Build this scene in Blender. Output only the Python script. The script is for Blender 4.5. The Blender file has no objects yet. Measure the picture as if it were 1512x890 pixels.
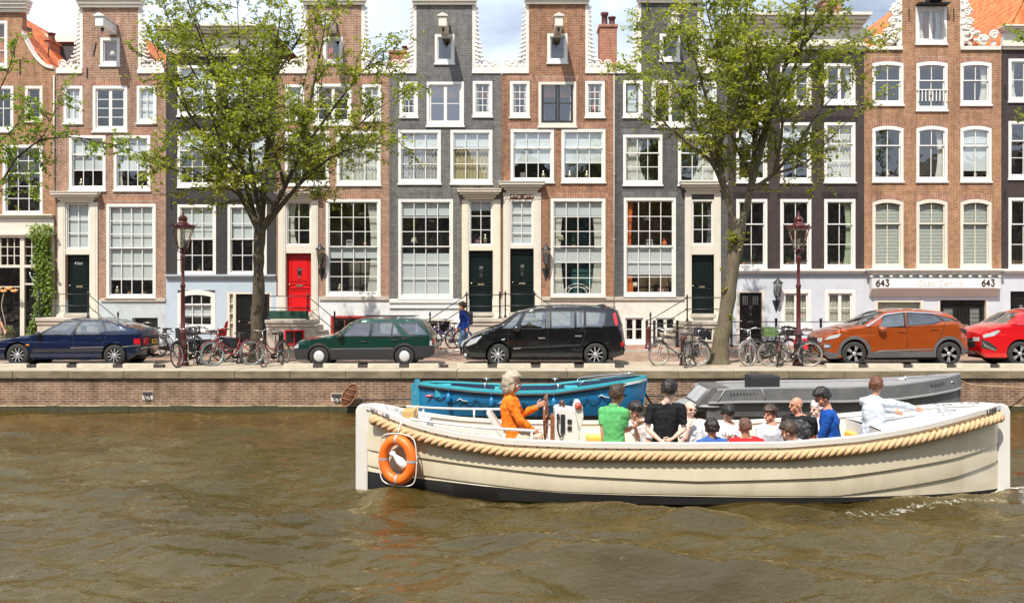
import bpy, bmesh, math, random
import numpy as np
from mathutils import Vector, Matrix, noise, geometry
from math import sin, cos, pi, radians, sqrt, atan2

# ------------------------------------------------------------------ camera, light, exposure
SC = bpy.context.scene
F = 1400.0                      # focal length in photo pixels (1512 wide)
CX, HY, EYE = 756.0, 435.0, 3.125
def PX(px, Y): return (px - CX) / F * Y
def PZ(py, Y): return EYE + (HY - py) / F * Y
def AT(px, py, Y): return Vector((PX(px, Y), Y, PZ(py, Y)))

cam_d = bpy.data.cameras.new('camera'); cam = bpy.data.objects.new('camera', cam_d)
SC.collection.objects.link(cam); SC.camera = cam
cam.location = (0, 0, EYE); cam.rotation_euler = (radians(90), 0, 0)
cam_d.sensor_width = 36; cam_d.lens = F / 1512 * 36; cam_d.shift_y = -10 / 1512
cam_d.clip_start = 0.1; cam_d.clip_end = 3000

SUN_EL, SUN_AZ = radians(57), radians(22)      # azimuth: left of the camera's back
sdir = Vector((-sin(SUN_AZ) * cos(SUN_EL), -cos(SUN_AZ) * cos(SUN_EL), sin(SUN_EL)))
sl = bpy.data.lights.new('sun', 'SUN'); sl.energy = 5.0; sl.angle = radians(0.5); sl.color = (1.0, 0.94, 0.85)
so = bpy.data.objects.new('sun', sl); SC.collection.objects.link(so)
so.rotation_euler = sdir.to_track_quat('Z', 'Y').to_euler(); so.location = (0, 0, 40)

W = bpy.data.worlds.new('World'); SC.world = W; W.use_nodes = True
nt = W.node_tree; nt.nodes.clear()
def N(nt, typ, **kw):
    n = nt.nodes.new(typ)
    for k, v in kw.items():
        if k.startswith('i_'):
            key = k[2:]
            key = int(key) if key.isdigit() else key.replace('_', ' ')
            n.inputs[key].default_value = v
        else: setattr(n, k, v)
    return n
sky = N(nt, 'ShaderNodeTexSky', sky_type='NISHITA', sun_disc=False, sun_elevation=SUN_EL,
        sun_rotation=atan2(sdir.x, sdir.y), air_density=1.0, dust_density=3.0, ozone_density=1.0)
tc = N(nt, 'ShaderNodeTexCoord')
mp = N(nt, 'ShaderNodeMapping'); mp.inputs['Scale'].default_value = (1, 1, 2.2); mp.inputs['Location'].default_value = (0.3, 0.1, 0)
n1 = N(nt, 'ShaderNodeTexNoise', i_Scale=2.3, i_Detail=7.0, i_Roughness=0.55)
cr = N(nt, 'ShaderNodeValToRGB'); cr.color_ramp.elements[0].position = 0.26; cr.color_ramp.elements[1].position = 0.52
mixw = N(nt, 'ShaderNodeMix', data_type='RGBA'); mixw.inputs['B'].default_value = (14.5, 16.6, 20.0, 1)
bg = N(nt, 'ShaderNodeBackground', i_Strength=0.057); ow = N(nt, 'ShaderNodeOutputWorld')
L = nt.links.new
L(tc.outputs['Generated'], mp.inputs[0]); L(mp.outputs[0], n1.inputs['Vector']); L(n1.outputs['Fac'], cr.inputs[0])
L(cr.outputs[0], mixw.inputs['Factor']); L(sky.outputs[0], mixw.inputs['A']); L(mixw.outputs['Result'], bg.inputs[0]); L(bg.outputs[0], ow.inputs[0])

SC.view_settings.view_transform = 'Standard'; SC.view_settings.look = 'None'
SC.view_settings.gamma = 1; SC.view_settings.use_curve_mapping = False
SC.view_settings.exposure = 0.33
SC.render.engine = 'CYCLES'
SC.cycles.max_bounces = 7; SC.cycles.diffuse_bounces = 3; SC.cycles.glossy_bounces = 3
SC.cycles.transparent_max_bounces = 12; SC.cycles.transmission_bounces = 4
SC.cycles.caustics_reflective = False; SC.cycles.caustics_refractive = False
SC.cycles.use_denoising = True; SC.cycles.sample_clamp_indirect = 6

# ------------------------------------------------------------------ materials
MATS = {}
def hexc(r, g, b): return (r, g, b, 1.0)
def new_mat(name):
    m = bpy.data.materials.new(name); m.use_nodes = True
    nt = m.node_tree
    return m, nt, nt.nodes['Principled BSDF']
def M(name, col, rough=0.6, metal=0.0, var=0.12, vscale=6.0, bump=0.0, bscale=60.0, coat=0.0, spec=0.5, dirt=None, dscale=1.2, damt=0.5, stretch=None):
    """general painted / stone / cloth surface: base colour with two scales of noise and optional stains"""
    if name in MATS: return MATS[name]
    m, nt, p = new_mat(name); L = nt.links.new
    p.inputs['Roughness'].default_value = rough; p.inputs['Metallic'].default_value = metal
    p.inputs['Coat Weight'].default_value = coat; p.inputs['Coat Roughness'].default_value = 0.04
    p.inputs['Specular IOR Level'].default_value = spec
    tc = N(nt, 'ShaderNodeTexCoord'); src = tc.outputs['Object']
    if stretch:
        mp = N(nt, 'ShaderNodeMapping'); mp.inputs['Scale'].default_value = stretch; L(src, mp.inputs[0]); src = mp.outputs[0]
    nz = N(nt, 'ShaderNodeTexNoise', i_Scale=vscale, i_Detail=6.0, i_Roughness=0.6); L(src, nz.inputs['Vector'])
    mr = N(nt, 'ShaderNodeMapRange', i_1=0.25, i_2=0.75, i_3=1 - var, i_4=1 + var); L(nz.outputs['Fac'], mr.inputs[0])
    mul = N(nt, 'ShaderNodeVectorMath', operation='SCALE'); mul.inputs[0].default_value = col[:3]; L(mr.outputs[0], mul.inputs['Scale'])
    out = mul.outputs[0]
    if dirt:
        n2 = N(nt, 'ShaderNodeTexNoise', i_Scale=dscale, i_Detail=8.0, i_Roughness=0.65); L(src, n2.inputs['Vector'])
        r2 = N(nt, 'ShaderNodeMapRange', i_1=0.48, i_2=0.72, i_3=0.0, i_4=damt); L(n2.outputs['Fac'], r2.inputs[0])
        mx = N(nt, 'ShaderNodeMix', data_type='RGBA'); mx.inputs['B'].default_value = (*dirt[:3], 1)
        L(r2.outputs[0], mx.inputs['Factor']); L(out, mx.inputs['A']); out = mx.outputs['Result']
    L(out, p.inputs['Base Color'])
    if bump:
        nb = N(nt, 'ShaderNodeTexNoise', i_Scale=bscale, i_Detail=3.0); L(tc.outputs['Object'], nb.inputs['Vector'])
        b = N(nt, 'ShaderNodeBump', i_Strength=bump, i_Distance=0.01); L(nb.outputs['Fac'], b.inputs['Height']); L(b.outputs[0], p.inputs['Normal'])
    MATS[name] = m; return m

def BRICK(name, c1, c2, mortar, wid=0.22, hei=0.068, plane='xz', mort=0.012, dirt=(0.05, 0.04, 0.035), damt=0.35, rough=0.85, pale=None, pamt=0.3, dscale=0.6, paint=0.0):
    if name in MATS: return MATS[name]
    m, nt, p = new_mat(name); L = nt.links.new
    tc = N(nt, 'ShaderNodeTexCoord'); sp = N(nt, 'ShaderNodeSeparateXYZ'); L(tc.outputs['Object'], sp.inputs[0])
    cb = N(nt, 'ShaderNodeCombineXYZ')
    if plane == 'xz':
        ad = N(nt, 'ShaderNodeMath', operation='ADD'); L(sp.outputs[0], ad.inputs[0]); L(sp.outputs[1], ad.inputs[1])
        L(ad.outputs[0], cb.inputs[0]); L(sp.outputs[2], cb.inputs[1])
    else:
        L(sp.outputs[0], cb.inputs[0]); L(sp.outputs[1], cb.inputs[1])
    bt = N(nt, 'ShaderNodeTexBrick', offset=0.5, i_Scale=1.0, i_5=mort)
    bt.inputs['Color1'].default_value = hexc(*c1); bt.inputs['Color2'].default_value = hexc(*c2); bt.inputs['Mortar'].default_value = hexc(*mortar)
    bt.inputs['Mortar Size'].default_value = mort; bt.inputs['Bias'].default_value = -0.1
    bt.inputs['Brick Width'].default_value = wid; bt.inputs['Row Height'].default_value = hei
    L(cb.outputs[0], bt.inputs['Vector'])
    nz = N(nt, 'ShaderNodeTexNoise', i_Scale=5.0, i_Detail=8.0, i_Roughness=0.7); L(tc.outputs['Object'], nz.inputs['Vector'])
    mr = N(nt, 'ShaderNodeMapRange', i_1=0.3, i_2=0.7, i_3=0.62, i_4=1.3); L(nz.outputs['Fac'], mr.inputs[0])
    mul = N(nt, 'ShaderNodeVectorMath', operation='SCALE'); L(bt.outputs['Color'], mul.inputs[0]); L(mr.outputs[0], mul.inputs['Scale'])
    n2 = N(nt, 'ShaderNodeTexNoise', i_Scale=dscale, i_Detail=9.0, i_Roughness=0.7); L(tc.outputs['Object'], n2.inputs['Vector'])
    r2 = N(nt, 'ShaderNodeMapRange', i_1=0.5, i_2=0.75, i_3=0.0, i_4=damt); L(n2.outputs['Fac'], r2.inputs[0])
    mx = N(nt, 'ShaderNodeMix', data_type='RGBA'); mx.inputs['B'].default_value = hexc(*dirt)
    L(r2.outputs[0], mx.inputs['Factor']); L(mul.outputs[0], mx.inputs['A']); out = mx.outputs['Result']
    if pale:
        n3 = N(nt, 'ShaderNodeTexNoise', i_Scale=1.7, i_Detail=9.0, i_Roughness=0.75); mp3 = N(nt, 'ShaderNodeMapping'); mp3.inputs['Location'].default_value = (7, 3, 5)
        L(tc.outputs['Object'], mp3.inputs[0]); L(mp3.outputs[0], n3.inputs['Vector'])
        r3 = N(nt, 'ShaderNodeMapRange', i_1=0.52, i_2=0.7, i_3=0.0, i_4=pamt); L(n3.outputs['Fac'], r3.inputs[0])
        mx3 = N(nt, 'ShaderNodeMix', data_type='RGBA'); mx3.inputs['B'].default_value = hexc(*pale)
        L(r3.outputs[0], mx3.inputs['Factor']); L(out, mx3.inputs['A']); out = mx3.outputs['Result']
    mps = N(nt, 'ShaderNodeMapping'); mps.inputs['Scale'].default_value = (2.6, 2.6, 0.28); L(tc.outputs['Object'], mps.inputs[0])
    ns = N(nt, 'ShaderNodeTexNoise', i_Scale=1.0, i_Detail=7.0, i_Roughness=0.6); L(mps.outputs[0], ns.inputs['Vector'])      # rain-washed soot
    rs = N(nt, 'ShaderNodeMapRange', i_1=0.45, i_2=0.70, i_3=1.0, i_4=0.62); L(ns.outputs['Fac'], rs.inputs[0])
    st_ = N(nt, 'ShaderNodeVectorMath', operation='SCALE'); L(out, st_.inputs[0]); L(rs.outputs[0], st_.inputs['Scale']); out = st_.outputs[0]
    L(out, p.inputs['Base Color']); p.inputs['Roughness'].default_value = rough
    p.inputs['Specular IOR Level'].default_value = 0.25 if not paint else 0.5
    b = N(nt, 'ShaderNodeBump', i_Strength=0.6, i_Distance=0.008); b.invert = True
    L(bt.outputs['Fac'], b.inputs['Height']); L(b.outputs[0], p.inputs['Normal'])
    MATS[name] = m; return m

def GLASS(name, tint=(0.8, 0.85, 0.84), refl=0.13, rough=0.02):
    if name in MATS: return MATS[name]
    m = bpy.data.materials.new(name); m.use_nodes = True; nt = m.node_tree; nt.nodes.clear(); L = nt.links.new
    tr = N(nt, 'ShaderNodeBsdfTransparent'); tr.inputs[0].default_value = hexc(*tint)
    gl = N(nt, 'ShaderNodeBsdfGlossy', i_Roughness=rough); gl.inputs[0].default_value = (1, 1, 1, 1)
    lw = N(nt, 'ShaderNodeLayerWeight', i_Blend=0.5)
    pw = N(nt, 'ShaderNodeMath', operation='POWER', i_1=4.0); L(lw.outputs['Facing'], pw.inputs[0])
    mr = N(nt, 'ShaderNodeMapRange', i_1=0.0, i_2=1.0, i_3=refl, i_4=0.9); L(pw.outputs[0], mr.inputs[0])
    tc = N(nt, 'ShaderNodeTexCoord'); nz = N(nt, 'ShaderNodeTexNoise', i_Scale=1.6, i_Detail=2.0); L(tc.outputs['Object'], nz.inputs['Vector'])
    b = N(nt, 'ShaderNodeBump', i_Strength=0.25, i_Distance=0.03); L(nz.outputs['Fac'], b.inputs['Height']); L(b.outputs[0], gl.inputs['Normal'])
    mx = N(nt, 'ShaderNodeMixShader'); o = N(nt, 'ShaderNodeOutputMaterial')
    L(mr.outputs[0], mx.inputs[0]); L(tr.outputs[0], mx.inputs[1]); L(gl.outputs[0], mx.inputs[2]); L(mx.outputs[0], o.inputs[0])
    MATS[name] = m; return m

# ------------------------------------------------------------------ object helpers
COL = SC.collection
def origin(o):
    v = Vector((0, 0, 0))
    while o is not None:
        v += Vector(o.location); o = o.parent
    return v
def thing(name, label, cat, loc=(0, 0, 0), group=None):
    o = bpy.data.objects.new(name, None); COL.objects.link(o); o.location = loc
    o['label'] = label; o['category'] = cat
    if group: o['group'] = group
    o.empty_display_size = 0.2
    return o
def tag(o, label, cat, group=None):
    o['label'] = label; o['category'] = cat
    if group: o['group'] = group
    return o

class MB:
    """collects primitives in world (or local) coordinates and links them as one mesh object"""
    def __init__(s): s.v = []; s.f = []; s.m = []; s.sm = []; s.mi = 0
    def add(s, vs, fs, smooth=False, mi=None):
        b = len(s.v); s.v.extend([tuple(x) for x in vs])
        for f in fs: s.f.append(tuple(b + i for i in f)); s.m.append(s.mi if mi is None else mi); s.sm.append(smooth)
        return s
    def box(s, x0, x1, y0, y1, z0, z1, mi=None, bev=0.0):
        if x0 > x1: x0, x1 = x1, x0
        if y0 > y1: y0, y1 = y1, y0
        if z0 > z1: z0, z1 = z1, z0
        if bev <= 0 or min(x1-x0, y1-y0, z1-z0) < 2.2*bev:
            vs = [(x, y, z) for x in (x0, x1) for y in (y0, y1) for z in (z0, z1)]
            return s.add(vs, [(0, 1, 3, 2), (4, 6, 7, 5), (0, 4, 5, 1), (2, 3, 7, 6), (0, 2, 6, 4), (1, 5, 7, 3)], False, mi)
        bm = bmesh.new(); bmesh.ops.create_cube(bm, size=1)
        for v in bm.verts: v.co = Vector((x0 + (v.co.x + .5) * (x1 - x0), y0 + (v.co.y + .5) * (y1 - y0), z0 + (v.co.z + .5) * (z1 - z0)))
        bmesh.ops.bevel(bm, geom=bm.edges[:], offset=bev, segments=2, affect='EDGES', profile=0.7)
        return s.bm(bm, mi)
    def obox(s, c, ax, ay, az, mi=None):
        """oriented box: centre and three half-axis vectors"""
        c, ax, ay, az = map(Vector, (c, ax, ay, az))
        vs = [c + i * ax + j * ay + k * az for i in (-1, 1) for j in (-1, 1) for k in (-1, 1)]
        return s.add(vs, [(0, 1, 3, 2), (4, 6, 7, 5), (0, 4, 5, 1), (2, 3, 7, 6), (0, 2, 6, 4), (1, 5, 7, 3)], False, mi)
    def bm(s, bm, mi=None, smooth=False):
        bm.verts.index_update()
        s.add([v.co[:] for v in bm.verts], [[v.index for v in f.verts] for f in bm.faces], smooth, mi); bm.free(); return s
    def quad(s, a, b, c, d, mi=None): return s.add([a, b, c, d], [(0, 1, 2, 3)], False, mi)
    def tube(s, pts, r, n=8, mi=None, closed=False, cap=True, smooth=True, flat=None):
        """swept tube; r a number or a list; flat = (side_vector, ratio) squashes the section"""
        pts = [Vector(p) for p in pts]; k = len(pts)
        if not hasattr(r, '__len__'): r = [r] * k
        ref = Vector((0, 0, 1)); rings = []; prev = None
        for i, p in enumerate(pts):
            if closed: t = pts[(i + 1) % k] - pts[i - 1]
            else: t = pts[min(i + 1, k - 1)] - pts[max(i - 1, 0)]
            if t.length < 1e-9: t = Vector((0, 0, 1))
            t.normalize()
            if prev is None:
                a = t.cross(ref if abs(t.dot(ref)) < 0.95 else Vector((1, 0, 0))).normalized()
            else:
                a = (prev - t * prev.dot(t))
                a = a.normalized() if a.length > 1e-6 else t.cross(ref).normalized()
            prev = a; b = t.cross(a)
            rings.append([p + r[i] * (cos(2 * pi * j / n) * a + sin(2 * pi * j / n) * b) for j in range(n)])
        vs = [v for R in rings for v in R]; fs = []
        for i in range(k if closed else k - 1):
            i2 = (i + 1) % k
            for j in range(n): fs.append((i * n + j, i * n + (j + 1) % n, i2 * n + (j + 1) % n, i2 * n + j))
        if cap and not closed: fs.append(tuple(range(n))[::-1]); fs.append(tuple((k - 1) * n + j for j in range(n)))
        return s.add(vs, fs, smooth, mi)
    def cyl(s, a, b, r, n=16, mi=None, r2=None, smooth=True): return s.tube([a, b], [r, r if r2 is None else r2], n, mi, smooth=smooth)
    def lathe(s, c, prof, n=20, mi=None, axis='z', smooth=True, sx=1, sy=1):
        """prof: list of (radius, height) along the axis"""
        c = Vector(c); vs = []
        for (r, h) in prof:
            for j in range(n):
                a = 2 * pi * j / n; u, w = r * cos(a) * sx, r * sin(a) * sy
                vs.append(c + (Vector((u, w, h)) if axis == 'z' else Vector((u, h, w)) if axis == 'y' else Vector((h, u, w))))
        fs = [(i * n + j, i * n + (j + 1) % n, (i + 1) * n + (j + 1) % n, (i + 1) * n + j) for i in range(len(prof) - 1) for j in range(n)]
        if prof[0][0] > 1e-4: fs.append(tuple(range(n))[::-1])
        if prof[-1][0] > 1e-4: fs.append(tuple((len(prof) - 1) * n + j for j in range(n)))
        return s.add(vs, fs, smooth, mi)
    def ball(s, c, r, seg=12, rings=8, mi=None, rot=None):
        c = Vector(c); r = Vector((r, r, r)) if not hasattr(r, '__len__') else Vector(r); vs = []
        for i in range(rings + 1):
            t = pi * i / rings
            for j in range(seg):
                a = 2 * pi * j / seg
                p = Vector((r.x * sin(t) * cos(a), r.y * sin(t) * sin(a), r.z * cos(t)))
                if rot is not None: p = rot @ p
                vs.append(c + p)
        fs = [(i * seg + j, i * seg + (j + 1) % seg, (i + 1) * seg + (j + 1) % seg, (i + 1) * seg + j) for i in range(rings) for j in range(seg)]
        return s.add(vs, fs, True, mi)
    def prism(s, pts, d, mi=None, smooth=False):
        """closed polygon (list of 3-D points) extruded by the vector d"""
        pts = [Vector(p) for p in pts]; d = Vector(d); n = len(pts)
        tess = geometry.tessellate_polygon([pts])
        fs = [tuple(t) for t in tess] + [tuple(i + n for i in t)[::-1] for t in tess]
        fs += [(i, (i + 1) % n, (i + 1) % n + n, i + n) for i in range(n)]
        return s.add(pts + [p + d for p in pts], fs, smooth, mi)
    def xform(s, mat, start=0):
        for i in range(start, len(s.v)): s.v[i] = tuple(mat @ Vector(s.v[i]))
        return s
    def build(s, name, mats, parent=None, world=True, fix=True, auto=None):
        if not isinstance(mats, (list, tuple)): mats = [mats]
        off = origin(parent) if (parent is not None and world) else Vector((0, 0, 0))
        me = bpy.data.meshes.new(name)
        me.from_pydata([(x - off.x, y - off.y, z - off.z) for (x, y, z) in s.v], [], s.f)
        for m in mats: me.materials.append(m)
        me.polygons.foreach_set('material_index', s.m); me.polygons.foreach_set('use_smooth', s.sm)
        if fix:
            bm = bmesh.new(); bm.from_mesh(me); bmesh.ops.recalc_face_normals(bm, faces=bm.faces); bm.to_mesh(me); bm.free()
        if auto is not None: me.set_sharp_from_angle(angle=radians(auto))
        me.update()
        o = bpy.data.objects.new(name, me); COL.objects.link(o)
        if parent is not None: o.parent = parent
        return o
def structure(o): o['kind'] = 'structure'; return o
def bez(p, n=8):
    """smooth curve through points (Catmull-Rom)"""
    p = [Vector(q) for q in p]; out = []
    for i in range(len(p) - 1):
        a, b, c, d = p[max(i - 1, 0)], p[i], p[i + 1], p[min(i + 2, len(p) - 1)]
        for k in range(n):
            t = k / n
            out.append(0.5 * ((2 * b) + (c - a) * t + (2 * a - 5 * b + 4 * c - d) * t * t + (3 * b - a - 3 * c + d) * t ** 3))
    out.append(p[-1]); return out
def interp(x, xs, ys): return float(np.interp(x, xs, ys))

# letters as strokes on a 4 x 6 grid (drawn as small tubes / bars, used for the painted writing)
GLY = {'8': [[(1, 3), (0, 4.2), (1, 6), (3, 6), (4, 4.5), (3, 3), (1, 3), (0, 1.5), (1, 0), (3, 0), (4, 1.5), (3, 3)]],
       '4': [[(3, 0), (3, 6), (0, 2), (4, 2)]], '3': [[(0, 6), (4, 6), (2, 3.6), (4, 2.2), (3.4, .3), (1.6, 0), (0, 1)]],
       '6': [[(3.6, 6), (1, 4), (0, 2), (.6, .3), (2.4, 0), (4, 1.2), (3.6, 2.8), (2, 3.4), (.3, 2.4)]],
       'G': [[(4, 5), (2.6, 6), (.6, 5), (0, 3), (.6, 1), (2.4, 0), (4, 1), (4, 2.8), (2.4, 2.8)]],
       'C': [[(4, 5), (2.6, 6), (.6, 5), (0, 3), (.6, 1), (2.4, 0), (4, 1)]],
       'W': [[(0, 6), (1, 0), (2, 4.5), (3, 0), (4, 6)]], 'y': [[(0, 4), (1.6, 0)], [(3.2, 4), (1.6, 0), (.6, -1.8)]],
       'k': [[(0, 0), (0, 6)], [(3, 4), (0, 1.8), (3, 0)]], 'e': [[(.2, 2), (3.2, 2), (2.8, 3.6), (1.5, 4), (.2, 3), (0, 1.2), (1.2, 0), (3, .4)]],
       'l': [[(1, 0), (1, 6)]], 'n': [[(0, 0), (0, 4)], [(0, 3), (1.4, 4), (2.8, 3.6), (3, 0)]], 'i': [[(1, 0), (1, 4)], [(1, 5.2), (1, 5.8)]],
       'a': [[(3, 4), (1, 4), (0, 2), (1, 0), (3, 1.2)], [(3, 4), (3, 0)]], 'o': [[(1.5, 0), (0, 2), (1.5, 4), (3, 2), (1.5, 0)]], 'u': [[(0, 4), (.3, .4), (2, 0), (3, 1.2)], [(3, 4), (3, 0)]],
       'r': [[(0, 0), (0, 4)], [(0, 2.6), (1.2, 4), (2.4, 3.8)]], 't': [[(1, 6), (1, .4), (2.4, 0)], [(0, 4), (2.4, 4)]], 's': [[(3, 3.6), (1, 4), (.3, 3), (2.6, 1.4), (2, 0), (0, .3)]],
       'S': [[(4, 5.2), (2, 6), (.4, 4.8), (3.6, 1.8), (2.4, 0), (0, .8)]], 'A': [[(0, 0), (2, 6), (4, 0)], [(.8, 2), (3.2, 2)]], 'E': [[(4, 6), (0, 6), (0, 0), (4, 0)], [(0, 3), (3, 3)]],
       'I': [[(1, 0), (1, 6)]], 'L': [[(0, 6), (0, 0), (3.6, 0)]], 'N': [[(0, 0), (0, 6), (4, 0), (4, 6)]], 'R': [[(0, 0), (0, 6), (3, 6), (4, 4.6), (3, 3), (0, 3)], [(2, 3), (4, 0)]],
       'D': [[(0, 0), (0, 6), (2.6, 6), (4, 4), (4, 2), (2.6, 0), (0, 0)]], 'O': [[(2, 0), (0, 2), (0, 4), (2, 6), (4, 4), (4, 2), (2, 0)]], 'T': [[(0, 6), (4, 6)], [(2, 6), (2, 0)]],
       'V': [[(0, 6), (2, 0), (4, 6)]], 'M': [[(0, 0), (0, 6), (2, 2), (4, 6), (4, 0)]], 'B': [[(0, 0), (0, 6), (3, 6), (3.6, 4.5), (3, 3), (0, 3)], [(3, 3), (4, 1.5), (3, 0), (0, 0)]],
       'K': [[(0, 0), (0, 6)], [(4, 6), (0, 2.6), (4, 0)]], 'P': [[(0, 0), (0, 6), (3, 6), (4, 4.6), (3, 3), (0, 3)]], '5': [[(4, 6), (.6, 6), (.3, 3.4), (2.6, 3.6), (4, 2), (3, .2), (0, .2)]],
       '2': [[(0, 5), (1.4, 6), (3.4, 5.6), (3.6, 4), (0, 0), (4, 0)]], '7': [[(0, 6), (4, 6), (1.4, 0)]], '1': [[(.4, 4.6), (2, 6), (2, 0)]], '-': [[(0, 3), (3, 3)]], 'h': [[(0, 0), (0, 6)], [(0, 3), (1.4, 4), (2.8, 3.6), (3, 0)]]}
def text(mb, txt, fn, h, w=None, thick=0.012, mi=None, n=5, adv=1.35):
    """fn(u, v) -> 3-D point, u along the line and v up, in metres"""
    sc = h / 6.0; sx = sc if w is None else w / max(1e-6, sum((5.4 if c.isupper() or c.isdigit() else 4.2) for c in txt)); u = 0
    for c in txt:
        if c in GLY:
            for st in GLY[c]:
                pts = []
                for i in range(len(st) - 1):
                    for k in range(3): t = k / 3; pts.append((st[i][0] * (1 - t) + st[i + 1][0] * t, st[i][1] * (1 - t) + st[i + 1][1] * t))
                pts.append(st[-1])
                mb.tube([fn((u + a) * sx, b * sc) for a, b in pts], thick / 2, n, mi)
        u += (5.4 if c.isupper() or c.isdigit() else (2.6 if c in 'liI' else 4.2)) if c != ' ' else 3
RND = random.Random(7)
YF = 36.8; ZS = 1.069; YQ = 25.7; ZP = 1.16          # facade plane, street level, quay face, pavement level
RX = -75, 80
# ------------------------------------------------------------------ water
def water():
    m, nt, p = new_mat('canal_water'); L = nt.links.new
    p.inputs['Roughness'].default_value = 0.06; p.inputs['IOR'].default_value = 1.48
    p.inputs['Specular IOR Level'].default_value = 0.5; p.inputs['Specular Tint'].default_value = (1.0, 0.88, 0.60, 1)
    tc = N(nt, 'ShaderNodeTexCoord')
    nz = N(nt, 'ShaderNodeTexNoise', i_Scale=0.35, i_Detail=5.0); L(tc.outputs['Object'], nz.inputs['Vector'])
    cr = N(nt, 'ShaderNodeValToRGB'); cr.color_ramp.elements[0].color = (0.027, 0.0175, 0.003, 1); cr.color_ramp.elements[1].color = (0.064, 0.045, 0.012, 1)
    cr.color_ramp.elements[0].position = 0.3; cr.color_ramp.elements[1].position = 0.7; L(nz.outputs['Fac'], cr.inputs[0])
    at = N(nt, 'ShaderNodeAttribute', attribute_name='foam')
    nf = N(nt, 'ShaderNodeTexNoise', i_Scale=9.0, i_Detail=6.0, i_Roughness=0.75); L(tc.outputs['Object'], nf.inputs['Vector'])
    ad = N(nt, 'ShaderNodeMath', operation='ADD'); L(at.outputs['Fac'], ad.inputs[0]); L(nf.outputs['Fac'], ad.inputs[1])
    fr = N(nt, 'ShaderNodeMapRange', i_1=1.02, i_2=1.22, i_3=0.0, i_4=0.9); L(ad.outputs[0], fr.inputs[0])
    mx = N(nt, 'ShaderNodeMix', data_type='RGBA'); mx.inputs['B'].default_value = (0.78, 0.76, 0.68, 1)
    L(fr.outputs[0], mx.inputs['Factor']); L(cr.outputs[0], mx.inputs['A'])
    prev = None
    for sc, st, dist, det, rot, strx in ((2.4, 1.0, 0.016, 3.0, 0.15, 0.62), (7.0, 1.0, 0.021, 3.0, -0.3, 0.55), (19.0, 1.0, 0.0095, 2.0, 0.4, 0.7)):
        mp = N(nt, 'ShaderNodeMapping'); mp.inputs['Scale'].default_value = (strx, 1, 1); mp.inputs['Rotation'].default_value = (0, 0, rot)
        L(tc.outputs['Object'], mp.inputs[0])
        n = N(nt, 'ShaderNodeTexNoise', i_Scale=sc, i_Detail=det, i_Roughness=0.55, i_Distortion=0.6); L(mp.outputs[0], n.inputs['Vector'])
        b = N(nt, 'ShaderNodeBump', i_Strength=st, i_Distance=dist); L(n.outputs['Fac'], b.inputs['Height'])
        if prev is not None: L(prev.outputs[0], b.inputs['Normal'])
        prev = b
    # silty canal water: a warm film of reflection over an opaque olive body
    df = N(nt, 'ShaderNodeBsdfDiffuse'); L(mx.outputs['Result'], df.inputs['Color']); L(prev.outputs[0], df.inputs['Normal'])
    gs = N(nt, 'ShaderNodeBsdfGlossy', i_Roughness=0.035); gs.inputs['Color'].default_value = (1.0, 0.90, 0.68, 1); L(prev.outputs[0], gs.inputs['Normal'])
    fn = N(nt, 'ShaderNodeFresnel', i_IOR=1.62); L(prev.outputs[0], fn.inputs['Normal'])
    im = N(nt, 'ShaderNodeMath', operation='SUBTRACT', i_0=1.0); L(fr.outputs[0], im.inputs[1]); fm_ = N(nt, 'ShaderNodeMath', operation='MULTIPLY'); L(fn.outputs[0], fm_.inputs[0]); L(im.outputs[0], fm_.inputs[1])
    ms = N(nt, 'ShaderNodeMixShader'); L(fm_.outputs[0], ms.inputs[0]); L(df.outputs[0], ms.inputs[1]); L(gs.outputs[0], ms.inputs[2]); L(ms.outputs[0], nt.nodes['Material Output'].inputs['Surface']); nt.nodes.remove(p)
    xs = np.concatenate([np.linspace(-75, -17, 60), np.arange(-16.9, 17.9, 0.075), np.linspace(18.2, 80, 60)])
    ys = np.concatenate([np.linspace(-9, 6, 20), np.geomspace(6.2, YQ + 0.25, 330)])
    X, Y = np.meshgrid(xs, ys)
    rs = np.random.RandomState(3); H = np.zeros_like(X)
    for i in range(46):                                  # a spectrum of crossing wind waves and the wash of boats
        lam = 0.28 * (1.095 ** i); ang = rs.normal(1.52, 0.38) + (0.5 if i % 3 == 0 else 0)
        k = 2 * pi / lam; a = 0.0056 * lam ** 1.0 * (1.0 if lam < 2.6 else (2.6 / lam) ** 1.9) * (1.9 if lam > .6 else 2.4)
        ph = rs.uniform(0, 6.28); q = k * (cos(ang) * X + sin(ang) * Y) + ph + 0.7 * np.sin(0.35 * X + 0.6 * Y + i)
        H += a * (1.0 - 2 * np.abs(np.sin(q / 2)) if i % 2 else np.sin(q))
    # calmer towards the far quay, livelier in the foreground
    H *= np.clip(1.55 - (Y - 9) / 13, 0.5, 1.55)
    bx, by = 2.8, 15.6                                      # the sloop's wash
    for (x0, y0, sgn, amp) in ((8.2, 15.4, -1, .05), (8.2, 15.8, 1, .05), (-2.4, 15.4, -1, .035), (-2.4, 15.8, 1, .035)):
        back = np.clip(x0 - X, 0, 30); d = sgn * (Y - y0) - 0.34 * back
        H += amp * np.exp(-(d / (0.35 + 0.05 * back)) ** 2) * np.exp(-back / 9) * (back > 0) * np.cos(d * 5)
    # foam
    FO = np.zeros_like(X)
    t = np.clip((X - bx) / 5.25, -1, 1); hb = 1.18 * np.clip(1 - np.abs(t) ** 3.2, 0, 1) ** 0.8
    dh = np.abs(np.abs(Y - by) - hb)
    inx = (X > -2.6) & (X < 8.3)
    FO += np.where(inx, 0.52 * np.exp(-(dh / 0.05) ** 2), 0)
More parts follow.
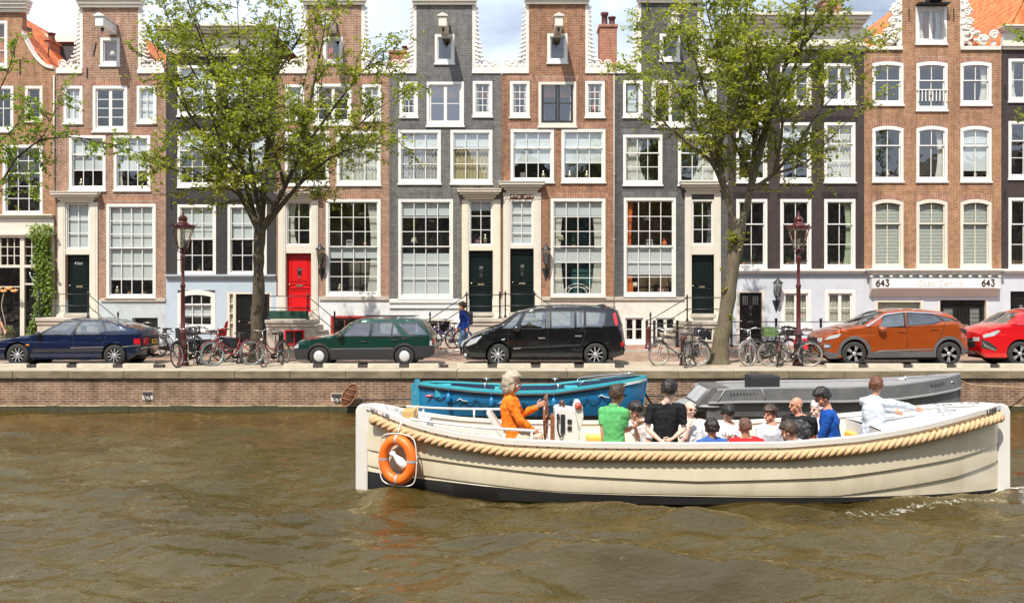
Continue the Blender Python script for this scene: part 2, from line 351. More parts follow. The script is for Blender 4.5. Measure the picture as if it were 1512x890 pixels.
    FO += np.where((X > 3.6) & (X < 8.4), 0.53 * np.exp(-((Y - (13.62 + 0.30 * (X - 3.7))) / 0.22) ** 2) * np.clip((X - 3.3) / 1.6, 0, 1) * np.clip((8.3 - X) / .8, .5, 1), 0)
    FO += 0.85 * np.exp(-(((X - 8.8) / 0.8) ** 2 + ((Y - 15.35) / 0.6) ** 2))
    FO += 0.42 * np.exp(-(((X + 3.0) / 0.9) ** 2 + ((Y - 15.7) / 0.12) ** 2))
    FO += np.where(X > 8.8, 0.5 * np.exp(-((Y - 15.0 + 0.25 * (X - 8.8)) / 0.5) ** 2), 0)
    H += 0.05 * np.clip(FO, 0, 1) * (0.5 + 0.5 * np.sin(X * 23 + Y * 31) * np.sin(X * 9.7 - Y * 17)) * (X > 3)
    for _ in range(14):                                     # waves cannot stand steeper than they break: relax the steepest faces
        g = np.hypot(np.gradient(H, axis=0) / np.gradient(Y, axis=0), np.gradient(H, axis=1) / np.gradient(X, axis=1))
        k = np.clip((g - 0.42) / 0.25, 0, 1); k = np.maximum(k, np.maximum(np.roll(k, 1, 0), np.roll(k, -1, 0)) * .8)
        H = H * (1 - k) + k * (np.roll(H, 1, 0) + np.roll(H, -1, 0) + np.roll(H, 1, 1) + np.roll(H, -1, 1)) / 4
    ny, nx = X.shape
    me = bpy.data.meshes.new('canal_water')
    co = np.stack([X, Y, H], -1).reshape(-1, 3)
    idx = np.arange(nx * ny).reshape(ny, nx)
    q = np.stack([idx[:-1, :-1], idx[:-1, 1:], idx[1:, 1:], idx[1:, :-1]], -1).reshape(-1, 4)
    me.vertices.add(len(co)); me.vertices.foreach_set('co', co.ravel())
    me.loops.add(q.size); me.loops.foreach_set('vertex_index', q.ravel().astype(np.int32))
    me.polygons.add(len(q)); me.polygons.foreach_set('loop_start', np.arange(0, q.size, 4, dtype=np.int32))
    me.polygons.foreach_set('use_smooth', np.ones(len(q), dtype=bool))
    a = me.attributes.new('foam', 'FLOAT', 'POINT'); a.data.foreach_set('value', FO.ravel().astype(np.float32))
    me.update(); me.validate(); me.materials.append(m)
    structure_o = bpy.data.objects.new('canal_water', me); COL.objects.link(structure_o); structure(structure_o)
water()

# ------------------------------------------------------------------ ground sheets
stone = M('quay_stone', (0.40, 0.345, 0.265), 0.9, var=0.25, vscale=3, dirt=(0.22, 0.18, 0.12), dscale=1.5, damt=0.55, bump=0.3)
sandy = M('parking_paving', (0.40, 0.33, 0.245), 0.95, var=0.28, vscale=5, dirt=(0.24, 0.18, 0.12), dscale=0.8, damt=0.6, bump=0.4, bscale=25)
roadm = BRICK('road_brick', (0.30, 0.17, 0.12), (0.36, 0.22, 0.16), (0.30, 0.24, 0.18), 0.2, 0.1, 'xy', 0.012, dirt=(0.20, 0.13, 0.09), damt=0.5, pale=(0.42, 0.33, 0.25), pamt=0.5)
pavem = BRICK('pavement_brick', (0.34, 0.17, 0.12), (0.42, 0.24, 0.17), (0.32, 0.26, 0.2), 0.3, 0.3, 'xy', 0.01, dirt=(0.20, 0.13, 0.09), damt=0.4, pale=(0.45, 0.36, 0.28), pamt=0.4)
b = MB(); b.quad((-600, YQ + .3, ZS - .02), (600, YQ + .3, ZS - .02), (600, 900, ZS - .02), (-600, 900, ZS - .02)); structure(b.build('ground', M('far_ground', (.3, .27, .22), .95)))
b = MB(); b.quad((RX[0], 26.55, ZS), (RX[1], 26.55, ZS), (RX[1], 29.2, ZS), (RX[0], 29.2, ZS)); structure(b.build('parking_strip', sandy))
b = MB(); b.quad((RX[0], 29.2, ZS), (RX[1], 29.2, ZS), (RX[1], 33.9, ZS), (RX[0], 33.9, ZS)); structure(b.build('road', roadm))
b = MB(); b.quad((RX[0], 34.05, ZP), (RX[1], 34.05, ZP), (RX[1], YF + .4, ZP), (RX[0], YF + .4, ZP)); structure(b.build('pavement', pavem))
b = MB()
x = RX[0]
while x < RX[1]:
    b.box(x, x + .985, 33.9, 34.05, ZS - .1, ZP + .004, bev=.012); x += 1.0
structure(b.build('kerb', M('kerb_stone', (.42, .38, .32), .9, var=.2, dirt=(.2, .17, .13))))

# ------------------------------------------------------------------ quay
qb = BRICK('quay_brick', (0.19, 0.09, 0.055), (0.30, 0.165, 0.105), (0.36, 0.27, 0.19), 0.22, 0.068, 'xz', 0.014, dirt=(0.13, 0.10, 0.055), damt=0.85, pale=(0.44, 0.32, 0.22), pamt=0.7, dscale=0.9)
algae = M('quay_algae', (0.045, 0.042, 0.018), 0.7, var=0.5, vscale=12, bump=0.8, bscale=18)
b = MB(); b.quad((RX[0], YQ, 0.13), (RX[1], YQ, 0.13), (RX[1], YQ, .86), (RX[0], YQ, .86), 0)
b.box(RX[0], RX[1], YQ - .01, YQ + .5, .1, .15, 2)
rq = random.Random(4); x = RX[0]
while x < RX[1]:
    w = rq.uniform(.3, .8); b.box(x, x + w, YQ - rq.uniform(.005, .03), YQ + .4, -.5, rq.uniform(.07, .125), 1); x += w
structure(b.build('quay_wall', [qb, algae, M('quay_ledge', (.42, .32, .2), .9, var=.4, dirt=(.1, .08, .04), damt=.8, dscale=4)]))
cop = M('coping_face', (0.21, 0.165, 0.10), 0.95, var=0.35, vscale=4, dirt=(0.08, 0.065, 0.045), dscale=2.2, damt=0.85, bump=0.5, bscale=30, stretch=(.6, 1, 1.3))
b = MB(); x = RX[0]; rq = random.Random(5)
while x < RX[1]:
    w = 1.5; b.box(x, x + w - .008, YQ - .07 - rq.uniform(0, .008), YQ + .86, .86, ZS + rq.uniform(-.004, .004), 0, bev=.02); x += w
o = b.build('quay_coping', [cop, stone])
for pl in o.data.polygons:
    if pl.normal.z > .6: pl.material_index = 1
structure(o)

# low concrete wheel stops along the quay edge, with dark blocks added in the gaps as their shadow
wsm = M('wheel_stop_concrete', (.52, .46, .36), .9, var=.2, dirt=(.25, .22, .12), damt=.5); wsd = M('iron_and_gap_shade', (.05, .04, .035), .7)
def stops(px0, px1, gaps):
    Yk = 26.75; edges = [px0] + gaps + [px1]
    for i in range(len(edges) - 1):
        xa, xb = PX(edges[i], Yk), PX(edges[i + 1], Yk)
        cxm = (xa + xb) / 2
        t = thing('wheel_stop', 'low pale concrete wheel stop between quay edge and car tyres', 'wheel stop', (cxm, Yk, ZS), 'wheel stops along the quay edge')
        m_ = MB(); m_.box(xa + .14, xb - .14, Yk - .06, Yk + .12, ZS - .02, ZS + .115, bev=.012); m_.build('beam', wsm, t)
        m_ = MB(); m_.box(xb - .12, xb + .12, Yk - .02, Yk + .16, ZS - .02, ZS + .085, bev=.01); m_.box(xb - .1, xb - .04, Yk - .05, Yk - .022, ZS, ZS + .06); m_.build('gap_shade', wsd, t)
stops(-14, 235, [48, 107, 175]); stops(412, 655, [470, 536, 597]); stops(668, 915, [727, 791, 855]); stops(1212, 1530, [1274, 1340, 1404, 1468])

# mooring rings on wall plates
def ring(px, py):
    t = thing('mooring_ring', 'iron mooring ring in a pale recessed plate in the quay wall' if px < 300 else 'iron mooring ring in the quay wall beside the cream boat stern', 'mooring ring', (PX(px, YQ), YQ, PZ(py, YQ)))
    c = origin(t)
    a = MB(); a.box(c.x - .14, c.x + .14, YQ - .012, YQ + .05, c.z - .1, c.z + .12); a.build('plate', M('ring_plate', (.7, .66, .58), .8, dirt=(.2, .15, .1)), t)
    a = MB(); a.box(c.x - .13, c.x + .13, YQ - .03, YQ - .013, c.z + .03, c.z + .11); a.tube([(c.x + .07 * cos(i * pi / 8), YQ - .05, c.z - .01 + .07 * sin(i * pi / 8)) for i in range(16)], .012, 6, closed=True); a.build('ring', wsd, t)
ring(218, 584); ring(497, 587)

# ------------------------------------------------------------------ the near bank behind the camera (what panes, paint and water mirror)
b = MB(); b.quad((-120, -3, 1.07), (120, -3, 1.07), (120, -60, 1.07), (-120, -60, 1.07)); b.quad((-120, -3, -.5), (120, -3, -.5), (120, -3, 1.07), (-120, -3, 1.07)); structure(b.build('near_quay', roadm))
opm = [BRICK('opposite_brick', (.10, .06, .045), (.14, .085, .06), (.12, .1, .08)), M('opposite_pane', (.03, .035, .04), .1), M('opposite_cream', (.5, .47, .4), .6)]
ro = random.Random(9); x = -70; k = 0
while x < 72:
    w = ro.uniform(5.5, 8.5); h_ = ro.uniform(11, 14.5); t = thing('opposite_house', 'brick canal house on the near bank behind the viewpoint', 'house', (x + w / 2, -14, 1.07), 'houses on the near bank'); m = MB()
    m.box(x + .02, x + w - .02, -24, -14, 1.05, h_, 0); m.prism([(x + .3, -14, h_ + .01), (x + w - .3, -14, h_ + .01), (x + w / 2, -14, h_ + 3)], (0, -10, 0), 0)
    for r_ in range(4):
        for c_ in range(3): xx = x + w * (c_ + .5) / 3; m.box(xx - .7, xx + .7, -14.0, -13.93, 2.4 + r_ * 3.1, 4.5 + r_ * 3.1, 2); m.box(xx - .58, xx + .58, -13.92, -13.9, 2.52 + r_ * 3.1, 4.38 + r_ * 3.1, 1)
    m.build('facade', opm, t); x += w
def fx(px): return PX(px, YF)
def fz(py): return PZ(py, YF)
cream = M('cream_paint', (0.66, 0.61, 0.51), 0.45, var=0.06, dirt=(0.45, 0.39, 0.3), dscale=1.5, damt=0.3)
white = M('white_paint', (0.72, 0.70, 0.65), 0.4, var=0.05, dirt=(0.55, 0.5, 0.42), dscale=2, damt=0.25)
greenblack = M('dark_green_gloss', (0.007, 0.014, 0.012), 0.18, var=0.15, coat=.5)
blackp = M('black_gloss', (0.014, 0.014, 0.013), 0.2, var=0.15, coat=.4)
redp = M('red_gloss', (0.62, 0.012, 0.015), 0.22, var=0.08, coat=.5)
brass = M('brass', (0.75, 0.62, 0.42), 0.3, metal=.9)
pane_m = GLASS('window_glass', (0.86, 0.9, 0.88), 0.15)
pane_h = GLASS('window_glass_bright', (0.80, 0.86, 0.86), 0.24)
room_d = M('room_dark', (0.14, 0.125, 0.105), 0.9, var=0.7, vscale=1.2, dirt=(0.2, 0.15, 0.1), dscale=1.7, damt=.5)
room_w = M('room_warm', (0.16, 0.10, 0.06), 0.9, var=0.6, vscale=1.5, dirt=(0.35, 0.26, 0.16), dscale=2.5, damt=.6)
room_t = M('room_teal', (0.015, 0.13, 0.12), 0.9, var=0.5, vscale=1.5, dirt=(0.04, 0.04, .04), dscale=2.0, damt=.8)
blind_m = M('blind_cloth', (0.74, 0.75, 0.76), 0.9, var=0.04, vscale=2)
curt_m = M('curtain_cloth', (0.70, 0.66, 0.60), 0.95, var=0.10, vscale=3)
curt_tan = M('curtain_tan', (0.52, 0.42, 0.24), 0.95, var=0.14, vscale=3)
curt_or = M('curtain_orange', (0.75, 0.16, 0.03), 0.9); curt_gr = M('curtain_grey', (0.12, .13, .16), 0.9); curt_gn = M('curtain_green', (0.45, 0.5, 0.34), .9)
slat_m = M('slat_blind', (0.66, 0.65, 0.58), 0.7, var=.05)
iron = M('black_iron', (0.018, 0.018, 0.02), 0.45, var=.2)
stoopm = M('stoop_stone', (0.50, 0.45, 0.37), 0.85, var=.22, vscale=4, dirt=(.2, .17, .12), dscale=2, damt=.6, bump=.2)
orn_m = M('ornament_white', (0.74, 0.70, 0.62), 0.6, var=.06, dirt=(.3, .26, .2), dscale=6, damt=.6)
tile_m = None
def mk_tiles():
    m, nt, p = new_mat('orange_roof_tile'); L = nt.links.new
    tc = N(nt, 'ShaderNodeTexCoord'); nz = N(nt, 'ShaderNodeTexNoise', i_Scale=4.0, i_Detail=6.0); L(tc.outputs['Object'], nz.inputs['Vector'])
    cr = N(nt, 'ShaderNodeValToRGB'); cr.color_ramp.elements[0].color = (0.42, 0.10, 0.03, 1); cr.color_ramp.elements[1].color = (0.85, 0.27, 0.09, 1)
    cr.color_ramp.elements[0].position = .3; cr.color_ramp.elements[1].position = .7
    L(nz.outputs['Fac'], cr.inputs[0]); L(cr.outputs[0], p.inputs['Base Color']); p.inputs['Roughness'].default_value = .8
    return m
tile_m = mk_tiles()
soldier = BRICK('soldier_brick', (0.36, 0.13, 0.07), (0.44, 0.2, 0.12), (0.42, 0.34, 0.26), 0.068, 0.4, 'xz', 0.012)
soldier_g = BRICK('soldier_brick_grey', (0.15, 0.145, 0.14), (0.2, 0.195, 0.19), (0.12, 0.115, 0.11), 0.068, 0.4, 'xz', 0.01)
soldier_d = BRICK('soldier_brick_dark', (0.035, 0.028, 0.028), (0.05, 0.04, 0.04), (0.03, 0.025, 0.025), 0.068, 0.4, 'xz', 0.01)

RR = random.Random(11)
class House:
    def __init__(s, name, label, x0, x1, rects, mats, zones, depth=.34, cat='house'):
        """rects: (x0,x1,ytop,ybottom) px union = facade outline; mats[0] wall; zones: list of (ybottom_px, matindex) downwards"""
        s.t = thing(name, label, cat, (fx((x0 + x1) / 2), YF, ZP)); s.x0, s.x1 = x0, x1
        s.rects = rects; s.holes = []; s.mats = mats; s.zones = zones; s.room = MB(); s.trim = MB(); s.extra = []; s.d = depth; s.wx = MB()
    def finish(s, roof=None, body_top=110, side=None):
        base = 430 + (EYE - ZP) * F / YF + 10
        xs = sorted(set([round(v, 2) for r in s.rects for v in r[:2]] + [round(v, 2) for h in s.holes for v in h[:2]]))
        ys = sorted(set([round(v, 2) for r in s.rects for v in r[2:]] + [round(v, 2) for h in s.holes for v in h[2:]] + [z[0] for z in s.zones]))
        def solid(i, j):
            if i < 0 or j < 0 or i >= len(xs) - 1 or j >= len(ys) - 1: return False
            cx_, cy_ = (xs[i] + xs[i + 1]) / 2, (ys[j] + ys[j + 1]) / 2
            if not any(r[0] < cx_ < r[1] and r[2] < cy_ < r[3] for r in s.rects): return False
            return not any(h[0] < cx_ < h[1] and h[2] < cy_ < h[3] for h in s.holes)
        m = s.wx; d = s.d
        for i in range(len(xs) - 1):
            for j in range(len(ys) - 1):
                if not solid(i, j): continue
                xa, xb, za, zb = fx(xs[i]), fx(xs[i + 1]), fz(ys[j + 1]), fz(ys[j])
                if abs(xs[i] - s.x0) < .1: xa += .002
                if abs(xs[i + 1] - s.x1) < .1: xb -= .002
                cy_ = (ys[j] + ys[j + 1]) / 2; mi = 0
                for (yb, k) in s.zones:
                    if cy_ < yb: mi = k; break
                y0 = YF
                m.quad((xa, y0, za), (xb, y0, za), (xb, y0, zb), (xa, y0, zb), mi)
                if not solid(i - 1, j): m.quad((xa, y0, za), (xa, y0, zb), (xa, y0 + d, zb), (xa, y0 + d, za), mi)
                if not solid(i + 1, j): m.quad((xb, y0, za), (xb, y0 + d, za), (xb, y0 + d, zb), (xb, y0, zb), mi)
                if not solid(i, j - 1): m.quad((xa, y0, zb), (xb, y0, zb), (xb, y0 + d, zb), (xa, y0 + d, zb), mi)
                if not solid(i, j + 1): m.quad((xa, y0, za), (xa, y0 + d, za), (xb, y0 + d, za), (xb, y0, za), mi)
        # body of the house behind the facade
        xa, xb, zt = fx(s.x0) + .004, fx(s.x1) - .004, fz(body_top)
        yb0, yb1 = YF + d + .003, YF + 9.5
        m.quad((xa, yb0, ZS), (xa, yb1, ZS), (xa, yb1, zt), (xa, yb0, zt), 0); m.quad((xb, yb0, ZS), (xb, yb1, ZS), (xb, yb1, zt), (xb, yb0, zt), 0)
        m.quad((xa, yb1, ZS), (xb, yb1, ZS), (xb, yb1, zt), (xa, yb1, zt), 0)
        m.quad((xa, YF + 1.8, ZS), (xb, YF + 1.8, ZS), (xb, YF + 1.8, zt), (xa, YF + 1.8, zt), 0)
        # close the back of the parapet / neck
        m.build('wall', s.mats, s.t)
        if s.room.v: s.room.build('room', [room_d, room_w, room_t, M('room_pale', (.4, .38, .33), .9, var=.3), M('room_black', (.018, .016, .015), .9, var=.6)], s.t)
        if s.trim.v: s.trim.build('frieze', [cream, white, stoopm, M('blue_grey_trim', (.36, .42, .46), .6)], s.t)
        if roof: s.roof(*roof)
    def roof(s, ytop, yeave, setback=.36, depth=9.5, apex=None, mat=None, pan=True):
        """gable roof with its ridge running back, pantile ribs modelled"""
        xa, xb = fx(s.x0) + .02, fx(s.x1) - .02; xm = (xa + xb) / 2 if apex is None else fx(apex); ze, zr = fz(yeave), fz(ytop)
        m = MB(); y0, y1 = YF + setback, YF + depth
        for sgn, xe in ((0, xa), (1, xb)):
            n = int((y1 - y0) / .07); rows = 16
            vs = []; 
            for i in range(n + 1):
                y = y0 + (y1 - y0) * i / n
                for j in range(rows * 2 + 1):
                    tt = j / (rows * 2); lap = .035 if j % 2 == 0 and j > 0 else 0.0
                    x = xe + (xm - xe) * tt; z = ze + (zr - ze) * tt + .03 * abs(sin(i * pi / 3.0)) + lap
                    vs.append((x, y, z))
            w = rows * 2 + 1
            m.add(vs, [(i * w + j, (i + 1) * w + j, (i + 1) * w + j + 1, i * w + j + 1) for i in range(n) for j in range(w - 1)], False)
        m.add([(xa, y0, ze - .04), (xb, y0, ze - .04), (xm, y0, zr - .04)], [(0, 1, 2)])
        m.build('roof', mat or tile_m, s.t)

    # --------------------------------------------------------------- windows
    def window(s, x0, x1, y0, y1, cols=3, rows=(1, 2), mid=None, blind=0, cur='', ven=0, arch=0, fm=None, room=0, cw=4.2, sill=True, kind='sash', glass=None, bar=.028,
               lintel=None, blind2=0, items=(), name='window', label=None, cm=None, curw=.3):
        fm = fm or white; s.holes.append((x0 + .35, x1 - .35, y0 + .35, y1 - .2))
        X0, X1, Z0, Z1 = fx(x0), fx(x1), fz(y1), fz(y0); c = cw / 38.04; f = MB(); yf = YF - .012; yb = YF + .11; ar = arch / 38.04
        bt = c * 1.25
        f.box(X0, X0 + c, yf, yb, Z0, Z1 - ar, bev=.008); f.box(X1 - c, X1, yf, yb, Z0, Z1 - ar, bev=.008); f.box(X0 + c, X1 - c, yf, yb - .003, Z0, Z0 + bt)
        xi0, xi1, zi0, zi1 = X0 + c, X1 - c, Z0 + bt, Z1 - c
        if arch:
            n = 10; top = [(X0 + (X1 - X0) * i / n, Z1 - ar * (2 * i / n - 1) ** 2) for i in range(n + 1)]
            f.prism([(x, yf, z) for x, z in top] + [(xi1, yf, Z1 - ar), (xi1, yf, Z1 - ar - c)] + [(xi1 + (xi0 - xi1) * i / 6, yf, Z1 - c - ar * (1 - (1 - (1 - 2 * i / 6) ** 2)) ) for i in range(1, 6)] + [(xi0, yf, Z1 - ar - c), (xi0, yf, Z1 - ar)], (0, yb - yf, 0)) if False else None
            for i in range(n):
                (xa, za), (xb2, zb) = top[i], top[i + 1]
                f.prism([(xa, yf - .003, za), (xb2, yf - .003, zb), (xb2, yf - .003, zb - c - .03), (xa, yf - .003, za - c - .03)], (0, yb - yf, 0))
                # masonry between the arch and the square head of the opening
                s.wx.prism([(xa, YF + .001, za), (xb2, YF + .001, zb), (xb2, YF + .001, Z1 + .012), (xa, YF + .001, Z1 + .012)], (0, .1, 0), 0)
        else: f.box(X0 + c, X1 - c, yf, yb - .002, Z1 - c, Z1)
        if sill: f.box(X0 - .035, X1 + .035, YF - .06, YF + .02, Z0 - .06, Z0 + .004, bev=.01)
        p = MB()
        def bars(xa, xb_, za, zb, nc, nr, y, st=.038):
            f.box(xa, xa + st, y, y + .04, za, zb); f.box(xb_ - st, xb_, y, y + .04, za, zb)
            f.box(xa + st, xb_ - st, y, y + .039, za, za + st * 1.2); f.box(xa + st, xb_ - st, y, y + .039, zb - st, zb)
            ia, ib, ja, jb = xa + st, xb_ - st, za + st * 1.2, zb - st
            for i in range(1, nc): q = ia + (ib - ia) * i / nc; f.box(q - bar / 2, q + bar / 2, y + .004, y + .035, ja, jb)
            for j in range(1, nr): q = ja + (jb - ja) * j / nr; f.box(ia, ib, y + .006, y + .033, q - bar / 2, q + bar / 2)
            p.quad((ia - .01, y + .02, ja - .01), (ib + .01, y + .02, ja - .01), (ib + .01, y + .02, jb + .01), (ia - .01, y + .02, jb + .01))
        if kind == 'sash':
            zm = fz(mid) if mid else zi0 + (zi1 - zi0) * rows[1] / (rows[0] + rows[1])
            bars(xi0, xi1, zm - .02, zi1, cols, rows[0], YF + .03); bars(xi0, xi1, zi0, zm + .025, cols, rows[1], YF + .072)
        elif kind == 'casement':
            xm = (xi0 + xi1) / 2; bars(xi0, xm, zi0, zi1, 1 if cols < 3 else cols // 2, rows[0], YF + .045, .06); bars(xm, xi1, zi0, zi1, 1 if cols < 3 else cols // 2, rows[0], YF + .046, .06)
        else:
            bars(xi0, xi1, zi0, zi1, cols, rows[0], YF + .045)
        w = f.build(name, fm, s.t)
        if label: w['label'] = label
        g = p.build('pane', glass or pane_m, w)
        # room behind
        r = s.room; r.mi = room; e = .0; dp = 1.35
        a0, a1, b0, b1 = X0 + .02, X1 - .02, Z0 + .02, Z1 - .02
        r.quad((a0 - .3, YF + dp, b0 - .2), (a1 + .3, YF + dp, b0 - .2), (a1 + .3, YF + dp, b1 + .1), (a0 - .3, YF + dp, b1 + .1))
        r.quad((a0, YF + .13, b0), (a0 - .3, YF + dp, b0 - .2), (a0 - .3, YF + dp, b1 + .1), (a0, YF + .13, b1)); r.quad((a1, YF + .13, b0), (a1 + .3, YF + dp, b0 - .2), (a1 + .3, YF + dp, b1 + .1), (a1, YF + .13, b1))
        r.quad((a0, YF + .13, b0), (a1, YF + .13, b0), (a1 + .3, YF + dp, b0 - .2), (a0 - .3, YF + dp, b0 - .2)); r.quad((a0, YF + .13, b1), (a1, YF + .13, b1), (a1 + .3, YF + dp, b1 + .1), (a0 - .3, YF + dp, b1 + .1))
        def cloth(xa, xb_, za, zb, y, amp, mat, nm, fold=.09, pinch=0):
            m_ = MB(); n = max(6, int((xb_ - xa) / .02)); vs = []; rows_ = 6; ph = RR.uniform(0, 6)
            for j in range(rows_ + 1):
                v = j / rows_
                for i in range(n + 1):
                    u = i / n; k = 1 - pinch * (1 - v); cxx = xa if pinch > 0 else xb_
                    xx = xa + (xb_ - xa) * u
                    if pinch: xx = (xa + (xx - xa) * (1 - pinch * sin(v * pi) ** .8)) if pinch > 0 else (xb_ - (xb_ - xx) * (1 + pinch * sin(v * pi) ** .8))
                    vs.append((xx, y + amp * sin(u * (xb_ - xa) / fold * 2 * pi + ph + .6 * sin(v * 3)), zb + (za - zb) * v))
            m_.add(vs, [(j * (n + 1) + i, j * (n + 1) + i + 1, (j + 1) * (n + 1) + i + 1, (j + 1) * (n + 1) + i) for j in range(rows_) for i in range(n)], True)
            m_.build(nm, mat, w)
        if blind:
            zb_ = zi1 - (zi1 - zi0) * blind; m_ = MB(); m_.box(xi0 - .03, xi1 + .03, YF + .135, YF + .14, zb_, Z1 - .02); m_.box(xi0 - .03, xi1 + .03, YF + .13, YF + .15, zb_ - .02, zb_ - .001); m_.build('blind', blind_m, w)
        if blind2:
            a_, b_ = blind2; m_ = MB(); m_.box(xi0 - .03, xi1 + .03, YF + .15, YF + .155, zi1 - (zi1 - zi0) * b_, zi1 - (zi1 - zi0) * a_); m_.build('blind', blind_m, w)
        if ven:
            m_ = MB(); z = Z1 - .05; ze = zi1 - (zi1 - zi0) * ven
            while z > ze: m_.quad((xi0 - .02, YF + .16, z), (xi1 + .02, YF + .16, z), (xi1 + .02, YF + .135, z - .048), (xi0 - .02, YF + .135, z - .048)); z -= .055
            m_.build('slat_blind', slat_m, w)
        W_ = xi1 - xi0
        if cur == 'full': cloth(xi0, xi1, zi0, Z1 - .02, YF + .19, .022, cm or curt_m, 'curtain', .13)
        if cur in ('L', 'both'): cloth(xi0, xi0 + W_ * curw, zi0, Z1 - .02, YF + .19, .022, cm or curt_m, 'curtain', .08, .35)
        if cur in ('R', 'both'): cloth(xi1 - W_ * curw, xi1, zi0, Z1 - .02, YF + .19, .022, cm or curt_m, 'curtain', .08, -.35)
        if lintel is not None:
            h_ = .24 if not arch else .22; s.wx.mi = 0
            if arch:
                n = 12
                for i in range(n):
                    t0, t1 = i / n, (i + 1) / n; q0 = Z1 - ar * (2 * t0 - 1) ** 2 + .015; q1 = Z1 - ar * (2 * t1 - 1) ** 2 + .015
                    xa, xb2 = X0 - .04 + (X1 - X0 + .08) * t0, X0 - .04 + (X1 - X0 + .08) * t1
                    s.wx.prism([(xa, YF - .006, q0), (xb2, YF - .006, q1), (xb2, YF - .006, q1 + h_), (xa, YF - .006, q0 + h_)], (0, .02, 0), lintel)
            else: s.wx.box(X0 - .1, X1 + .1, YF - .006, YF + .02, Z1 + .01, Z1 + h_, lintel)
        for it in items: s.item(it, w, xi0, xi1, zi0, zi1)
        return w
    def item(s, it, w, xi0, xi1, zi0, zi1):
        kind, u, v = it[:3]; x = xi0 + (xi1 - xi0) * u; z = zi0 + (zi1 - zi0) * v; y = YF + .28; m_ = MB()
        if kind == 'plant':
            h_ = it[3] if len(it) > 3 else .4
            m_.lathe((x, y, z), [(.06, 0), (.08, .12), (.07, .125)], 10, 1)
            for k in range(46):
                a = RR.uniform(0, 6.28); r = RR.uniform(.02, .16); zz = z + .12 + RR.uniform(0, h_); d = Vector((cos(a), sin(a) * .5, RR.uniform(-.2, .9))).normalized() * RR.uniform(.05, .1)
                p0 = Vector((x + r * cos(a) * .6, y + r * sin(a) * .4, zz)); sd = d.cross(Vector((0, 0, 1))).normalized() * .022
                m_.quad(p0, p0 + d * .5 + sd, p0 + d, p0 + d * .5 - sd, 0)
            m_.build('window_plant', [M('house_plant_leaf', (.06, .14, .03), .6, var=.4), M('terracotta', (.45, .2, .12), .8)], w)
        elif kind == 'vase':
            m_.lathe((x, y, z), [(.05, 0), (.1, .1), (.09, .2), (.035, .28), (.05, .34)], 14); m_.build('vase', it[3] if len(it) > 3 else brass, w)
        elif kind == 'lamp':
            m_.lathe((x, y, z), [(.06, 0), (.015, .03), (.015, .28)], 10, 1); m_.lathe((x, y, z + .24), [(.15, 0), (.08, .2)], 14, 0); m_.build('table_lamp', [M('lamp_cloth', (.75, .68, .5), .8), iron], w)
        elif kind == 'books':
            q = x
            for k in range(7):
                bw = RR.uniform(.02, .045); m_.box(q, q + bw, y, y + .14, z, z + RR.uniform(.16, .26), k % 3); q += bw + .003
            m_.build('row_of_books', [M('book_red', (.4, .06, .04), .8), M('book_blue', (.08, .14, .3), .8), M('book_cream', (.7, .64, .5), .8)], w)
        elif kind == 'pendant':
            m_.cyl((x, YF + .7, zi1), (x, YF + .7, z + .12), .006, 5, 1); m_.lathe((x, YF + .7, z), [(.17, 0), (.12, .08), (.03, .13)], 16, 0); m_.build('pendant_lamp', [M('lampshade_white', (.8, .78, .7), .6), iron], w)
        elif kind == 'frame':
            m_.box(x - .12, x + .12, y, y + .02, z, z + .3, 0); m_.box(x - .09, x + .09, y - .004, y - .001, z + .03, z + .27, 1); m_.build('picture_frame', [it[3] if len(it) > 3 else white, M('picture_grey', (.3, .28, .25), .8, var=.5, vscale=20)], w)
        elif kind == 'bedhead':
            for rr in (1, .72):
                m_.tube([(x + .52 * rr * cos(a), y, z + .42 * rr * sin(a)) for a in [pi * k / 20 for k in range(21)]], .022, 7)
            m_.tube([(x + .6 * (1 if k < 8 else 1) * cos(a), y + .01, z + .14 + .13 * sin(a)) for k, a in enumerate([2 * pi * k / 20 for k in range(21)])], .016, 6); m_.cyl((x - .6, y, z + .02), (x + .6, y, z + .02), .02); m_.build('curved_chair_back', white, w)

    # --------------------------------------------------------------- doors
    def door(s, x0, x1, y0, y1, mat, kind='panel', slot=True, recess=.16, label=None, knocker=True, double=False, writing=None):
        s.holes.append((x0, x1, y0, y1)); X0, X1, Z0, Z1 = fx(x0), fx(x1), fz(y1), fz(y0); y = YF + recess; W_, H_ = X1 - X0, Z1 - Z0; m = MB()
        m.box(X0 - .02, X1 + .02, y, y + .06, Z0 - .01, Z1 + .02)
        def pan(a, b_, c, d):                           # raised moulding frame with bevelled field
            xa, xb, za, zb = X0 + W_ * a, X0 + W_ * b_, Z0 + H_ * c, Z0 + H_ * d; t = .03
            m.box(xa, xb, y - .022, y - .001, za, za + t, bev=.006); m.box(xa, xb, y - .022, y - .001, zb - t, zb, bev=.006)
            m.box(xa, xa + t, y - .021, y - .001, za + t, zb - t); m.box(xb - t, xb, y - .021, y - .001, za + t, zb - t)
            m.box(xa + t * 2, xb - t * 2, y - .014, y - .001, za + t * 2, zb - t * 2, bev=.006)
        leafs = ((.0, .5), (.5, 1.)) if double else ((0., 1.),)
        for (a, b_) in leafs:
            w_ = b_ - a; pan(a + .12 * w_, b_ - .12 * w_, .52, .94); pan(a + .12 * w_, b_ - .12 * w_, .06, .38)
            m.box(X0 + W_ * (a + .08 * w_), X0 + W_ * (b_ - .08 * w_), y - .03, y - .001, Z0 + H_ * .405, Z0 + H_ * .425, bev=.008)
            m.box(X0 + W_ * (a + .08 * w_), X0 + W_ * (b_ - .08 * w_), y - .03, y - .001, Z0 + H_ * .475, Z0 + H_ * .49, bev=.008)
        if double: m.box(X0 + W_ * .5 - .012, X0 + W_ * .5 + .012, y - .026, y - .001, Z0, Z1)
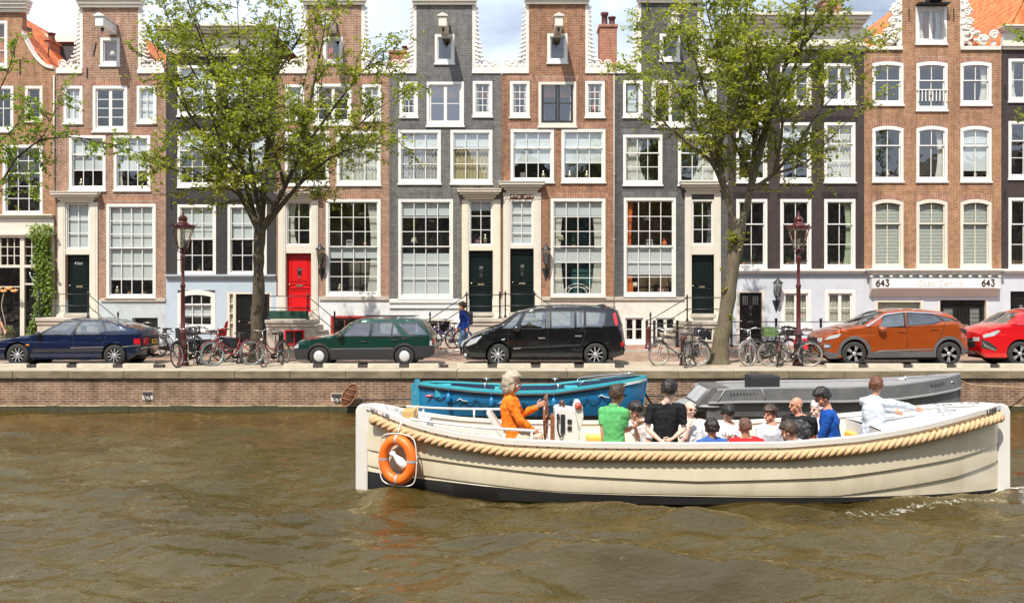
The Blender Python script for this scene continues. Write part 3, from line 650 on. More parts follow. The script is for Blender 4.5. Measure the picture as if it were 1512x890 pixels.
        o = m.build('door', mat, s.t)
        if label: o['label'] = label
        k = MB()
        if slot: k.box(X0 + W_ * .36, X0 + W_ * .64, y - .034, y - .003, Z0 + H_ * .44, Z0 + H_ * .465, bev=.005)
        if k.v: k.build('letter_slot', brass, o)
        k = MB(); k.ball((X0 + W_ * .09, y - .045, Z0 + H_ * .47), .03, 10, 7); k.cyl((X0 + W_ * .09, y - .04, Z0 + H_ * .47), (X0 + W_ * .09, y, Z0 + H_ * .47), .012, 8); k.build('knob', brass, o)
        if knocker:
            k = MB(); k.box(X0 + W_ * .42, X0 + W_ * .58, y - .03, y - .002, Z0 + H_ * .63, Z0 + H_ * .76, 1, bev=.004)
            for i in range(4): k.tube([(X0 + W_ * (.44 + .04 * i), y - .036, Z0 + H_ * .64), (X0 + W_ * (.455 + .04 * i), y - .036, Z0 + H_ * .75)], .005, 5, 0)
            k.tube([(X0 + W_ * .5 + .05 * cos(i * pi / 6), y - .045, Z0 + H_ * .6 + .05 * sin(i * pi / 6)) for i in range(12)], .008, 6, 0, closed=True); k.build('grille', [M('grille_metal', (.3, .3, .28), .35, metal=.8), blackp], o)
        if writing:
            k = MB(); text(k, writing, lambda u, v: (X0 + W_ * .3 + u, y - .028, Z0 + H_ * .83 + v), .11, W_ * .42, .014); k.build('name_plate', white, o)
        # doorstep and reveal
        q_ = MB(); q_.box(X0 - .06, X1 + .06, YF - .12, YF + recess + .01, Z0 - .13, Z0 - .004); q_.build('doorstep', stoopm, s.t)
        return o
    def surround(s, x0, x1, y0, y1, xi0, xi1, cor, bands=(), mat=None, frieze=False):
        """tall cream door case: two pilasters, bars between the openings and a projecting hood"""
        m = MB(); y = YF - .06; mat = mat or cream
        for (a, b_) in ((x0, xi0), (xi1, x1)):
            m.box(fx(a), fx(b_), y, YF + .2, fz(y1), fz(y0), bev=.01); m.box(fx(a) - .03, fx(b_) + .03, y - .03, YF - .002, fz(y1), fz(y1) + .26, bev=.012)
            w_ = fx(b_) - fx(a)
            m.box(fx(a) + w_ * .22, fx(b_) - w_ * .22, y - .014, y + .002, fz(y1) + .4, fz(y0) - .2, bev=.006)
        for (a, b_) in bands: m.box(fx(xi0), fx(xi1), YF - .03, YF + .195, fz(b_), fz(a), bev=.012)
        c0, c1, ca, cb = cor; h_ = fz(ca) - fz(cb)
        m.box(fx(x0) - .01, fx(x1) + .01, y - .015, YF + .1, fz(y0), fz(cb) + .002)
        for k, (e, pr) in enumerate(((.03, .10), (.10, .17), (.22, .27), (.30, .34))):
            f0, f1 = k / 4, (k + 1) / 4; m.box(fx(c0) + .30 - e, fx(c1) - .30 + e, YF - pr, YF + .05, fz(cb) + h_ * f0, fz(cb) + h_ * f1 - .002, bev=.008)
        m.box(fx(c0) - .02, fx(c1) + .02, YF - .37, YF + .05, fz(ca), fz(ca) + .03)
        if frieze:
            zz = (fz(y0) + fz(y0) - .3) / 2
            for sg in (-1, 1):
                for q in range(5):
                    cx_ = fx((x0 + x1) / 2) + sg * (.12 + .13 * q); m.tube([(cx_ + .06 * (1 - k / 14) * cos(k * .6 * sg), y - .03, fz(y0) - .12 + .05 * sin(q * 1.3) + .06 * (1 - k / 14) * sin(k * .6)) for k in range(13)], .012, 5)
        return m.build('door_surround', mat, s.t)
    def stoop(s, xa, xb, ytop, sdir, n=6, run=.25, y_out=1.25, rail=True, endpost=True, ybase=None, window=None, board=None):
        """stone landing with steps going down sideways and an iron railing"""
        Yo = YF - y_out; s3 = F / Yo; m = MB(); zt = fz(ytop) - .02; A, B_ = PX(xa, Yo), PX(xb, Yo)
        m.box(A, B_, Yo + .05, YF - .004, ZP - .02, zt - .13); m.box(A - .05, B_ + .05, Yo - .03, YF - .003, zt - .13, zt, bev=.02); m.box(A - .025, B_ + .025, Yo + .01, YF - .003, zt - .26, zt - .14, bev=.02)
        rise = (zt - ZP) / (n + 1); ex = B_ if sdir > 0 else A
        for i in range(n):
            z = zt - rise * (i + 1); q0, q1 = ex + sdir * run * i, ex + sdir * run * (i + 1)
            a_, b_ = min(q0, q1), max(q0, q1)
            m.box(a_, b_, Yo + .06, YF - .004, ZP - .02, z - .05); m.box(a_ - (.03 if sdir < 0 else -.051), b_ + (.03 if sdir > 0 else -.051), Yo + .0, YF - .003, z - .05, z, bev=.012)
        st = m.build('stoop', stoopm, s.t)
        if rail:
            r = MB(); yr = Yo + .06; zr = zt
            def post(x, z, h=.95):
                r.lathe((x, yr, z), [(.06, 0), (.06, .04), (.035, .08), (.028, .14), (.028, h - .1), (.04, h - .08), (.04, h - .02), (.025, h), (.03, h + .03), (.0, h + .06)], 12)
            post(A + .08, zr); post(B_ - .08, zr)
            for hh in (.88, .45): r.tube([(A - .02, yr, zr + hh), (B_ + .02, yr, zr + hh)], .016, 8)
            e0 = ex; e1 = ex + sdir * (run * n + .05); lowz = zt - rise * n
            for hh in (.88, .45): r.tube([(e0 - sdir * .08, yr, zr + hh), (e1, yr, lowz + hh - .02), (e1 + sdir * .14, yr, lowz + hh - .02)], .016, 8)
            if endpost: post(e1, lowz - rise, 1.1 + rise)
            rl = r.build('railing', iron, s.t)
            if board:
                r = MB(); r.box(A + .1, B_ - .1, yr - .03, yr - .005, zt + .03, zt + .34); r.build('railing_board', board, rl)
        if window:
            (u0, u1, v0, v1, fmat) = window; X0, X1, Z0, Z1 = PX(u0, Yo), PX(u1, Yo), PZ(v1, Yo), PZ(v0, Yo); f = MB(); yy = Yo + .045; t = .055
            f.box(X0, X1, yy - .04, yy, Z0, Z0 + t); f.box(X0, X1, yy - .04, yy, Z1 - t, Z1); f.box(X0, X0 + t, yy - .039, yy, Z0 + t, Z1 - t); f.box(X1 - t, X1, yy - .039, yy, Z0 + t, Z1 - t); f.box((X0 + X1) / 2 - .02, (X0 + X1) / 2 + .02, yy - .036, yy, Z0 + t, Z1 - t)
            ww = f.build('window', fmat, s.t); f = MB(); f.box(X0 + t, X1 - t, yy - .012, yy - .004, Z0 + t, Z1 - t); f.build('pane', M('dark_cellar_glass', (.02, .02, .022), .12), ww)
        return st
    def cornice(s, x0, x1, y0, y1, proj=.3, steps=4, mi=0, up=None):
        t = MB(); h_ = fz(y0) - fz(y1)
        for k in range(steps):
            f0, f1 = k / steps, (k + 1) / steps; e = proj * ((k + 1) / steps) ** .8
            t.box(fx(x0) + (proj - e) * .6, fx(x1) - (proj - e) * .6, YF - e - .02, YF + s.d * .6 + .01 * k, fz(y1) + h_ * f0, fz(y1) + h_ * f1 - .003, mi, bev=.008)
        if up:      # pediment above the picture's edge
            xm = (x0 + x1) / 2; t.prism([(fx(x0) + .1, YF - .1, fz(y0) + .004), (fx(x1) - .1, YF - .1, fz(y0) + .004), (fx(xm), YF - .1, fz(y0) + up)], (0, .4, 0), mi)
        t.build('cornice' if y0 < 390 else 'ledge', [cream, white, stoopm, M('blue_grey_trim', (.36, .42, .46), .6)], s.t)
    def neck_orn(s, px, ytop, ybot, xend, side):
        """white carved scroll-work between neck and shoulder: leaves down the neck, volutes along the shoulder"""
        m = MB(); yy = YF + .1; d = .11
        m.box(fx(px), fx(px + side * 4.5), YF + .02, YF + .2, fz(ybot), fz(ytop), bev=.01)
        n = 13
        for i in range(n):
            t_ = i / (n - 1); z = fz(ytop + 4 + (ybot - ytop - 18) * t_); w_ = (.10 + .20 * t_ ** 2.2) ; x = fx(px) + side * (.11 + w_ * .5)
            w_ *= RR.uniform(.8, 1.25)
            lf = bez([(x - side * w_ * .5, yy, z + .10), (x, yy - .05, z + .03), (x + side * w_ * .55, yy - .02, z - .01), (x + side * w_ * RR.uniform(.55, .8), yy, z + RR.uniform(.03, .09))], 4); m.tube(lf, [(.055 + .03 * t_) * (1 - .75 * q / (len(lf) - 1)) for q in range(len(lf))], 6)
            m.ball((x - side * w_ * .2, yy - .03, z - .05), (.05 + w_ * .15, .06, .05), 8, 6)
        m.box(fx(min(px, xend)), fx(max(px, xend)), YF - .05, YF + .26, fz(ybot + 6), fz(ybot) - .003, bev=.012)
        m.box(fx(min(px, xend)) + .03, fx(max(px, xend)) - .02, YF - .02, YF + .22, fz(ybot), fz(ybot - 3), bev=.01)
        def volute(cx_, cz, r, turns, sg, th=.035):
            pts = [];
            for k in range(30):
                a = k / 29 * turns * 2 * pi; rr = r * (1 - .82 * k / 29); pts.append((cx_ + sg * rr * cos(a), yy, cz + rr * sin(a)))
            m.tube(pts, [th * (1 - .4 * k / 29) for k in range(30)], 7)
            m.ball((cx_, yy, cz), (r * .3, .07, r * .3), 8, 6)
        L_ = abs(fx(xend) - fx(px)); zb = fz(ybot - 3)
        x1_ = fx(px) + side * (L_ * .45); x2_ = fx(px) + side * (L_ * .82)
        volute(x1_, zb + .17, .17, 1.6, side); volute(x2_, zb + .16, .16, 1.6, -side)
        m.tube(bez([(fx(px) + side * .12, yy, zb + .75), (fx(px) + side * L_ * .25, yy, zb + .42), (x1_ - side * .1, yy, zb + .2)], 6), .045, 7)
        for k in range(7):
            q = fx(px) + side * (L_ * (.1 + .125 * k)); m.ball((q, yy, zb + .06 + .05 * (k % 2)), (.1, .06, .07), 8, 6)
        return m.build('gable_scroll', orn_m, s.t)
    def hoist(s, xc, ytop, mat=None):
        """hoisting beam with cap board sticking out over the attic window"""
        x = fx(xc); z = fz(ytop); m = MB(); m.box(x - .15, x + .15, YF - 1.25, YF + .02, z, z + .36, 0, bev=.01); m.box(x - .2, x + .2, YF - 1.3, YF + .0, z + .363, z + .4, 0); m.prism([(x - .2, YF - 1.3, z + .402), (x + .2, YF - 1.3, z + .402), (x, YF - 1.3, z + .5)], (0, 1.3, 0), 0)
        o = m.build('hoist_beam', mat or cream, s.t); m = MB(); m.box(x - .04, x + .04, YF - 1.0, YF - .9, z - .12, z - .003); m.tube([(x + .04 * cos(a), YF - .95, z - .16 + .05 * sin(a)) for a in [pi * .5 + k * .5 for k in range(9)]], .012, 6); m.build('hook', iron, o)
    def anchor(s, px, py, h=.45, tilt=0):
        a = MB(); x, z = fx(px), fz(py); a.obox((x, YF - .02, z), (.018, 0, 0), (0, .015, 0), (tilt * .1, 0, h / 2)); a.build('wall_anchor', iron, s.t)
    def plinth(s, y, x0=None, x1=None, mi=2, h=5, pr=.06):
        t = MB(); t.box(fx(x0 or s.x0) + .003, fx(x1 or s.x1) - .003, YF - pr, YF - .003, fz(y + h), fz(y), mi, bev=.012); t.build('plinth_ledge', [cream, white, stoopm, M('blue_grey_trim', (.36, .42, .46), .6)], s.t)
YB = 513                                         # facade foot in photo rows
br_tan = BRICK('brick_tan', (0.28, 0.120, 0.072), (0.36, 0.172, 0.105), (0.42, 0.33, 0.25), mort=.013, pale=(.4, .27, .19), pamt=.35)
br_or = BRICK('brick_orange', (0.32, 0.135, 0.062), (0.41, 0.19, 0.09), (0.40, 0.29, 0.19), mort=.012, pale=(.4, .26, .17), pamt=.3)
br_rust = BRICK('brick_rust', (0.25, 0.095, 0.048), (0.35, 0.155, 0.078), (0.36, 0.25, 0.165), mort=.012)
br_grey = BRICK('brick_grey_painted', (0.155, 0.145, 0.134), (0.20, 0.188, 0.173), (0.105, 0.097, 0.088), mort=.011, damt=.4, dirt=(.07, .062, .055), pale=(.22, .205, .185), pamt=.35, rough=.7, paint=1)
br_dgrey = BRICK('brick_dark_grey_painted', (0.092, 0.088, 0.083), (0.128, 0.122, 0.115), (0.05, 0.048, 0.046), mort=.008, damt=.25, dirt=(.05, .05, .05), pale=(.16, .16, .16), pamt=.2, rough=.7, paint=1)
br_char = BRICK('brick_charcoal', (0.032, 0.028, 0.029), (0.043, 0.038, 0.039), (0.022, 0.019, 0.02), mort=.008, damt=.2, rough=.6, paint=1)
br_brown = BRICK('brick_dark_brown', (0.046, 0.029, 0.024), (0.060, 0.039, 0.032), (0.03, 0.02, 0.017), mort=.01, damt=.2, rough=.65, paint=1)
ltblue = M('light_blue_plaster', (0.42, 0.50, 0.56), .7, var=.06, vscale=2, dirt=(.38, .43, .46), dscale=1.3, damt=.5)
ltgrey = M('light_grey_plaster', (0.54, 0.56, 0.60), .7, var=.05, vscale=2, dirt=(.42, .42, .4), dscale=1.3, damt=.45)
plinth_bg = M('plinth_blue_grey', (0.46, 0.51, 0.52), .8, var=.08, dirt=(.28, .27, .24), dscale=1.6, damt=.5)
plinth_w = M('plinth_white', (0.68, 0.68, 0.67), .7, var=.08, dirt=(.4, .38, .34), dscale=1.8, damt=.5)
plinth_s = M('plinth_sandstone', (0.52, 0.46, 0.38), .85, var=.16, dirt=(.28, .23, .17), dscale=2, damt=.5, bump=.2)
plinth_c = M('plinth_cream_stone', (0.66, 0.62, 0.54), .85, var=.12, dirt=(.4, .36, .3), dscale=2, damt=.5, bump=.2)

# ---- H0, orange brick house with a shop front, cut by the left edge
h = House('brick_house', 'orange brick house with curved gable and dark shop front at the left edge', -85, 81.5, [(-85, 81.5, 105, YB), (-55, 33, 18, 105)], [br_or, soldier], [(600, 0)])
for k in range(12):                                   # bell curve filled by a stepped row of prisms
    a, b_ = k / 12, (k + 1) / 12; f_ = lambda t: 20 + 83 * (1 - (1 - t) ** 2.4)
    for sg, xo in ((1, 33), (-1, -55)):
        xa, xb = xo + sg * 46 * a, xo + sg * 46 * b_
        h.wx.prism([(fx(xa), YF + .001, fz(106)), (fx(xb), YF + .001, fz(106)), (fx(xb), YF + .001, fz(50 + 52 * (1 - (1 - b_) ** 2.2))), (fx(xa), YF + .001, fz(50 + 52 * (1 - (1 - a) ** 2.2)))], (0, .3, 0), 0)
        h.trim.prism([(fx(xa), YF - .06, fz(50 + 52 * (1 - (1 - a) ** 2.2))), (fx(xb), YF - .06, fz(50 + 52 * (1 - (1 - b_) ** 2.2))), (fx(xb), YF - .06, fz(45 + 52 * (1 - (1 - b_) ** 2.2))), (fx(xa), YF - .06, fz(45 + 52 * (1 - (1 - a) ** 2.2)))], (0, .4, 0), 0)
h.cornice(-62, 44, 0, 19, .3, up=1.0)
h.window(-60, -30, 127, 194, 2, (2,), kind='fixed', room=0); h.window(-12, 20, 127, 194, 2, (2,), kind='fixed'); h.window(37, 63, 127, 179, 1, (2,), kind='fixed', fm=cream)
h.window(-22, 11, 31, 100, 2, (3,), kind='fixed'); h.window(-80, -20, 214, 318, 3, (1, 2), cur='both'); h.window(4, 63, 214, 318, 3, (2, 3), cur='', lintel=1)
h.anchor(21, 76); h.anchor(30, 100, .5); h.anchor(72, 78, .4)
h.holes.append((-80, 80, 351, YB - 4))
h.cornice(-85, 81, 317, 323, .22, 3); h.trim.box(fx(-85), fx(80.5), YF - .08, YF - .003, fz(346), fz(323.5), 0); h.cornice(-85, 80.5, 344, 351, .14, 2)
sf = MB()
for xx in (-80, -38, 30): sf.box(fx(xx), fx(xx + 6.5), YF - .03, YF + .12, fz(YB - 4), fz(351), bev=.01)
sf.box(fx(-80), fx(81), YF - .02, YF + .11, fz(395), fz(391)); sf.box(fx(-80), fx(81), YF - .02, YF + .11, fz(YB + 1), fz(488), 1); sf.box(fx(74), fx(80.6), YF - .03, YF + .12, fz(YB), fz(351))
for xx in range(-30, 30, 10): sf.box(fx(xx), fx(xx) + .03, YF + .02, YF + .06, fz(391), fz(352))
for xx in (46, 56, 66): sf.box(fx(xx), fx(xx) + .03, YF + .02, YF + .06, fz(391), fz(352))
for yy in (364, 377): sf.box(fx(-74), fx(76), YF + .022, YF + .058, fz(yy + 1), fz(yy))
sf.box(fx(-33), fx(30), YF, YF + .08, fz(424), fz(422.6)); sf.box(fx(36.5), fx(75), YF, YF + .08, fz(420.5), fz(418))
shop = sf.build('shop_front', [cream, blackp], h.t)
pg = MB(); pg.quad((fx(-80), YF + .07, fz(488)), (fx(37), YF + .07, fz(488)), (fx(37), YF + .07, fz(351)), (fx(-80), YF + .07, fz(351))); pg.quad((fx(37), YF + .071, fz(419)), (fx(75), YF + .071, fz(419)), (fx(75), YF + .071, fz(351)), (fx(37), YF + .071, fz(351))); pg.build('pane', pane_m, shop)
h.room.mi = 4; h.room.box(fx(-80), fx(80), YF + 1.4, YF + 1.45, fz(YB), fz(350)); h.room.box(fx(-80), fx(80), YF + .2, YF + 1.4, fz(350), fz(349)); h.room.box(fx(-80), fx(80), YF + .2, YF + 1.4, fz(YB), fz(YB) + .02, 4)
d_ = h.door(40, 73, 420, 505, blackp, label='black shop door with brass letter slot'); h.holes.pop()
im = MB(); im.tube([(fx(57) + .38 * cos(a), YF + .09, fz(402) + .38 * sin(a)) for a in [pi + pi * k / 16 for k in range(17)]], .03, 7); im.build('round_sign_ring', M('zinc', (.5, .5, .48), .4, metal=.5), shop)
h.finish(roof=(8, 118), body_top=118)
# dried-flower lamp standing in the shop window
t = thing('flower_lamp', 'amber glass flower lamp on a twisted stem inside the dark shop window', 'lamp', (fx(12), YF - .35, ZP))
c = origin(t); a = MB(); a.lathe(c, [(.16, 0), (.16, .03), (.02, .05)], 14); a.tube(bez([c, c + Vector((.08, 0, .8)), c + Vector((-.06, 0, 1.5)), c + Vector((.02, 0, 2.0))]), .018, 7)
a.build('stem', M('lamp_stem', (.6, .5, .36), .4, metal=.6), t); a = MB()
for q in range(5):
    ctr = c + Vector((.02 + (q - 2) * .2, 0, 2.05 + .1 * (q % 2)))
    for k in range(6):
        an = k * pi / 3 + .3; dd = Vector((cos(an), .3 * sin(an), .7 + .3 * sin(an))) * .16; a.tube([ctr, ctr + dd * .5, ctr + dd], [.012, .045, .008], 6)
a.build('petals', M('amber_glass', (.6, .3, .1), .3, var=.3), t)
bt = thing('round_shrub', 'small round grey-green shrub in a pot below the shop window', 'shrub', (fx(22), YF - .6, ZP))
c = origin(bt); a = MB(); a.lathe(c, [(.14, 0), (.2, .28), (.19, .29)], 16); a.build('pot', stoopm, bt); a = MB()
for k in range(900):
    v = Vector((RR.gauss(0, 1), RR.gauss(0, 1), RR.gauss(0, 1))).normalized() * RR.uniform(.18, .3); p0 = c + Vector((0, 0, .5)) + v; q = v.normalized() * .05; sd = q.cross(Vector((RR.random(), RR.random(), 1))).normalized() * .014
    a.quad(p0, p0 + q * .5 + sd, p0 + q, p0 + q * .5 - sd)
a.build('foliage', M('shrub_leaf', (.2, .24, .1), .7, var=.4), bt)

# ---- H1
h = House('brick_house', 'tan brick neck-gable house with dark green door at the left', 81.5, 245, [(81.5, 245, 109, YB), (122, 203, 12, 109)], [br_tan, soldier, plinth_bg], [(442, 0), (600, 2)])
h.cornice(113, 212, -6, 12, .26, up=1.1); h.neck_orn(122, 12, 103, 83, -1); h.neck_orn(203, 12, 103, 243, 1)
h.window(148, 177, 56, 97, 1, (1,), kind='fixed', items=(('lamp', .5, .05),)); h.hoist(167, 52, white); h.anchor(140, 73, .5, .5); h.anchor(129, 108, .4)
h.window(94, 122, 127, 182, 2, (2,), kind='fixed', blind=1.0, lintel=1); h.window(137, 188, 127, 194, 2, (4,), kind='casement', lintel=1); h.window(202, 231, 127, 182, 2, (3,), kind='fixed', blind=.95, lintel=1)
h.window(102, 156, 200, 281, 3, (1, 2), mid=228, blind2=(0, .66), lintel=1, items=(('vase', .2, .0),)); h.window(168, 222, 200, 281, 3, (1, 2), mid=228, blind2=(0, .66), lintel=1, cur='L', curw=.15)
h.window(157, 230, 301, 441, 4, (3, 3), mid=366, blind=.5, blind2=(.5, .83), lintel=1, items=(('plant', .4, 0, .2), ('plant', .75, 0, .25), ('vase', .12, 0)))
h.surround(86, 145, 299, 474, 97, 133, (80, 149, 285, 299), ((367, 376),))
h.window(97, 133, 299, 369, 2, (3,), kind='fixed', cw=2, sill=False, blind=1.0); h.door(98, 132, 376, 462, greenblack, writing='Alisol', knocker=False)
h.plinth(440, 149); h.stoop(54, 132, 467, 1, n=5, run=.2); h.holes.append((195, 233, 469, 485)); h.room.mi = 0; h.room.box(fx(194), fx(234), YF + .5, YF + .52, fz(486), fz(468)); h.finish(roof=(22, 125), body_top=125)
# ---- H2
h = House('brick_house', 'charcoal brick house with pale blue ground floor behind the left tree', 245, 408, [(245, 408, 84, YB)], [br_char, soldier_d, ltblue], [(409, 0), (600, 2)])
h.cornice(238, 410, 40, 56, .5); h.trim.box(fx(245), fx(408), YF - .06, YF + .1, fz(78), fz(56), 0); h.cornice(244, 409, 77, 84, .12, 2)
for (a, b_) in ((262, 319), (336, 394)):
    h.window(a, b_, 97, 171, 3, (1, 2), blind=.6, lintel=1); h.window(a, b_, 194, 276, 3, (1, 2), blind=.75 if a > 300 else .4, lintel=1)
    h.window(a, b_, 302, 407, 3, (2, 2), mid=353, blind=.36 if a < 300 else .3, blind2=(.3, .48), lintel=1, items=(('plant', .5, 0, .15),) if a < 300 else ())
h.cornice(245, 408, 405, 411, .12, 2, 3); h.anchor(253, 300); h.anchor(320, 300); h.anchor(327, 300)
h.window(262, 318, 428, 488, 3, (1, 2), arch=5, blind2=(.3, .75), cw=6, room=3); 
h.holes.append((335, 401, 431, YB - 1))
m_ = MB(); m_.box(fx(335), fx(339), YF, YF + .13, fz(YB), fz(431)); m_.box(fx(344), fx(348), YF, YF + .13, fz(YB), fz(431)); m_.box(fx(397), fx(401), YF, YF + .13, fz(YB), fz(431)); m_.box(fx(339), fx(397), YF + .002, YF + .13, fz(434), fz(431))
for yy in (448, 462, 476): m_.box(fx(339), fx(344), YF + .004, YF + .1, fz(yy + 1.5), fz(yy))
m_.build('door_surround', cream, h.t); m_ = MB(); m_.box(fx(339), fx(344), YF + .1, YF + .12, fz(YB), fz(434)); m_.build('side_light', M('frosted_glass', (.4, .38, .33), .3), h.t)
h.door(348, 397, 434, 511, blackp, recess=.1); h.holes.pop(); h.finish(body_top=84, roof=None)
b = MB(); b.quad((fx(245), YF + .3, fz(50)), (fx(408), YF + .3, fz(50)), (fx(408), YF + 9, fz(50)), (fx(245), YF + 9, fz(50))); b.build('flat_roof', M('roof_felt', (.12, .12, .12), .9), h.t)

# ---- H3
h = House('brick_house', 'tan brick neck-gable house with the bright red front door', 408, 575, [(408, 575, 109, YB), (453, 533, 8, 109)], [br_tan, soldier, plinth_w, soldier], [(438, 0), (600, 2)])
h.cornice(444, 542, -10, 8, .26, up=1.1); h.neck_orn(453, 8, 103, 410, -1); h.neck_orn(533, 8, 103, 574, 1)
w_ = h.window(477, 506, 55, 94, 1, (1,), kind='fixed'); h.hoist(491, 50, white)
b = MB(); b.box(fx(482), fx(491), YF + .16, YF + .17, fz(91), fz(57)); b.build('red_shutter', M('red_cloth', (.6, .07, .04), .8), w_)
h.window(421, 449, 125, 178, 2, (4,), kind='fixed', lintel=1, blind=.4); h.window(464, 519, 124, 184, 2, (3,), kind='casement', lintel=1); h.window(535, 563, 125, 178, 2, (4,), kind='fixed', lintel=1, cur='full')
h.window(421, 486, 194, 273, 3, (1, 2), blind=.5, lintel=1); h.window(497, 562, 194, 273, 3, (1, 2), cur='full', lintel=1)
h.window(481, 562, 294, 437, 4, (3, 3), mid=364, cur='R', curw=.24, blind2=(.5, .62), lintel=1, items=(('pendant', .62, .87), ('plant', .72, .52, .3), ('vase', .2, .0), ('frame', .4, .5)))
w_ = h.window(483, 560, 380, 381, 1, (1,), kind='fixed') if False else None
h.surround(411, 470, 297, 472, 422, 460, (408, 472, 283, 296), ((362, 374),))
h.window(422, 460, 297, 364, 2, (3,), kind='fixed', cw=2, sill=False, cur='L', curw=.4); h.door(423, 459, 374, 461, redp, label='bright red gloss front door', slot=True)
h.plinth(438, 472); h.stoop(393, 457, 470, 1, n=4, run=.22, window=(420, 449, 487, 509, redp), board=M('green_board', (.012, .06, .035), .6))
h.window(488, 562, 466, 496, 4, (1,), kind='fixed', fm=M('red_brown_paint', (.4, .05, .04), .4), room=3, cw=3); h.finish(roof=(92, 140), body_top=140)
# ---- H4
h = House('brick_house', 'grey painted brick neck-gable house with black panelled door and white plinth', 575, 740.5, [(575, 740.5, 109, YB), (615, 697, 8, 109)], [br_grey, soldier_g, plinth_w], [(441, 0), (600, 2)])
h.cornice(606, 706, -10, 8, .26, up=1.1); h.neck_orn(615, 8, 103, 576, -1); h.neck_orn(697, 8, 103, 739, 1)
h.window(642, 671, 51, 94, 1, (1,), kind='fixed', cur='L', cm=curt_gr); h.hoist(657, 52)
h.window(590, 617, 121, 173, 2, (4,), kind='fixed', cur='both', lintel=1); h.window(630, 685, 121, 186, 2, (2,), kind='casement', lintel=1, glass=pane_h); h.window(698, 727, 120, 172, 2, (4,), kind='fixed', cur='both', lintel=1)
h.window(588, 651, 192, 271, 3, (1, 2), mid=219, blind=.3, cur='full', cm=M('curtain_lilac', (.5, .46, .48), .95), lintel=1); h.window(665, 727, 192, 271, 3, (1, 2), mid=219, blind=.28, cur='full', cm=curt_tan, lintel=1)
h.window(588, 669, 294, 441, 4, (3, 3), mid=364, blind=.14, blind2=(.55, 1.0), lintel=1, items=(('lamp', .25, .5), ('plant', .6, .5, .35), ('plant', .8, .5, .4), ('pendant', .6, .8)))
h.surround(682, 739, 295, 474, 692, 728, (676, 740, 281, 295), ((362, 370),), M('cream_yellow', (.70, .63, .50), .5, var=.06, dirt=(.45, .38, .28), damt=.3))
h.window(692, 728, 295, 364, 2, (3,), kind='fixed', cw=2, sill=False, blind=.2, items=(('vase', .7, .05), ('books', .2, .05))); h.door(693, 727, 370, 461, greenblack)
h.plinth(442, None, 682, 1); h.plinth(452, None, 682, 1, 3)
h.stoop(686, 741, 468, -1, n=5, run=.25)
h.window(594, 668, 470, 500, 4, (1,), kind='fixed', fm=cream, cw=3); h.finish(roof=(92, 140), body_top=140)
# ---- H5
h = House('brick_house', 'rust brick neck-gable house with black attic doors and carved cream doorcase', 740.5, 907, [(740.5, 907, 109, YB), (781, 864, 7, 109)], [br_rust, soldier, plinth_s], [(438, 0), (600, 2)])
h.cornice(772, 873, -11, 7, .26, up=1.1); h.neck_orn(781, 7, 103, 742, -1); h.neck_orn(864, 7, 103, 906, 1)
h.window(808, 838, 50, 93, 1, (1,), kind='fixed'); h.hoist(823, 52)
h.window(753, 782, 120, 173, 2, (4,), kind='fixed', cur='both', lintel=1); h.window(864, 893, 120, 173, 2, (4,), kind='fixed', cur='both', lintel=1, items=(('vase', .5, .1, curt_or),))
w_ = h.window(795, 851, 121, 187, 2, (2,), kind='casement', cur='both', curw=.14, fm=cream, lintel=1); w_.data.materials[0] = cream
b = MB()
for (xa, xb) in ((800, 823.3), (823.7, 846)):
    x_, y_ = fx(xa), fx(xb); b.box(x_, x_ + .08, YF + .03, YF + .044, fz(181), fz(124)); b.box(y_ - .08, y_, YF + .03, YF + .044, fz(181), fz(124)); b.box(x_, y_, YF + .031, YF + .043, fz(181), fz(178)); b.box(x_, y_, YF + .031, YF + .043, fz(126), fz(124)); b.box(x_, y_, YF + .031, YF + .043, fz(153), fz(151.5))
b.build('black_sash', blackp, w_)
h.window(754, 818, 191, 269, 3, (1, 2), mid=218, blind=.3, blind2=(.3, .66), room=2, lintel=1, items=(('frame', .25, 0, blackp), ('vase', .8, 0))); h.window(829, 894, 191, 269, 3, (1, 2), mid=218, blind=.3, blind2=(.3, .66), room=2, lintel=1, items=(('vase', .15, 0), ('vase', .6, .0)))
h.window(813, 894, 293, 440, 4, (3, 3), mid=364, blind=.15, blind2=(.5, .66), cur='both', curw=.24, room=2, lintel=1, items=(('plant', .42, .5, .35), ('bedhead', .5, .0), ('lamp', .15, .52)))
h.surround(743, 799, 287, 472, 753, 788, (737, 804, 270, 285), ((361, 367),), frieze=True)
h.window(753, 788, 295, 363, 2, (4,), kind='fixed', cw=2, sill=False, blind=1.0, room=2); h.door(754, 788, 367, 461, greenblack)
h.plinth(438, 801, None, 2); h.stoop(743, 792, 467, 1, n=5, run=.25); h.finish(roof=(92, 140), body_top=140)
# ---- H6
h = House('brick_house', 'dark grey brick neck-gable house with orange curtain and cream stone plinth', 907, 1075, [(907, 1075, 109, YB), (947, 1030, 5, 109)], [br_dgrey, soldier_g, plinth_c], [(438, 0), (600, 2)])
h.cornice(938, 1039, -12, 5, .26, up=1.1); h.neck_orn(947, 5, 103, 908, -1); h.neck_orn(1030, 5, 103, 1073, 1)
h.window(974, 1004, 50, 90, 1, (1,), kind='fixed'); h.hoist(989, 50)
w_ = h.window(920, 949, 119, 173, 1, (1,), kind='fixed', blind=1.0, lintel=1)
b = MB(); X0, X1, Z0, Z1 = fx(925), fx(941), fz(166), fz(124)
for (a_, b_, c_, d_) in ((X0, X1, Z0, Z0 + .03), (X0, X1, Z1 - .03, Z1), (X0, X0 + .03, Z0 + .03, Z1 - .03), (X1 - .03, X1, Z0 + .03, Z1 - .03), (X0 + .03, X1 - .03, fz(147), fz(146))): b.box(a_, b_, YF + .03, YF + .04, c_, d_)
b.build('black_frame', blackp, w_)
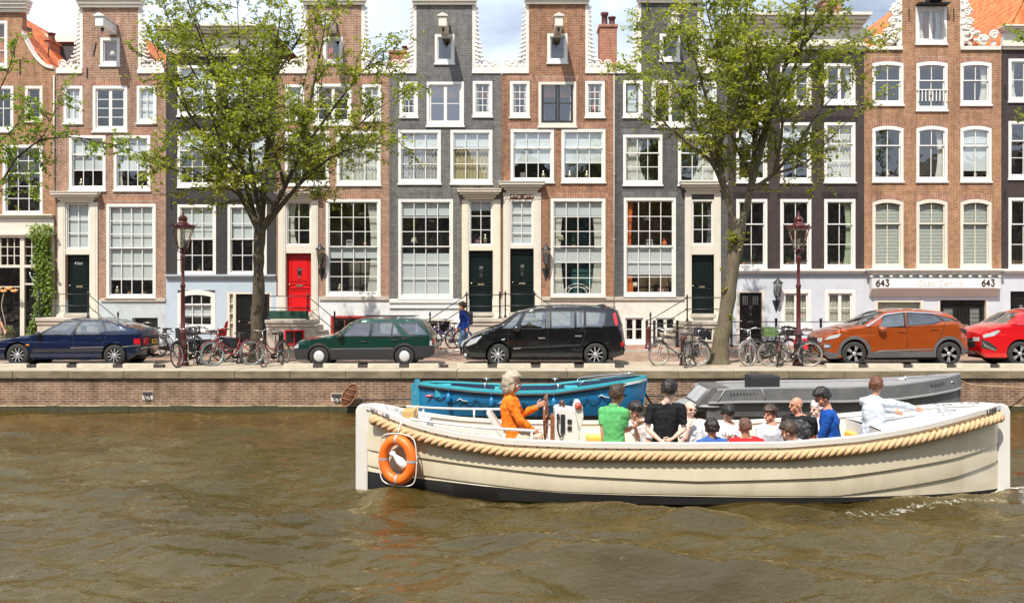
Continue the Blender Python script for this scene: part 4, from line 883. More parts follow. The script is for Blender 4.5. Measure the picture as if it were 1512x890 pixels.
h.window(962, 1018, 119, 187, 2, (2,), kind='casement', lintel=1, items=(('plant', .2, 0, .3), ('plant', .8, 0, .25))); h.window(1029, 1058, 120, 173, 2, (3,), kind='fixed', blind=.9, lintel=1)
h.window(920, 978, 199, 273, 3, (1, 2), mid=226, cur='L', curw=.64, lintel=1); h.window(1001, 1060, 199, 273, 3, (1, 2), mid=226, cur='R', curw=.7, lintel=1)
h.window(921, 998, 292, 438, 4, (3, 3), mid=364, cur='L', curw=.16, cm=curt_or, blind2=(.48, .8), lintel=1, room=1, items=(('frame', .52, .5), ('pendant', .5, .8), ('books', .7, 0), ('lamp', .2, 0), ('vase', .84, .5, curt_or)))
h.surround(1011, 1064, 287, 474, 1021, 1054, (1003, 1072, 270, 285), ((361, 376),))
h.window(1021, 1054, 295, 363, 2, (3,), kind='fixed', cw=2, sill=False, cur='R', cm=curt_gr, room=1); h.door(1021, 1054, 376, 463, greenblack, knocker=False)
h.plinth(438, None, 1010); h.stoop(1012, 1078, 472, -1, n=5, run=.25, window=(1033, 1053, 488, 504, cream))
h.window(920, 953, 466, 507, 2, (2,), kind='casement', cw=3); h.window(965, 1000, 466, 505, 2, (2,), kind='casement', cw=3); h.finish(roof=(92, 140), body_top=140)
# ---- H7
h = House('brick_house', 'dark brown brick house with cream cornice and light grey ground floor', 1075, 1276, [(1075, 1276, 74, YB)], [br_brown, soldier_d, ltgrey], [(398, 0), (600, 2)])
h.cornice(1070, 1280, 24, 42, .55); h.trim.box(fx(1075), fx(1276), YF - .08, YF + .1, fz(68), fz(42), 0); h.cornice(1074, 1277, 66, 74, .14, 2)
for i, (a, b_) in enumerate(((1087, 1133), (1152, 1198), (1217, 1263))):
    h.window(a, b_, 94, 154, 2, (2,), kind='casement', cur='R' if i == 2 else '', lintel=1); h.window(a, b_, 181, 269, 2, (2, 2), mid=212, lintel=1, **(dict(cur='full') if i == 2 else dict(blind=.3, room=2)))
    h.window(a, b_, 294, 397, 2, (1, 2), mid=331, lintel=1, cur='R' if i == 2 else '', cm=curt_gn, items=(('plant', .25, 0, .2), ('plant', .6, 0, .3)) if i < 2 else (('plant', .6, 0, .3),))
h.cornice(1075, 1276, 397, 404, .16, 2, 1); h.trim.box(fx(1075), fx(1276), YF - .02, YF - .003, fz(409), fz(404), 3)
h.holes.append((1088, 1129, 429, YB - 1))
m_ = MB(); m_.box(fx(1088), fx(1092), YF - .01, YF + .13, fz(YB), fz(429)); m_.box(fx(1125), fx(1129), YF - .01, YF + .13, fz(YB), fz(429)); m_.box(fx(1092), fx(1125), YF - .008, YF + .13, fz(432), fz(429)); m_.build('door_surround', cream, h.t)
d_ = h.door(1092, 1125, 432, 511, blackp, recess=.1); h.holes.pop(); m_ = MB()
for q in (1097, 1112):
    for r_ in range(3): m_.box(fx(q + r_ * 3), fx(q + 2 + r_ * 3), YF + .065, YF + .085, fz(450), fz(437))
m_.build('window_bars', M('grille_metal', (.3, .3, .28), .35, metal=.8), d_)
for (a, b_) in ((1153, 1198), (1218, 1263)): h.window(a, b_, 428, 483, 2, (2,), kind='casement', room=3, cur='full', cm=M('lace_curtain', (.6, .58, .48), .95, var=.15, vscale=20), cw=5)
h.finish(body_top=74)
b = MB(); b.quad((fx(1075), YF + .3, fz(40)), (fx(1276), YF + .3, fz(40)), (fx(1276), YF + 9, fz(40)), (fx(1075), YF + 9, fz(40))); b.build('flat_roof', MATS['roof_felt'], h.t)
# ---- H8
h = House('brick_house', 'orange-brown brick house with carved white gable scrolls and numbered shop fascia', 1276, 1478.5, [(1276, 1478.5, 75, YB), (1332, 1418, -30, 75)], [br_or, soldier, ltgrey], [(398, 0), (600, 2)])
for sg, xo, xe in ((-1, 1332, 1278), (1, 1418, 1477)):
    m = MB(); yy = YF + .08
    m.box(fx(min(xo, xe)), fx(max(xo, xe)), YF - .08, YF + .28, fz(74.5), fz(69), bev=.015); m.box(fx(xo), fx(xo) + sg * .14, YF + .0, YF + .24, fz(70), fz(-30))
    for k in range(60):
        t_ = RR.random() ** .8; yb_ = 66 * t_; reach = 6 + 48 * max(0, (t_ - .35) / .65) ** 2.2
        x = xo + sg * RR.uniform(3, reach + 5); y_ = max(yb_, 66 - 0) if False else yb_
        m.ball((fx(x), yy + RR.uniform(-.08, .06), fz(y_)), (RR.uniform(.07, .16), .09, RR.uniform(.06, .13)), 8, 6, rot=Matrix.Rotation(RR.uniform(-1, 1), 3, 'Y'))
    for (qx, qy, r) in ((12, 52, .26), (34, 60, .22), (10, 18, .2), (50, 52, .18), (12, 34, .2)):
        m.tube([(fx(xo + sg * qx) + sg * r * (1 - .8 * k / 26) * cos(k * .42), yy - .06, fz(qy) + r * (1 - .8 * k / 26) * sin(k * .42)) for k in range(27)], .05, 7)
    m.build('gable_scroll', orn_m, h.t)
h.window(1352, 1398, 10, 65, 2, (1,), kind='casement', cur='both', curw=.35); h.anchor(1342, 22); h.anchor(1408, 22)
b = MB(); b.box(fx(1366), fx(1385), YF - .8, YF + .01, fz(6), fz(-4)); b.box(fx(1352), fx(1398), YF - .35, YF - .01, fz(9), fz(7)); b.build('hoist_beam', iron, h.t)
for i, (a, b_) in enumerate(((1288, 1334), (1353, 1399), (1418, 1464))):
    w_ = h.window(a, b_, 91, 163 if i == 1 else 155, 2, (1, 1), arch=3, mid=119, lintel=1, cur='R' if i == 2 else ''); h.window(a, b_, 186, 268, 2, (1, 1), mid=215, arch=4, lintel=1, blind=.28 if i == 2 else 0, blind2=(.28, .85) if i == 2 else 0, cur='R' if i == 1 else '', room=0 if i == 0 else 3, items=(('vase', .6, 0),) if i != 1 else ())
    if i == 1:
        r_ = MB(); 
        for q in range(9): r_.box(fx(1355 + q * 5.2), fx(1356.5 + q * 5.2), YF - .06, YF - .035, fz(150), fz(134))
        r_.box(fx(1353), fx(1399), YF - .07, YF - .03, fz(134), fz(132.5)); r_.build('balustrade', white, w_)
    h.window(a, b_, 294, 396, 2, (1, 1), mid=330, arch=5, lintel=1, ven=.97, fm=cream)
h.cornice(1276, 1478, 397, 405, .3, 3, 1)
for q in range(14): h.trim.box(fx(1282 + q * 14.5), fx(1286 + q * 14.5), YF - .2, YF - .003, fz(409), fz(405.5), 1)
h.holes.append((1291, 1364, 443, YB - 14)); h.holes.append((1385, 1458, 443, YB - 1))
fm_ = MB(); fm_.prism([(fx(1283), YF - .02, fz(411)), (fx(1283), YF - .3, fz(411)), (fx(1283), YF - .3, fz(426)), (fx(1283), YF - .02, fz(438))], (fx(1472) - fx(1283), 0, 0), 0)
fo = fm_.build('shop_fascia', M('fascia_grey', (.62, .60, .58), .6, var=.05), h.t)
fm_ = MB(); fm_.box(fx(1291), fx(1466), YF - .312, YF - .301, fz(425), fz(411.5)); fb = fm_.build('sign_board', M('sign_pinkish', (.78, .74, .71), .5, var=.03), fo)
tx = MB(); text(tx, '643', lambda u, v: (fx(1285) + .12 + u, YF - .318, fz(424) + .05 + v), .24, .52, .05); tx.build('house_number', iron, fo); tx = MB(); text(tx, '643', lambda u, v: (fx(1444) + u, YF - .318, fz(424) + .05 + v), .24, .52, .05); tx.build('house_number', iron, fo)
tx = MB(); text(tx, 'Casa Cenina', lambda u, v: (fx(1350) + u, YF - .318, fz(423) + .03 + v), .20, 1.9, .015); tx.build('sign_lettering', M('sign_letter', (.66, .55, .50), .5), fo)
m_ = MB(); m_.box(fx(1291), fx(1296), YF - .02, YF + .15, fz(499), fz(443)); m_.box(fx(1359), fx(1364), YF - .02, YF + .15, fz(499), fz(443)); m_.box(fx(1296), fx(1359), YF - .018, YF + .15, fz(446), fz(443)); m_.box(fx(1291), fx(1364), YF - .06, YF + .15, fz(502), fz(499)); w_ = m_.build('window', cream, h.t)
m_ = MB(); m_.quad((fx(1296), YF + .08, fz(499)), (fx(1359), YF + .08, fz(499)), (fx(1359), YF + .08, fz(446)), (fx(1296), YF + .08, fz(446))); m_.build('pane', pane_m, w_); m_ = MB(); m_.box(fx(1295), fx(1360), YF + .2, YF + .22, fz(499), fz(444)); m_.build('blind', M('blind_greenish', (.62, .66, .55), .9, var=.05), w_)
d_ = h.door(1388, 1456, 443, 511, blackp, recess=.14, double=True, knocker=False); h.holes.pop()
m_ = MB(); m_.box(fx(1385), fx(1388), YF - .01, YF + .2, fz(YB), fz(443)); m_.box(fx(1456), fx(1459), YF - .01, YF + .2, fz(YB), fz(443)); m_.build('door_surround', cream, h.t)
m_ = MB()
for q in (1395, 1434):
    X0, X1, Z0, Z1 = fx(q), fx(q + 13), fz(500), fz(456); m_.box(X0, X1, YF + .1, YF + .11, Z0, Z1, 1)
    for k in range(4): m_.box(X0 + (X1 - X0) * k / 3 - .01, X0 + (X1 - X0) * k / 3 + .01, YF + .08, YF + .1, Z0, Z1, 0)
    for k in range(8): m_.box(X0, X1, YF + .082, YF + .098, Z0 + (Z1 - Z0) * k / 7 - .01, Z0 + (Z1 - Z0) * k / 7 + .01, 0)
m_.build('door_window', [M('grille_metal', (.3, .3, .28), .35, metal=.8), M('dim_glass', (.2, .2, .19), .2)], d_)
h.finish(roof=(-28, 98), body_top=96)
# ---- H9
h = House('brick_house', 'dark brown brick house cut by the right edge of the picture', 1478.5, 1640, [(1478.5, 1640, 74, YB)], [br_brown, soldier_d, ltgrey], [(398, 0), (600, 2)])
h.cornice(1476, 1645, 40, 50, .35); h.trim.box(fx(1479), fx(1640), YF - .08, YF + .1, fz(68), fz(50), 0); h.cornice(1478, 1641, 66, 74, .14, 2)
for (a, b_) in ((1489, 1536), (1556, 1602)):
    h.window(a, b_, 87, 150, 2, (2,), kind='fixed', cur='L'); h.window(a, b_, 179, 264, 2, (1, 2), mid=208); h.window(a, b_, 292, 397, 2, (1, 2), mid=331, room=1)
h.anchor(1484, 135, .5); h.anchor(1484, 290, .5); h.cornice(1478.7, 1640, 397, 404, .16, 2, 1)
h.door(1492, 1527, 430, 511, blackp, recess=.14, knocker=True); h.finish(roof=(-80, 74), body_top=76)

# ------------------------------------------------------------------ chimneys, seen above the shoulders
chb = BRICK('chimney_brick', (0.40, 0.13, 0.07), (0.46, 0.17, 0.1), (0.42, 0.3, 0.22))
def chimney(lbl, x0, x1, yt, yb_, Y, pots, cap=None):
    t = thing('chimney', lbl, 'chimney', (PX((x0 + x1) / 2, Y), Y, PZ(yb_, Y)))
    m = MB(); m.box(PX(x0, Y), PX(x1, Y), Y, Y + 1.0, PZ(yb_, Y) - 1.5, PZ(yt, Y)); e = .05
    m.box(PX(x0, Y) - e, PX(x1, Y) + e, Y - e, Y + 1.0 + e, PZ(yt, Y), PZ(yt, Y) + .1); m.build('stack', chb, t)
    for (px_, h_) in pots:
        m = MB(); c = Vector((PX(px_, Y), Y + .4, PZ(yt, Y) + .1)); m.lathe(c, [(.16, 0), (.13, .1), (.12, h_ * .75), (.15, h_ * .78), (.15, h_ * .85), (.17, h_ * .9), (.17, h_)], 14); m.build('chimney_pot', M('dark_pot', (.12, .05, .04), .6, var=.3), t)
chimney('tall red brick chimney with two dark pots between the rust and dark grey gables', 886, 911, 40, 112, 39.5, ((894, .6), (905, .42)))
chimney('low brick chimney with a grey cap left of the grey gable', 575, 602, 78, 112, 39.5, ((597, .25),))
chimney('red brick chimney above the cream cornice of the dark brown house', 1215, 1243, 2, 50, 39.5, ((1222, .4),))
chimney('thin dark flue chimney beside the orange roof at the far left', 66, 72, 60, 112, 39.0, ((69, .3),))
# white roof-terrace parapet between the first two gables
t = thing('roof_dormer', 'white parapet of a dark roof dormer between the first two gables', 'dormer', (PX(88, 40), 40, PZ(110, 40)))
m = MB(); m.box(PX(55, 40), PX(122, 40), 40, 40.2, PZ(62, 40), PZ(50, 40), 0); m.box(PX(70, 40), PX(122, 40), 40.1, 44, PZ(120, 40), PZ(62, 40), 1); m.build('box_dormer', [white, M('slate', (.06, .06, .065), .7, var=.3)], t)

# ------------------------------------------------------------------ wall lanterns
def wall_lantern(lbl, px, yt, yb_):
    t = thing('wall_lantern', lbl, 'lantern', (fx(px), YF, fz(yb_))); Z0, Z1 = fz(yb_), fz(yt); H_ = Z1 - Z0; x = fx(px); y = YF - .26
    m = MB(); m.box(x - .02, x + .02, YF - .03, YF - .004, Z0, Z0 + H_ * .6); m.tube([(x, YF - .02, Z0 + H_ * .25), (x, YF - .14, Z0 + H_ * .22), (x, y, Z0 + H_ * .35), (x, y, Z0 + H_ * .45)], .018, 8)
    m.prism([(x - .16, YF - .012, Z0 + H_ * .32), (x, YF - .012, Z0 - .1), (x + .16, YF - .012, Z0 + H_ * .32)], (0, .008, 0)); m.build('bracket', iron, t)
    m = MB(); za, zb = Z0 + H_ * .45, Z0 + H_ * .86
    for i in range(4):
        a = pi / 4 + i * pi / 2; m.tube([(x + .09 * cos(a), y + .09 * sin(a), za), (x + .18 * cos(a), y + .18 * sin(a), zb)], .012, 5)
    m.lathe((x, y, za), [(.09, -.02), (.1, 0), (.02, .02)], 4 * 4); m.lathe((x, y, zb), [(.2, 0), (.2, .02), (.07, .13), (.05, .16), (.02, .2), (.03, .23), (0, .26)], 16); o = m.build('lantern_frame', iron, t)
    m = MB(); vs = [(x + .085 * cos(pi / 4 + i * pi / 2), y + .085 * sin(pi / 4 + i * pi / 2), za) for i in range(4)] + [(x + .175 * cos(pi / 4 + i * pi / 2), y + .175 * sin(pi / 4 + i * pi / 2), zb) for i in range(4)]
    m.add(vs, [(i, (i + 1) % 4, 4 + (i + 1) % 4, 4 + i) for i in range(4)]); m.build('glass', GLASS('lantern_glass', (.8, .8, .72), .2), t)
wall_lantern('black wall lantern between the red door and the tall window', 475, 362, 412)
wall_lantern('black wall lantern right of the carved cream doorcase', 806, 362, 412)
wall_lantern('black wall lantern on the pale grey wall beside a black door', 1146, 412, 458)
# fence of short black posts and rails before the pale grey ground floor
def area_fence(lbl, posts, yrail, Y=35.6, ztop=None):
    t = thing('area_fence', lbl, 'fence', (PX(posts[0], Y), Y, ZP)); m = MB()
    zt = PZ(yrail, Y)
    for px_ in posts:
        p_ = MB(); p_.lathe((PX(px_, Y), Y, ZP), [(.06, 0), (.06, .1), (.045, .12), (.045, zt - ZP + .03), (.06, zt - ZP + .05), (.06, zt - ZP + .1), (.03, zt - ZP + .14)], 10); p_.build('post', iron, t)
    for z in (zt, zt - .5): m.tube([(PX(posts[0], Y), Y, z), (PX(posts[-1], Y), Y, z)], .018, 6)
    m.build('rail', iron, t)
area_fence('low black iron fence in front of the pale grey ground floor', (1080, 1146, 1212, 1282), 475)
area_fence('low black iron fence before the cellar windows of the dark grey house', (955, 966, 1000), 478)

# white rain pipes where two fronts meet
for (px_, ya, yb2, lbl) in ((80.5, 112, 283, 'thin pale rain pipe running down between the two leftmost houses'), (906.5, 112, 500, 'thin pale rain pipe between the rust and the dark grey front')):
    o_ = MB(); o_.cyl((fx(px_), YF - .05, fz(yb2)), (fx(px_), YF - .05, fz(ya)), .028 if px_ < 200 else .02, 8)
    for q in range(4): o_.box(fx(px_) - .04, fx(px_) + .04, YF - .07, YF - .004, fz(ya + (yb2 - ya) * (q + .5) / 4), fz(ya + (yb2 - ya) * (q + .5) / 4) + .03)
    q_ = o_.build('rain_pipe', M('pipe_pale', (.5, .46, .4), .6)); tag(q_, lbl, 'rain pipe')
def leaf_mat(name, c1, c2, tr=0.5):
    m = bpy.data.materials.new(name); m.use_nodes = True; nt = m.node_tree; nt.nodes.clear(); L = nt.links.new
    tc = N(nt, 'ShaderNodeTexCoord'); n1 = N(nt, 'ShaderNodeTexNoise', i_Scale=1.1, i_Detail=2.0); n2 = N(nt, 'ShaderNodeTexNoise', i_Scale=14.0, i_Detail=2.0)
    L(tc.outputs['Object'], n1.inputs['Vector']); L(tc.outputs['Object'], n2.inputs['Vector'])
    ad = N(nt, 'ShaderNodeMath', operation='ADD'); L(n1.outputs['Fac'], ad.inputs[0]); L(n2.outputs['Fac'], ad.inputs[1])
    mr = N(nt, 'ShaderNodeMapRange', i_1=0.72, i_2=1.28, i_3=0.0, i_4=1.0); L(ad.outputs[0], mr.inputs[0])
    mx = N(nt, 'ShaderNodeMix', data_type='RGBA'); mx.inputs['A'].default_value = hexc(*c1); mx.inputs['B'].default_value = hexc(*c2); L(mr.outputs[0], mx.inputs['Factor'])
    p = N(nt, 'ShaderNodeBsdfPrincipled', i_Roughness=0.45); t = N(nt, 'ShaderNodeBsdfTranslucent'); L(mx.outputs['Result'], p.inputs['Base Color'])
    sc = N(nt, 'ShaderNodeVectorMath', operation='MULTIPLY'); sc.inputs[1].default_value = (1.5, 1.7, .6); L(mx.outputs['Result'], sc.inputs[0]); L(sc.outputs[0], t.inputs[0])
    ms = N(nt, 'ShaderNodeMixShader', i_0=tr); o = N(nt, 'ShaderNodeOutputMaterial'); L(p.outputs[0], ms.inputs[1]); L(t.outputs[0], ms.inputs[2]); L(ms.outputs[0], o.inputs[0])
    return m
leafm = leaf_mat('elm_leaf', (0.070, 0.105, 0.010), (0.44, 0.43, 0.06)); leaf2 = leaf_mat('lime_leaf', (0.11, 0.17, 0.018), (0.30, 0.36, 0.045))
bark = M('bark', (0.085, 0.066, 0.042), 0.95, var=0.55, vscale=7, dirt=(.06, .05, .03), dscale=5, damt=.7, bump=1.0, bscale=14, stretch=(2.6, 2.6, .5))
bark2 = M('bark_pale', (0.13, 0.102, 0.067), 0.95, var=0.45, vscale=7, dirt=(.12, .13, .04), dscale=3.2, damt=.75, bump=1.0, bscale=14, stretch=(2.4, 2.4, .6))
def blades(pos, dirs, nrm, size, name, mat, parent):
    """many leaf blades in one mesh; each a folded diamond of real leaf size"""
    pos = np.array(pos); d = np.array(dirs); nr = np.array(nrm); sz = np.array(size)[:, None]
    d /= np.linalg.norm(d, axis=1)[:, None] + 1e-9; sd = np.cross(d, nr); sd /= np.linalg.norm(sd, axis=1)[:, None] + 1e-9; up = np.cross(sd, d)
    v = np.stack([pos, pos + d * sz * .45 + sd * sz * .38 + up * sz * .07, pos + d * sz, pos + d * sz * .45 - sd * sz * .38 + up * sz * .07], 1).reshape(-1, 3)
    off = origin(parent); v -= np.array(off); n = len(pos)
    me = bpy.data.meshes.new(name); me.vertices.add(4 * n); me.vertices.foreach_set('co', v.ravel())
    tri = np.arange(4 * n).reshape(n, 4); f = np.concatenate([tri[:, [0, 1, 2]], tri[:, [0, 2, 3]]], 0)
    me.loops.add(f.size); me.loops.foreach_set('vertex_index', f.ravel().astype(np.int32)); me.polygons.add(len(f)); me.polygons.foreach_set('loop_start', np.arange(0, f.size, 3, dtype=np.int32))
    me.update(); me.validate(); me.materials.append(mat); o = bpy.data.objects.new(name, me); COL.objects.link(o); o.parent = parent; return o
def tree(name, lbl, Y, trunk, limbs, barkm, leafmat, seed, dens=1.0, extra=5, leafsize=.098, clumps=(), l2=(.9, 2.1), rootflare=1.5, clip=None):
    rd = random.Random(seed); base = AT(trunk[0][0], trunk[0][1], Y); base.z = ZS
    t = thing(name, lbl, 'tree', base, 'elm trees along the quay' if 'elm' in name else None)
    m = MB(); s = F / Y
    tp = [AT(x, y, Y) for x, y, w in trunk]; tr = [w / s / 2 for x, y, w in trunk]; tp[0].z = ZS - .03
    P = bez(tp, 5); R = [interp(i, [k * 5 for k in range(len(tr))], tr) for i in range(len(P))]
    R[0] *= rootflare; R[1] *= 1 + (rootflare - 1) * .45; R[2] *= 1 + (rootflare - 1) * .15
    n = 20; st = len(m.v); m.tube(P, R, n)
    for i in range(st, len(m.v)):                       # uneven, buttressed bark outline
        v = Vector(m.v[i]); k = noise.noise(v * 2.2) * .05 + noise.noise(Vector((v.x * 9, v.y * 9, v.z * 2))) * .018; c_ = P[min((i - st) // n, len(P) - 1)]; dd = (v - c_); dd.z = 0
        if dd.length > 1e-4: m.v[i] = tuple(v + dd.normalized() * k)
    pos, dirs, nrm, size = [], [], [], []
    top = P[-1]; allL = []
    def wob(a, b, r0, r1, k, amp):
        """a crooked branch from a towards b"""
        pts = [a]; L_ = (b - a).length
        for i in range(1, k + 1):
            u = i / k; q = a.lerp(b, u) + Vector((rd.gauss(0, 1), rd.gauss(0, 1), rd.gauss(0, 1))) * amp * L_ * sin(u * pi * .9 + .1); pts.append(q)
        m.tube(pts, [r0 + (r1 - r0) * (i / k) for i in range(k + 1)], 5 if r0 < .02 else 7, cap=False); return pts
    for L_ in limbs:
        dy = L_[0]; pl = L_[1]; w0 = L_[2] if len(L_) > 2 else 9; pts = []
        for i, (x, y) in enumerate(pl): yy = Y + dy * (i / (len(pl) - 1)) ** 1.2; pts.append(AT(x, y, yy))
        q = bez(pts, 5); m.tube(q, [max(.009, (w0 / s / 2) * .82 * (1 - i / (len(q) - 1)) ** 1.1) for i in range(len(q))], 9, cap=False); allL.append(q)
    zmx = max(q[-1].z for q in allL)
    for k in range(extra):                              # limbs towards and away from the viewer
        a = allL[k % len(allL)]; b_ = a[int(len(a) * rd.uniform(.15, .4))]; sg = -1 if k % 2 else 1
        e = b_ + Vector((rd.uniform(-1.2, 1.2), sg * rd.uniform(1.5, 3.2), rd.uniform(2.2, 5.0))); mid = b_.lerp(e, .5) + Vector((rd.uniform(-.5, .5), sg * .4, -.2))
        q = bez([b_, mid, e], 8); m.tube(q, [max(.012, .06 * (1 - .85 * i / (len(q) - 1))) for i in range(len(q))], 7, cap=False); allL.append(q)
    def leaves(pts, step):
        for i in range(len(pts) - 1):
            a, b_ = pts[i], pts[i + 1]; d = b_ - a; k = max(1, int(d.length / step * dens))
            for j in range(k):
                p0 = a.lerp(b_, rd.random()); dd = (d.normalized() * .5 + Vector((rd.gauss(0, .8), rd.gauss(0, .8), rd.gauss(-.25, .5)))).normalized()
                pos.append(p0 + dd * .02); dirs.append(dd); nrm.append((rd.gauss(0, .45), rd.gauss(-.15, .45), 1)); size.append(leafsize * rd.uniform(.65, 1.35))
    def twigs(pts, r, dstep, l3):
        acc = 0
        for i in range(len(pts) - 1):
            seg = (pts[i + 1] - pts[i]); acc += seg.length
            while acc > dstep:
                acc -= dstep; b_ = pts[i].lerp(pts[i + 1], rd.random()); tg = seg.normalized()
                d = (tg * .7 + Vector((rd.gauss(0, .8), rd.gauss(0, .8), rd.gauss(.0, .42)))).normalized(); e = b_ + d * rd.uniform(*l3)
                w = wob(b_, e, .008, .003, 3, .07); leaves(w, .021)
        leaves(pts[-3:], .04)
    for q in allL:
        acc = 0; tot = sum((q[i + 1] - q[i]).length for i in range(len(q) - 1)); run = 0
        for i in range(len(q) - 1):
            seg = q[i + 1] - q[i]; run += seg.length; acc += seg.length; u = run / tot
            if u < .2: acc = 0; continue
            while acc > .24:
                acc -= .24; b_ = q[i].lerp(q[i + 1], rd.random()); tg = seg.normalized()
                side = Vector((rd.gauss(0, 1), rd.gauss(0, 1), rd.gauss(.1, .55))).normalized(); d = (tg * .55 + side).normalized()
                e = b_ + d * rd.uniform(*l2) * (1.15 - .55 * u) + Vector((0, 0, -.1))
                if rd.random() < .12: continue
                w = wob(b_, e, .022 * (1.2 - u * .6), .006, 5, .06); twigs(w, .01, .15, (.25, .75))
        twigs(q[-4:], .01, .15, (.3, .7))
    for (x, y, r_, cnt) in clumps:                       # leafy sprouts on the stem
        c_ = AT(x, y, Y - .25)
        for k in range(cnt):
            e = c_ + Vector((rd.gauss(0, 1), rd.gauss(0, .7), rd.gauss(0, .8))) * r_ * .6; w = wob(c_ + (c_ - e) * .2, e, .006, .002, 2, .05); leaves(w, .03)
    m.build('trunk', barkm, t, fix=False); blades(pos, dirs, nrm, size, 'crown', leafmat, t)
    return t
tree('elm_tree', 'leafy elm tree with a straight trunk between the lamp post and the red-door stoop', 28.2,
     [(377, 537, 20), (379, 480, 17.5), (381, 430, 16), (382, 380, 15.5), (384, 345, 17.5), (384, 330, 14)],
     [(-.6, [(384, 345), (362, 300), (330, 250), (300, 200), (262, 140), (240, 95), (216, 40)], 13),
      (.8, [(383, 345), (368, 290), (345, 190), (318, 95), (290, 30), (272, -30)], 12),
      (0., [(384, 345), (389, 280), (396, 200), (401, 120), (412, 40), (420, -40)], 15),
      (-1.2, [(386, 340), (408, 300), (440, 230), (462, 130), (478, 50), (485, -20)], 12),
      (.5, [(388, 340), (425, 292), (470, 240), (512, 200), (560, 160), (612, 128)], 10),
      (-1.6, [(390, 335), (430, 285), (490, 232), (545, 215), (590, 205)], 8),
      (-1.5, [(380, 330), (350, 285), (300, 262), (255, 250), (215, 232)], 8),
      (1.5, [(384, 320), (372, 250), (360, 140), (352, 40), (350, -40)], 9),
      (1.2, [(345, 190), (300, 130), (262, 60), (240, 0)], 6), (-.8, [(401, 120), (440, 60), (470, 0)], 6), (-1.5, [(440, 230), (500, 150), (550, 90), (590, 60)], 6)],
     bark, leafm, 5, dens=.60, extra=7)
tree('elm_tree', 'leaning elm tree with a pale mossy trunk by the bicycles right of centre', 28.2,
     [(1061, 536, 30), (1064, 510, 25), (1069, 480, 22), (1077, 428, 20), (1084, 380, 19), (1090, 342, 21), (1094, 325, 17)],
     [(-.5, [(1090, 345), (1076, 300), (1063, 250), (1052, 180), (1030, 100), (1014, 40), (1004, -20)], 12),
      (-1.2, [(1070, 285), (1050, 240), (1007, 204), (979, 179), (941, 126), (915, 97)], 8),
      (.2, [(1092, 342), (1108, 280), (1115, 200), (1112, 120), (1096, 40), (1090, -30)], 15),
      (.6, [(1108, 282), (1143, 256), (1175, 217), (1206, 170), (1238, 135), (1268, 102)], 9),
      (-1., [(1108, 280), (1133, 190), (1158, 100), (1178, 20), (1190, -30)], 12),
      (1.3, [(1112, 230), (1150, 150), (1205, 90), (1250, 65), (1305, 62)], 8), (-1.5, [(1115, 200), (1090, 120), (1050, 40), (1040, -20)], 8),
      (-1.4, [(1158, 100), (1200, 50), (1235, 10)], 6), (1.4, [(1063, 250), (1010, 150), (975, 80), (960, 20)], 7), (.9, [(1143, 256), (1190, 240), (1240, 190), (1275, 160)], 6)],
     bark2, leafm, 8, dens=.60, extra=7, clumps=((1084, 352, .34, 34), (1068, 425, .12, 8), (1066, 395, .08, 4), (1080, 470, .1, 5)), rootflare=1.35)
tree('maple_tree', 'lime green young tree whose branches reach in from the left edge', 27.6,
     [(-92, 537, 24), (-90, 440, 19), (-88, 360, 17), (-85, 320, 15)],
     [(-.4, [(-85, 325), (-40, 300), (0, 270), (25, 233), (60, 205), (76, 176), (92, 126)], 7),
      (.5, [(25, 233), (60, 208), (110, 203), (160, 212), (236, 236)], 4), (-.8, [(-85, 325), (-50, 240), (-20, 170), (10, 110), (25, 60)], 8),
      (.8, [(-85, 320), (-80, 200), (-60, 100), (-40, 20)], 9), (-.6, [(-50, 240), (-10, 215), (20, 190), (40, 150)], 5), (0, [(0, 270), (20, 262), (50, 268)], 3)],
     bark, leaf2, 12, dens=.8, extra=0, l2=(.4, 1.0), leafsize=.10)
tree('maple_tree', 'young tree beyond the right edge with a few leafy twigs in view', 28.0,
     [(1640, 537, 24), (1638, 440, 19), (1634, 330, 16)],
     [(0, [(1634, 330), (1590, 250), (1545, 200), (1508, 172)], 7), (.4, [(1634, 330), (1600, 180), (1560, 90), (1502, 42)], 8), (.3, [(1634, 320), (1640, 160), (1630, 20)], 9)],
     bark, leaf2, 14, dens=.8, extra=0, l2=(.35, .8), leafsize=.10)

# climbing plant on the door case of the left house
t = thing('climbing_plant', 'green climbing plant trained up the wall between shop front and dark green door', 'climber', (fx(66), YF - .1, ZP))
m = MB(); pos, dirs, nrm, size = [], [], [], []; rd = random.Random(21)
for k in range(5):
    a = [Vector((fx(70 - k * 3 + 6 * sin(i * .9 + k)), YF - .12 - .05 * sin(i + k), ZP + (fz(335) - ZP) * i / 8)) for i in range(9)]; m.tube(bez(a, 4), [.02 * (1 - .09 * (i // 4)) for i in range(33)], 6)
m.build('stem', bark, t)
for k in range(2500):
    v = rd.random(); py = 332 + 168 * v; w_ = interp(py, [330, 345, 360, 385, 400, 430, 450, 470, 500], [15, 19, 8, 15, 12, 15, 9, 14, 20]) * (1 + .5 * noise.noise(Vector((py * .11, 3, 1)))); cx_ = interp(py, [330, 350, 400, 440, 470, 500], [64, 66, 69, 70, 66, 62])
    if noise.noise(Vector((py * .06, k % 7, 0))) < -.28: continue
    p0 = Vector((fx(cx_ + rd.uniform(-1, 1) * w_), YF - rd.uniform(.06, .42), fz(py))); dd = Vector((rd.gauss(0, .7), -.5 + rd.gauss(0, .3), rd.gauss(-.5, .5)))
    pos.append(p0); dirs.append(dd); nrm.append((rd.gauss(0, .3), -.6, .8)); size.append(rd.uniform(.07, .15))
blades(pos, dirs, nrm, size, 'foliage', leaf_mat('wisteria_leaf', (.06, .13, .015), (.26, .32, .05)), t)
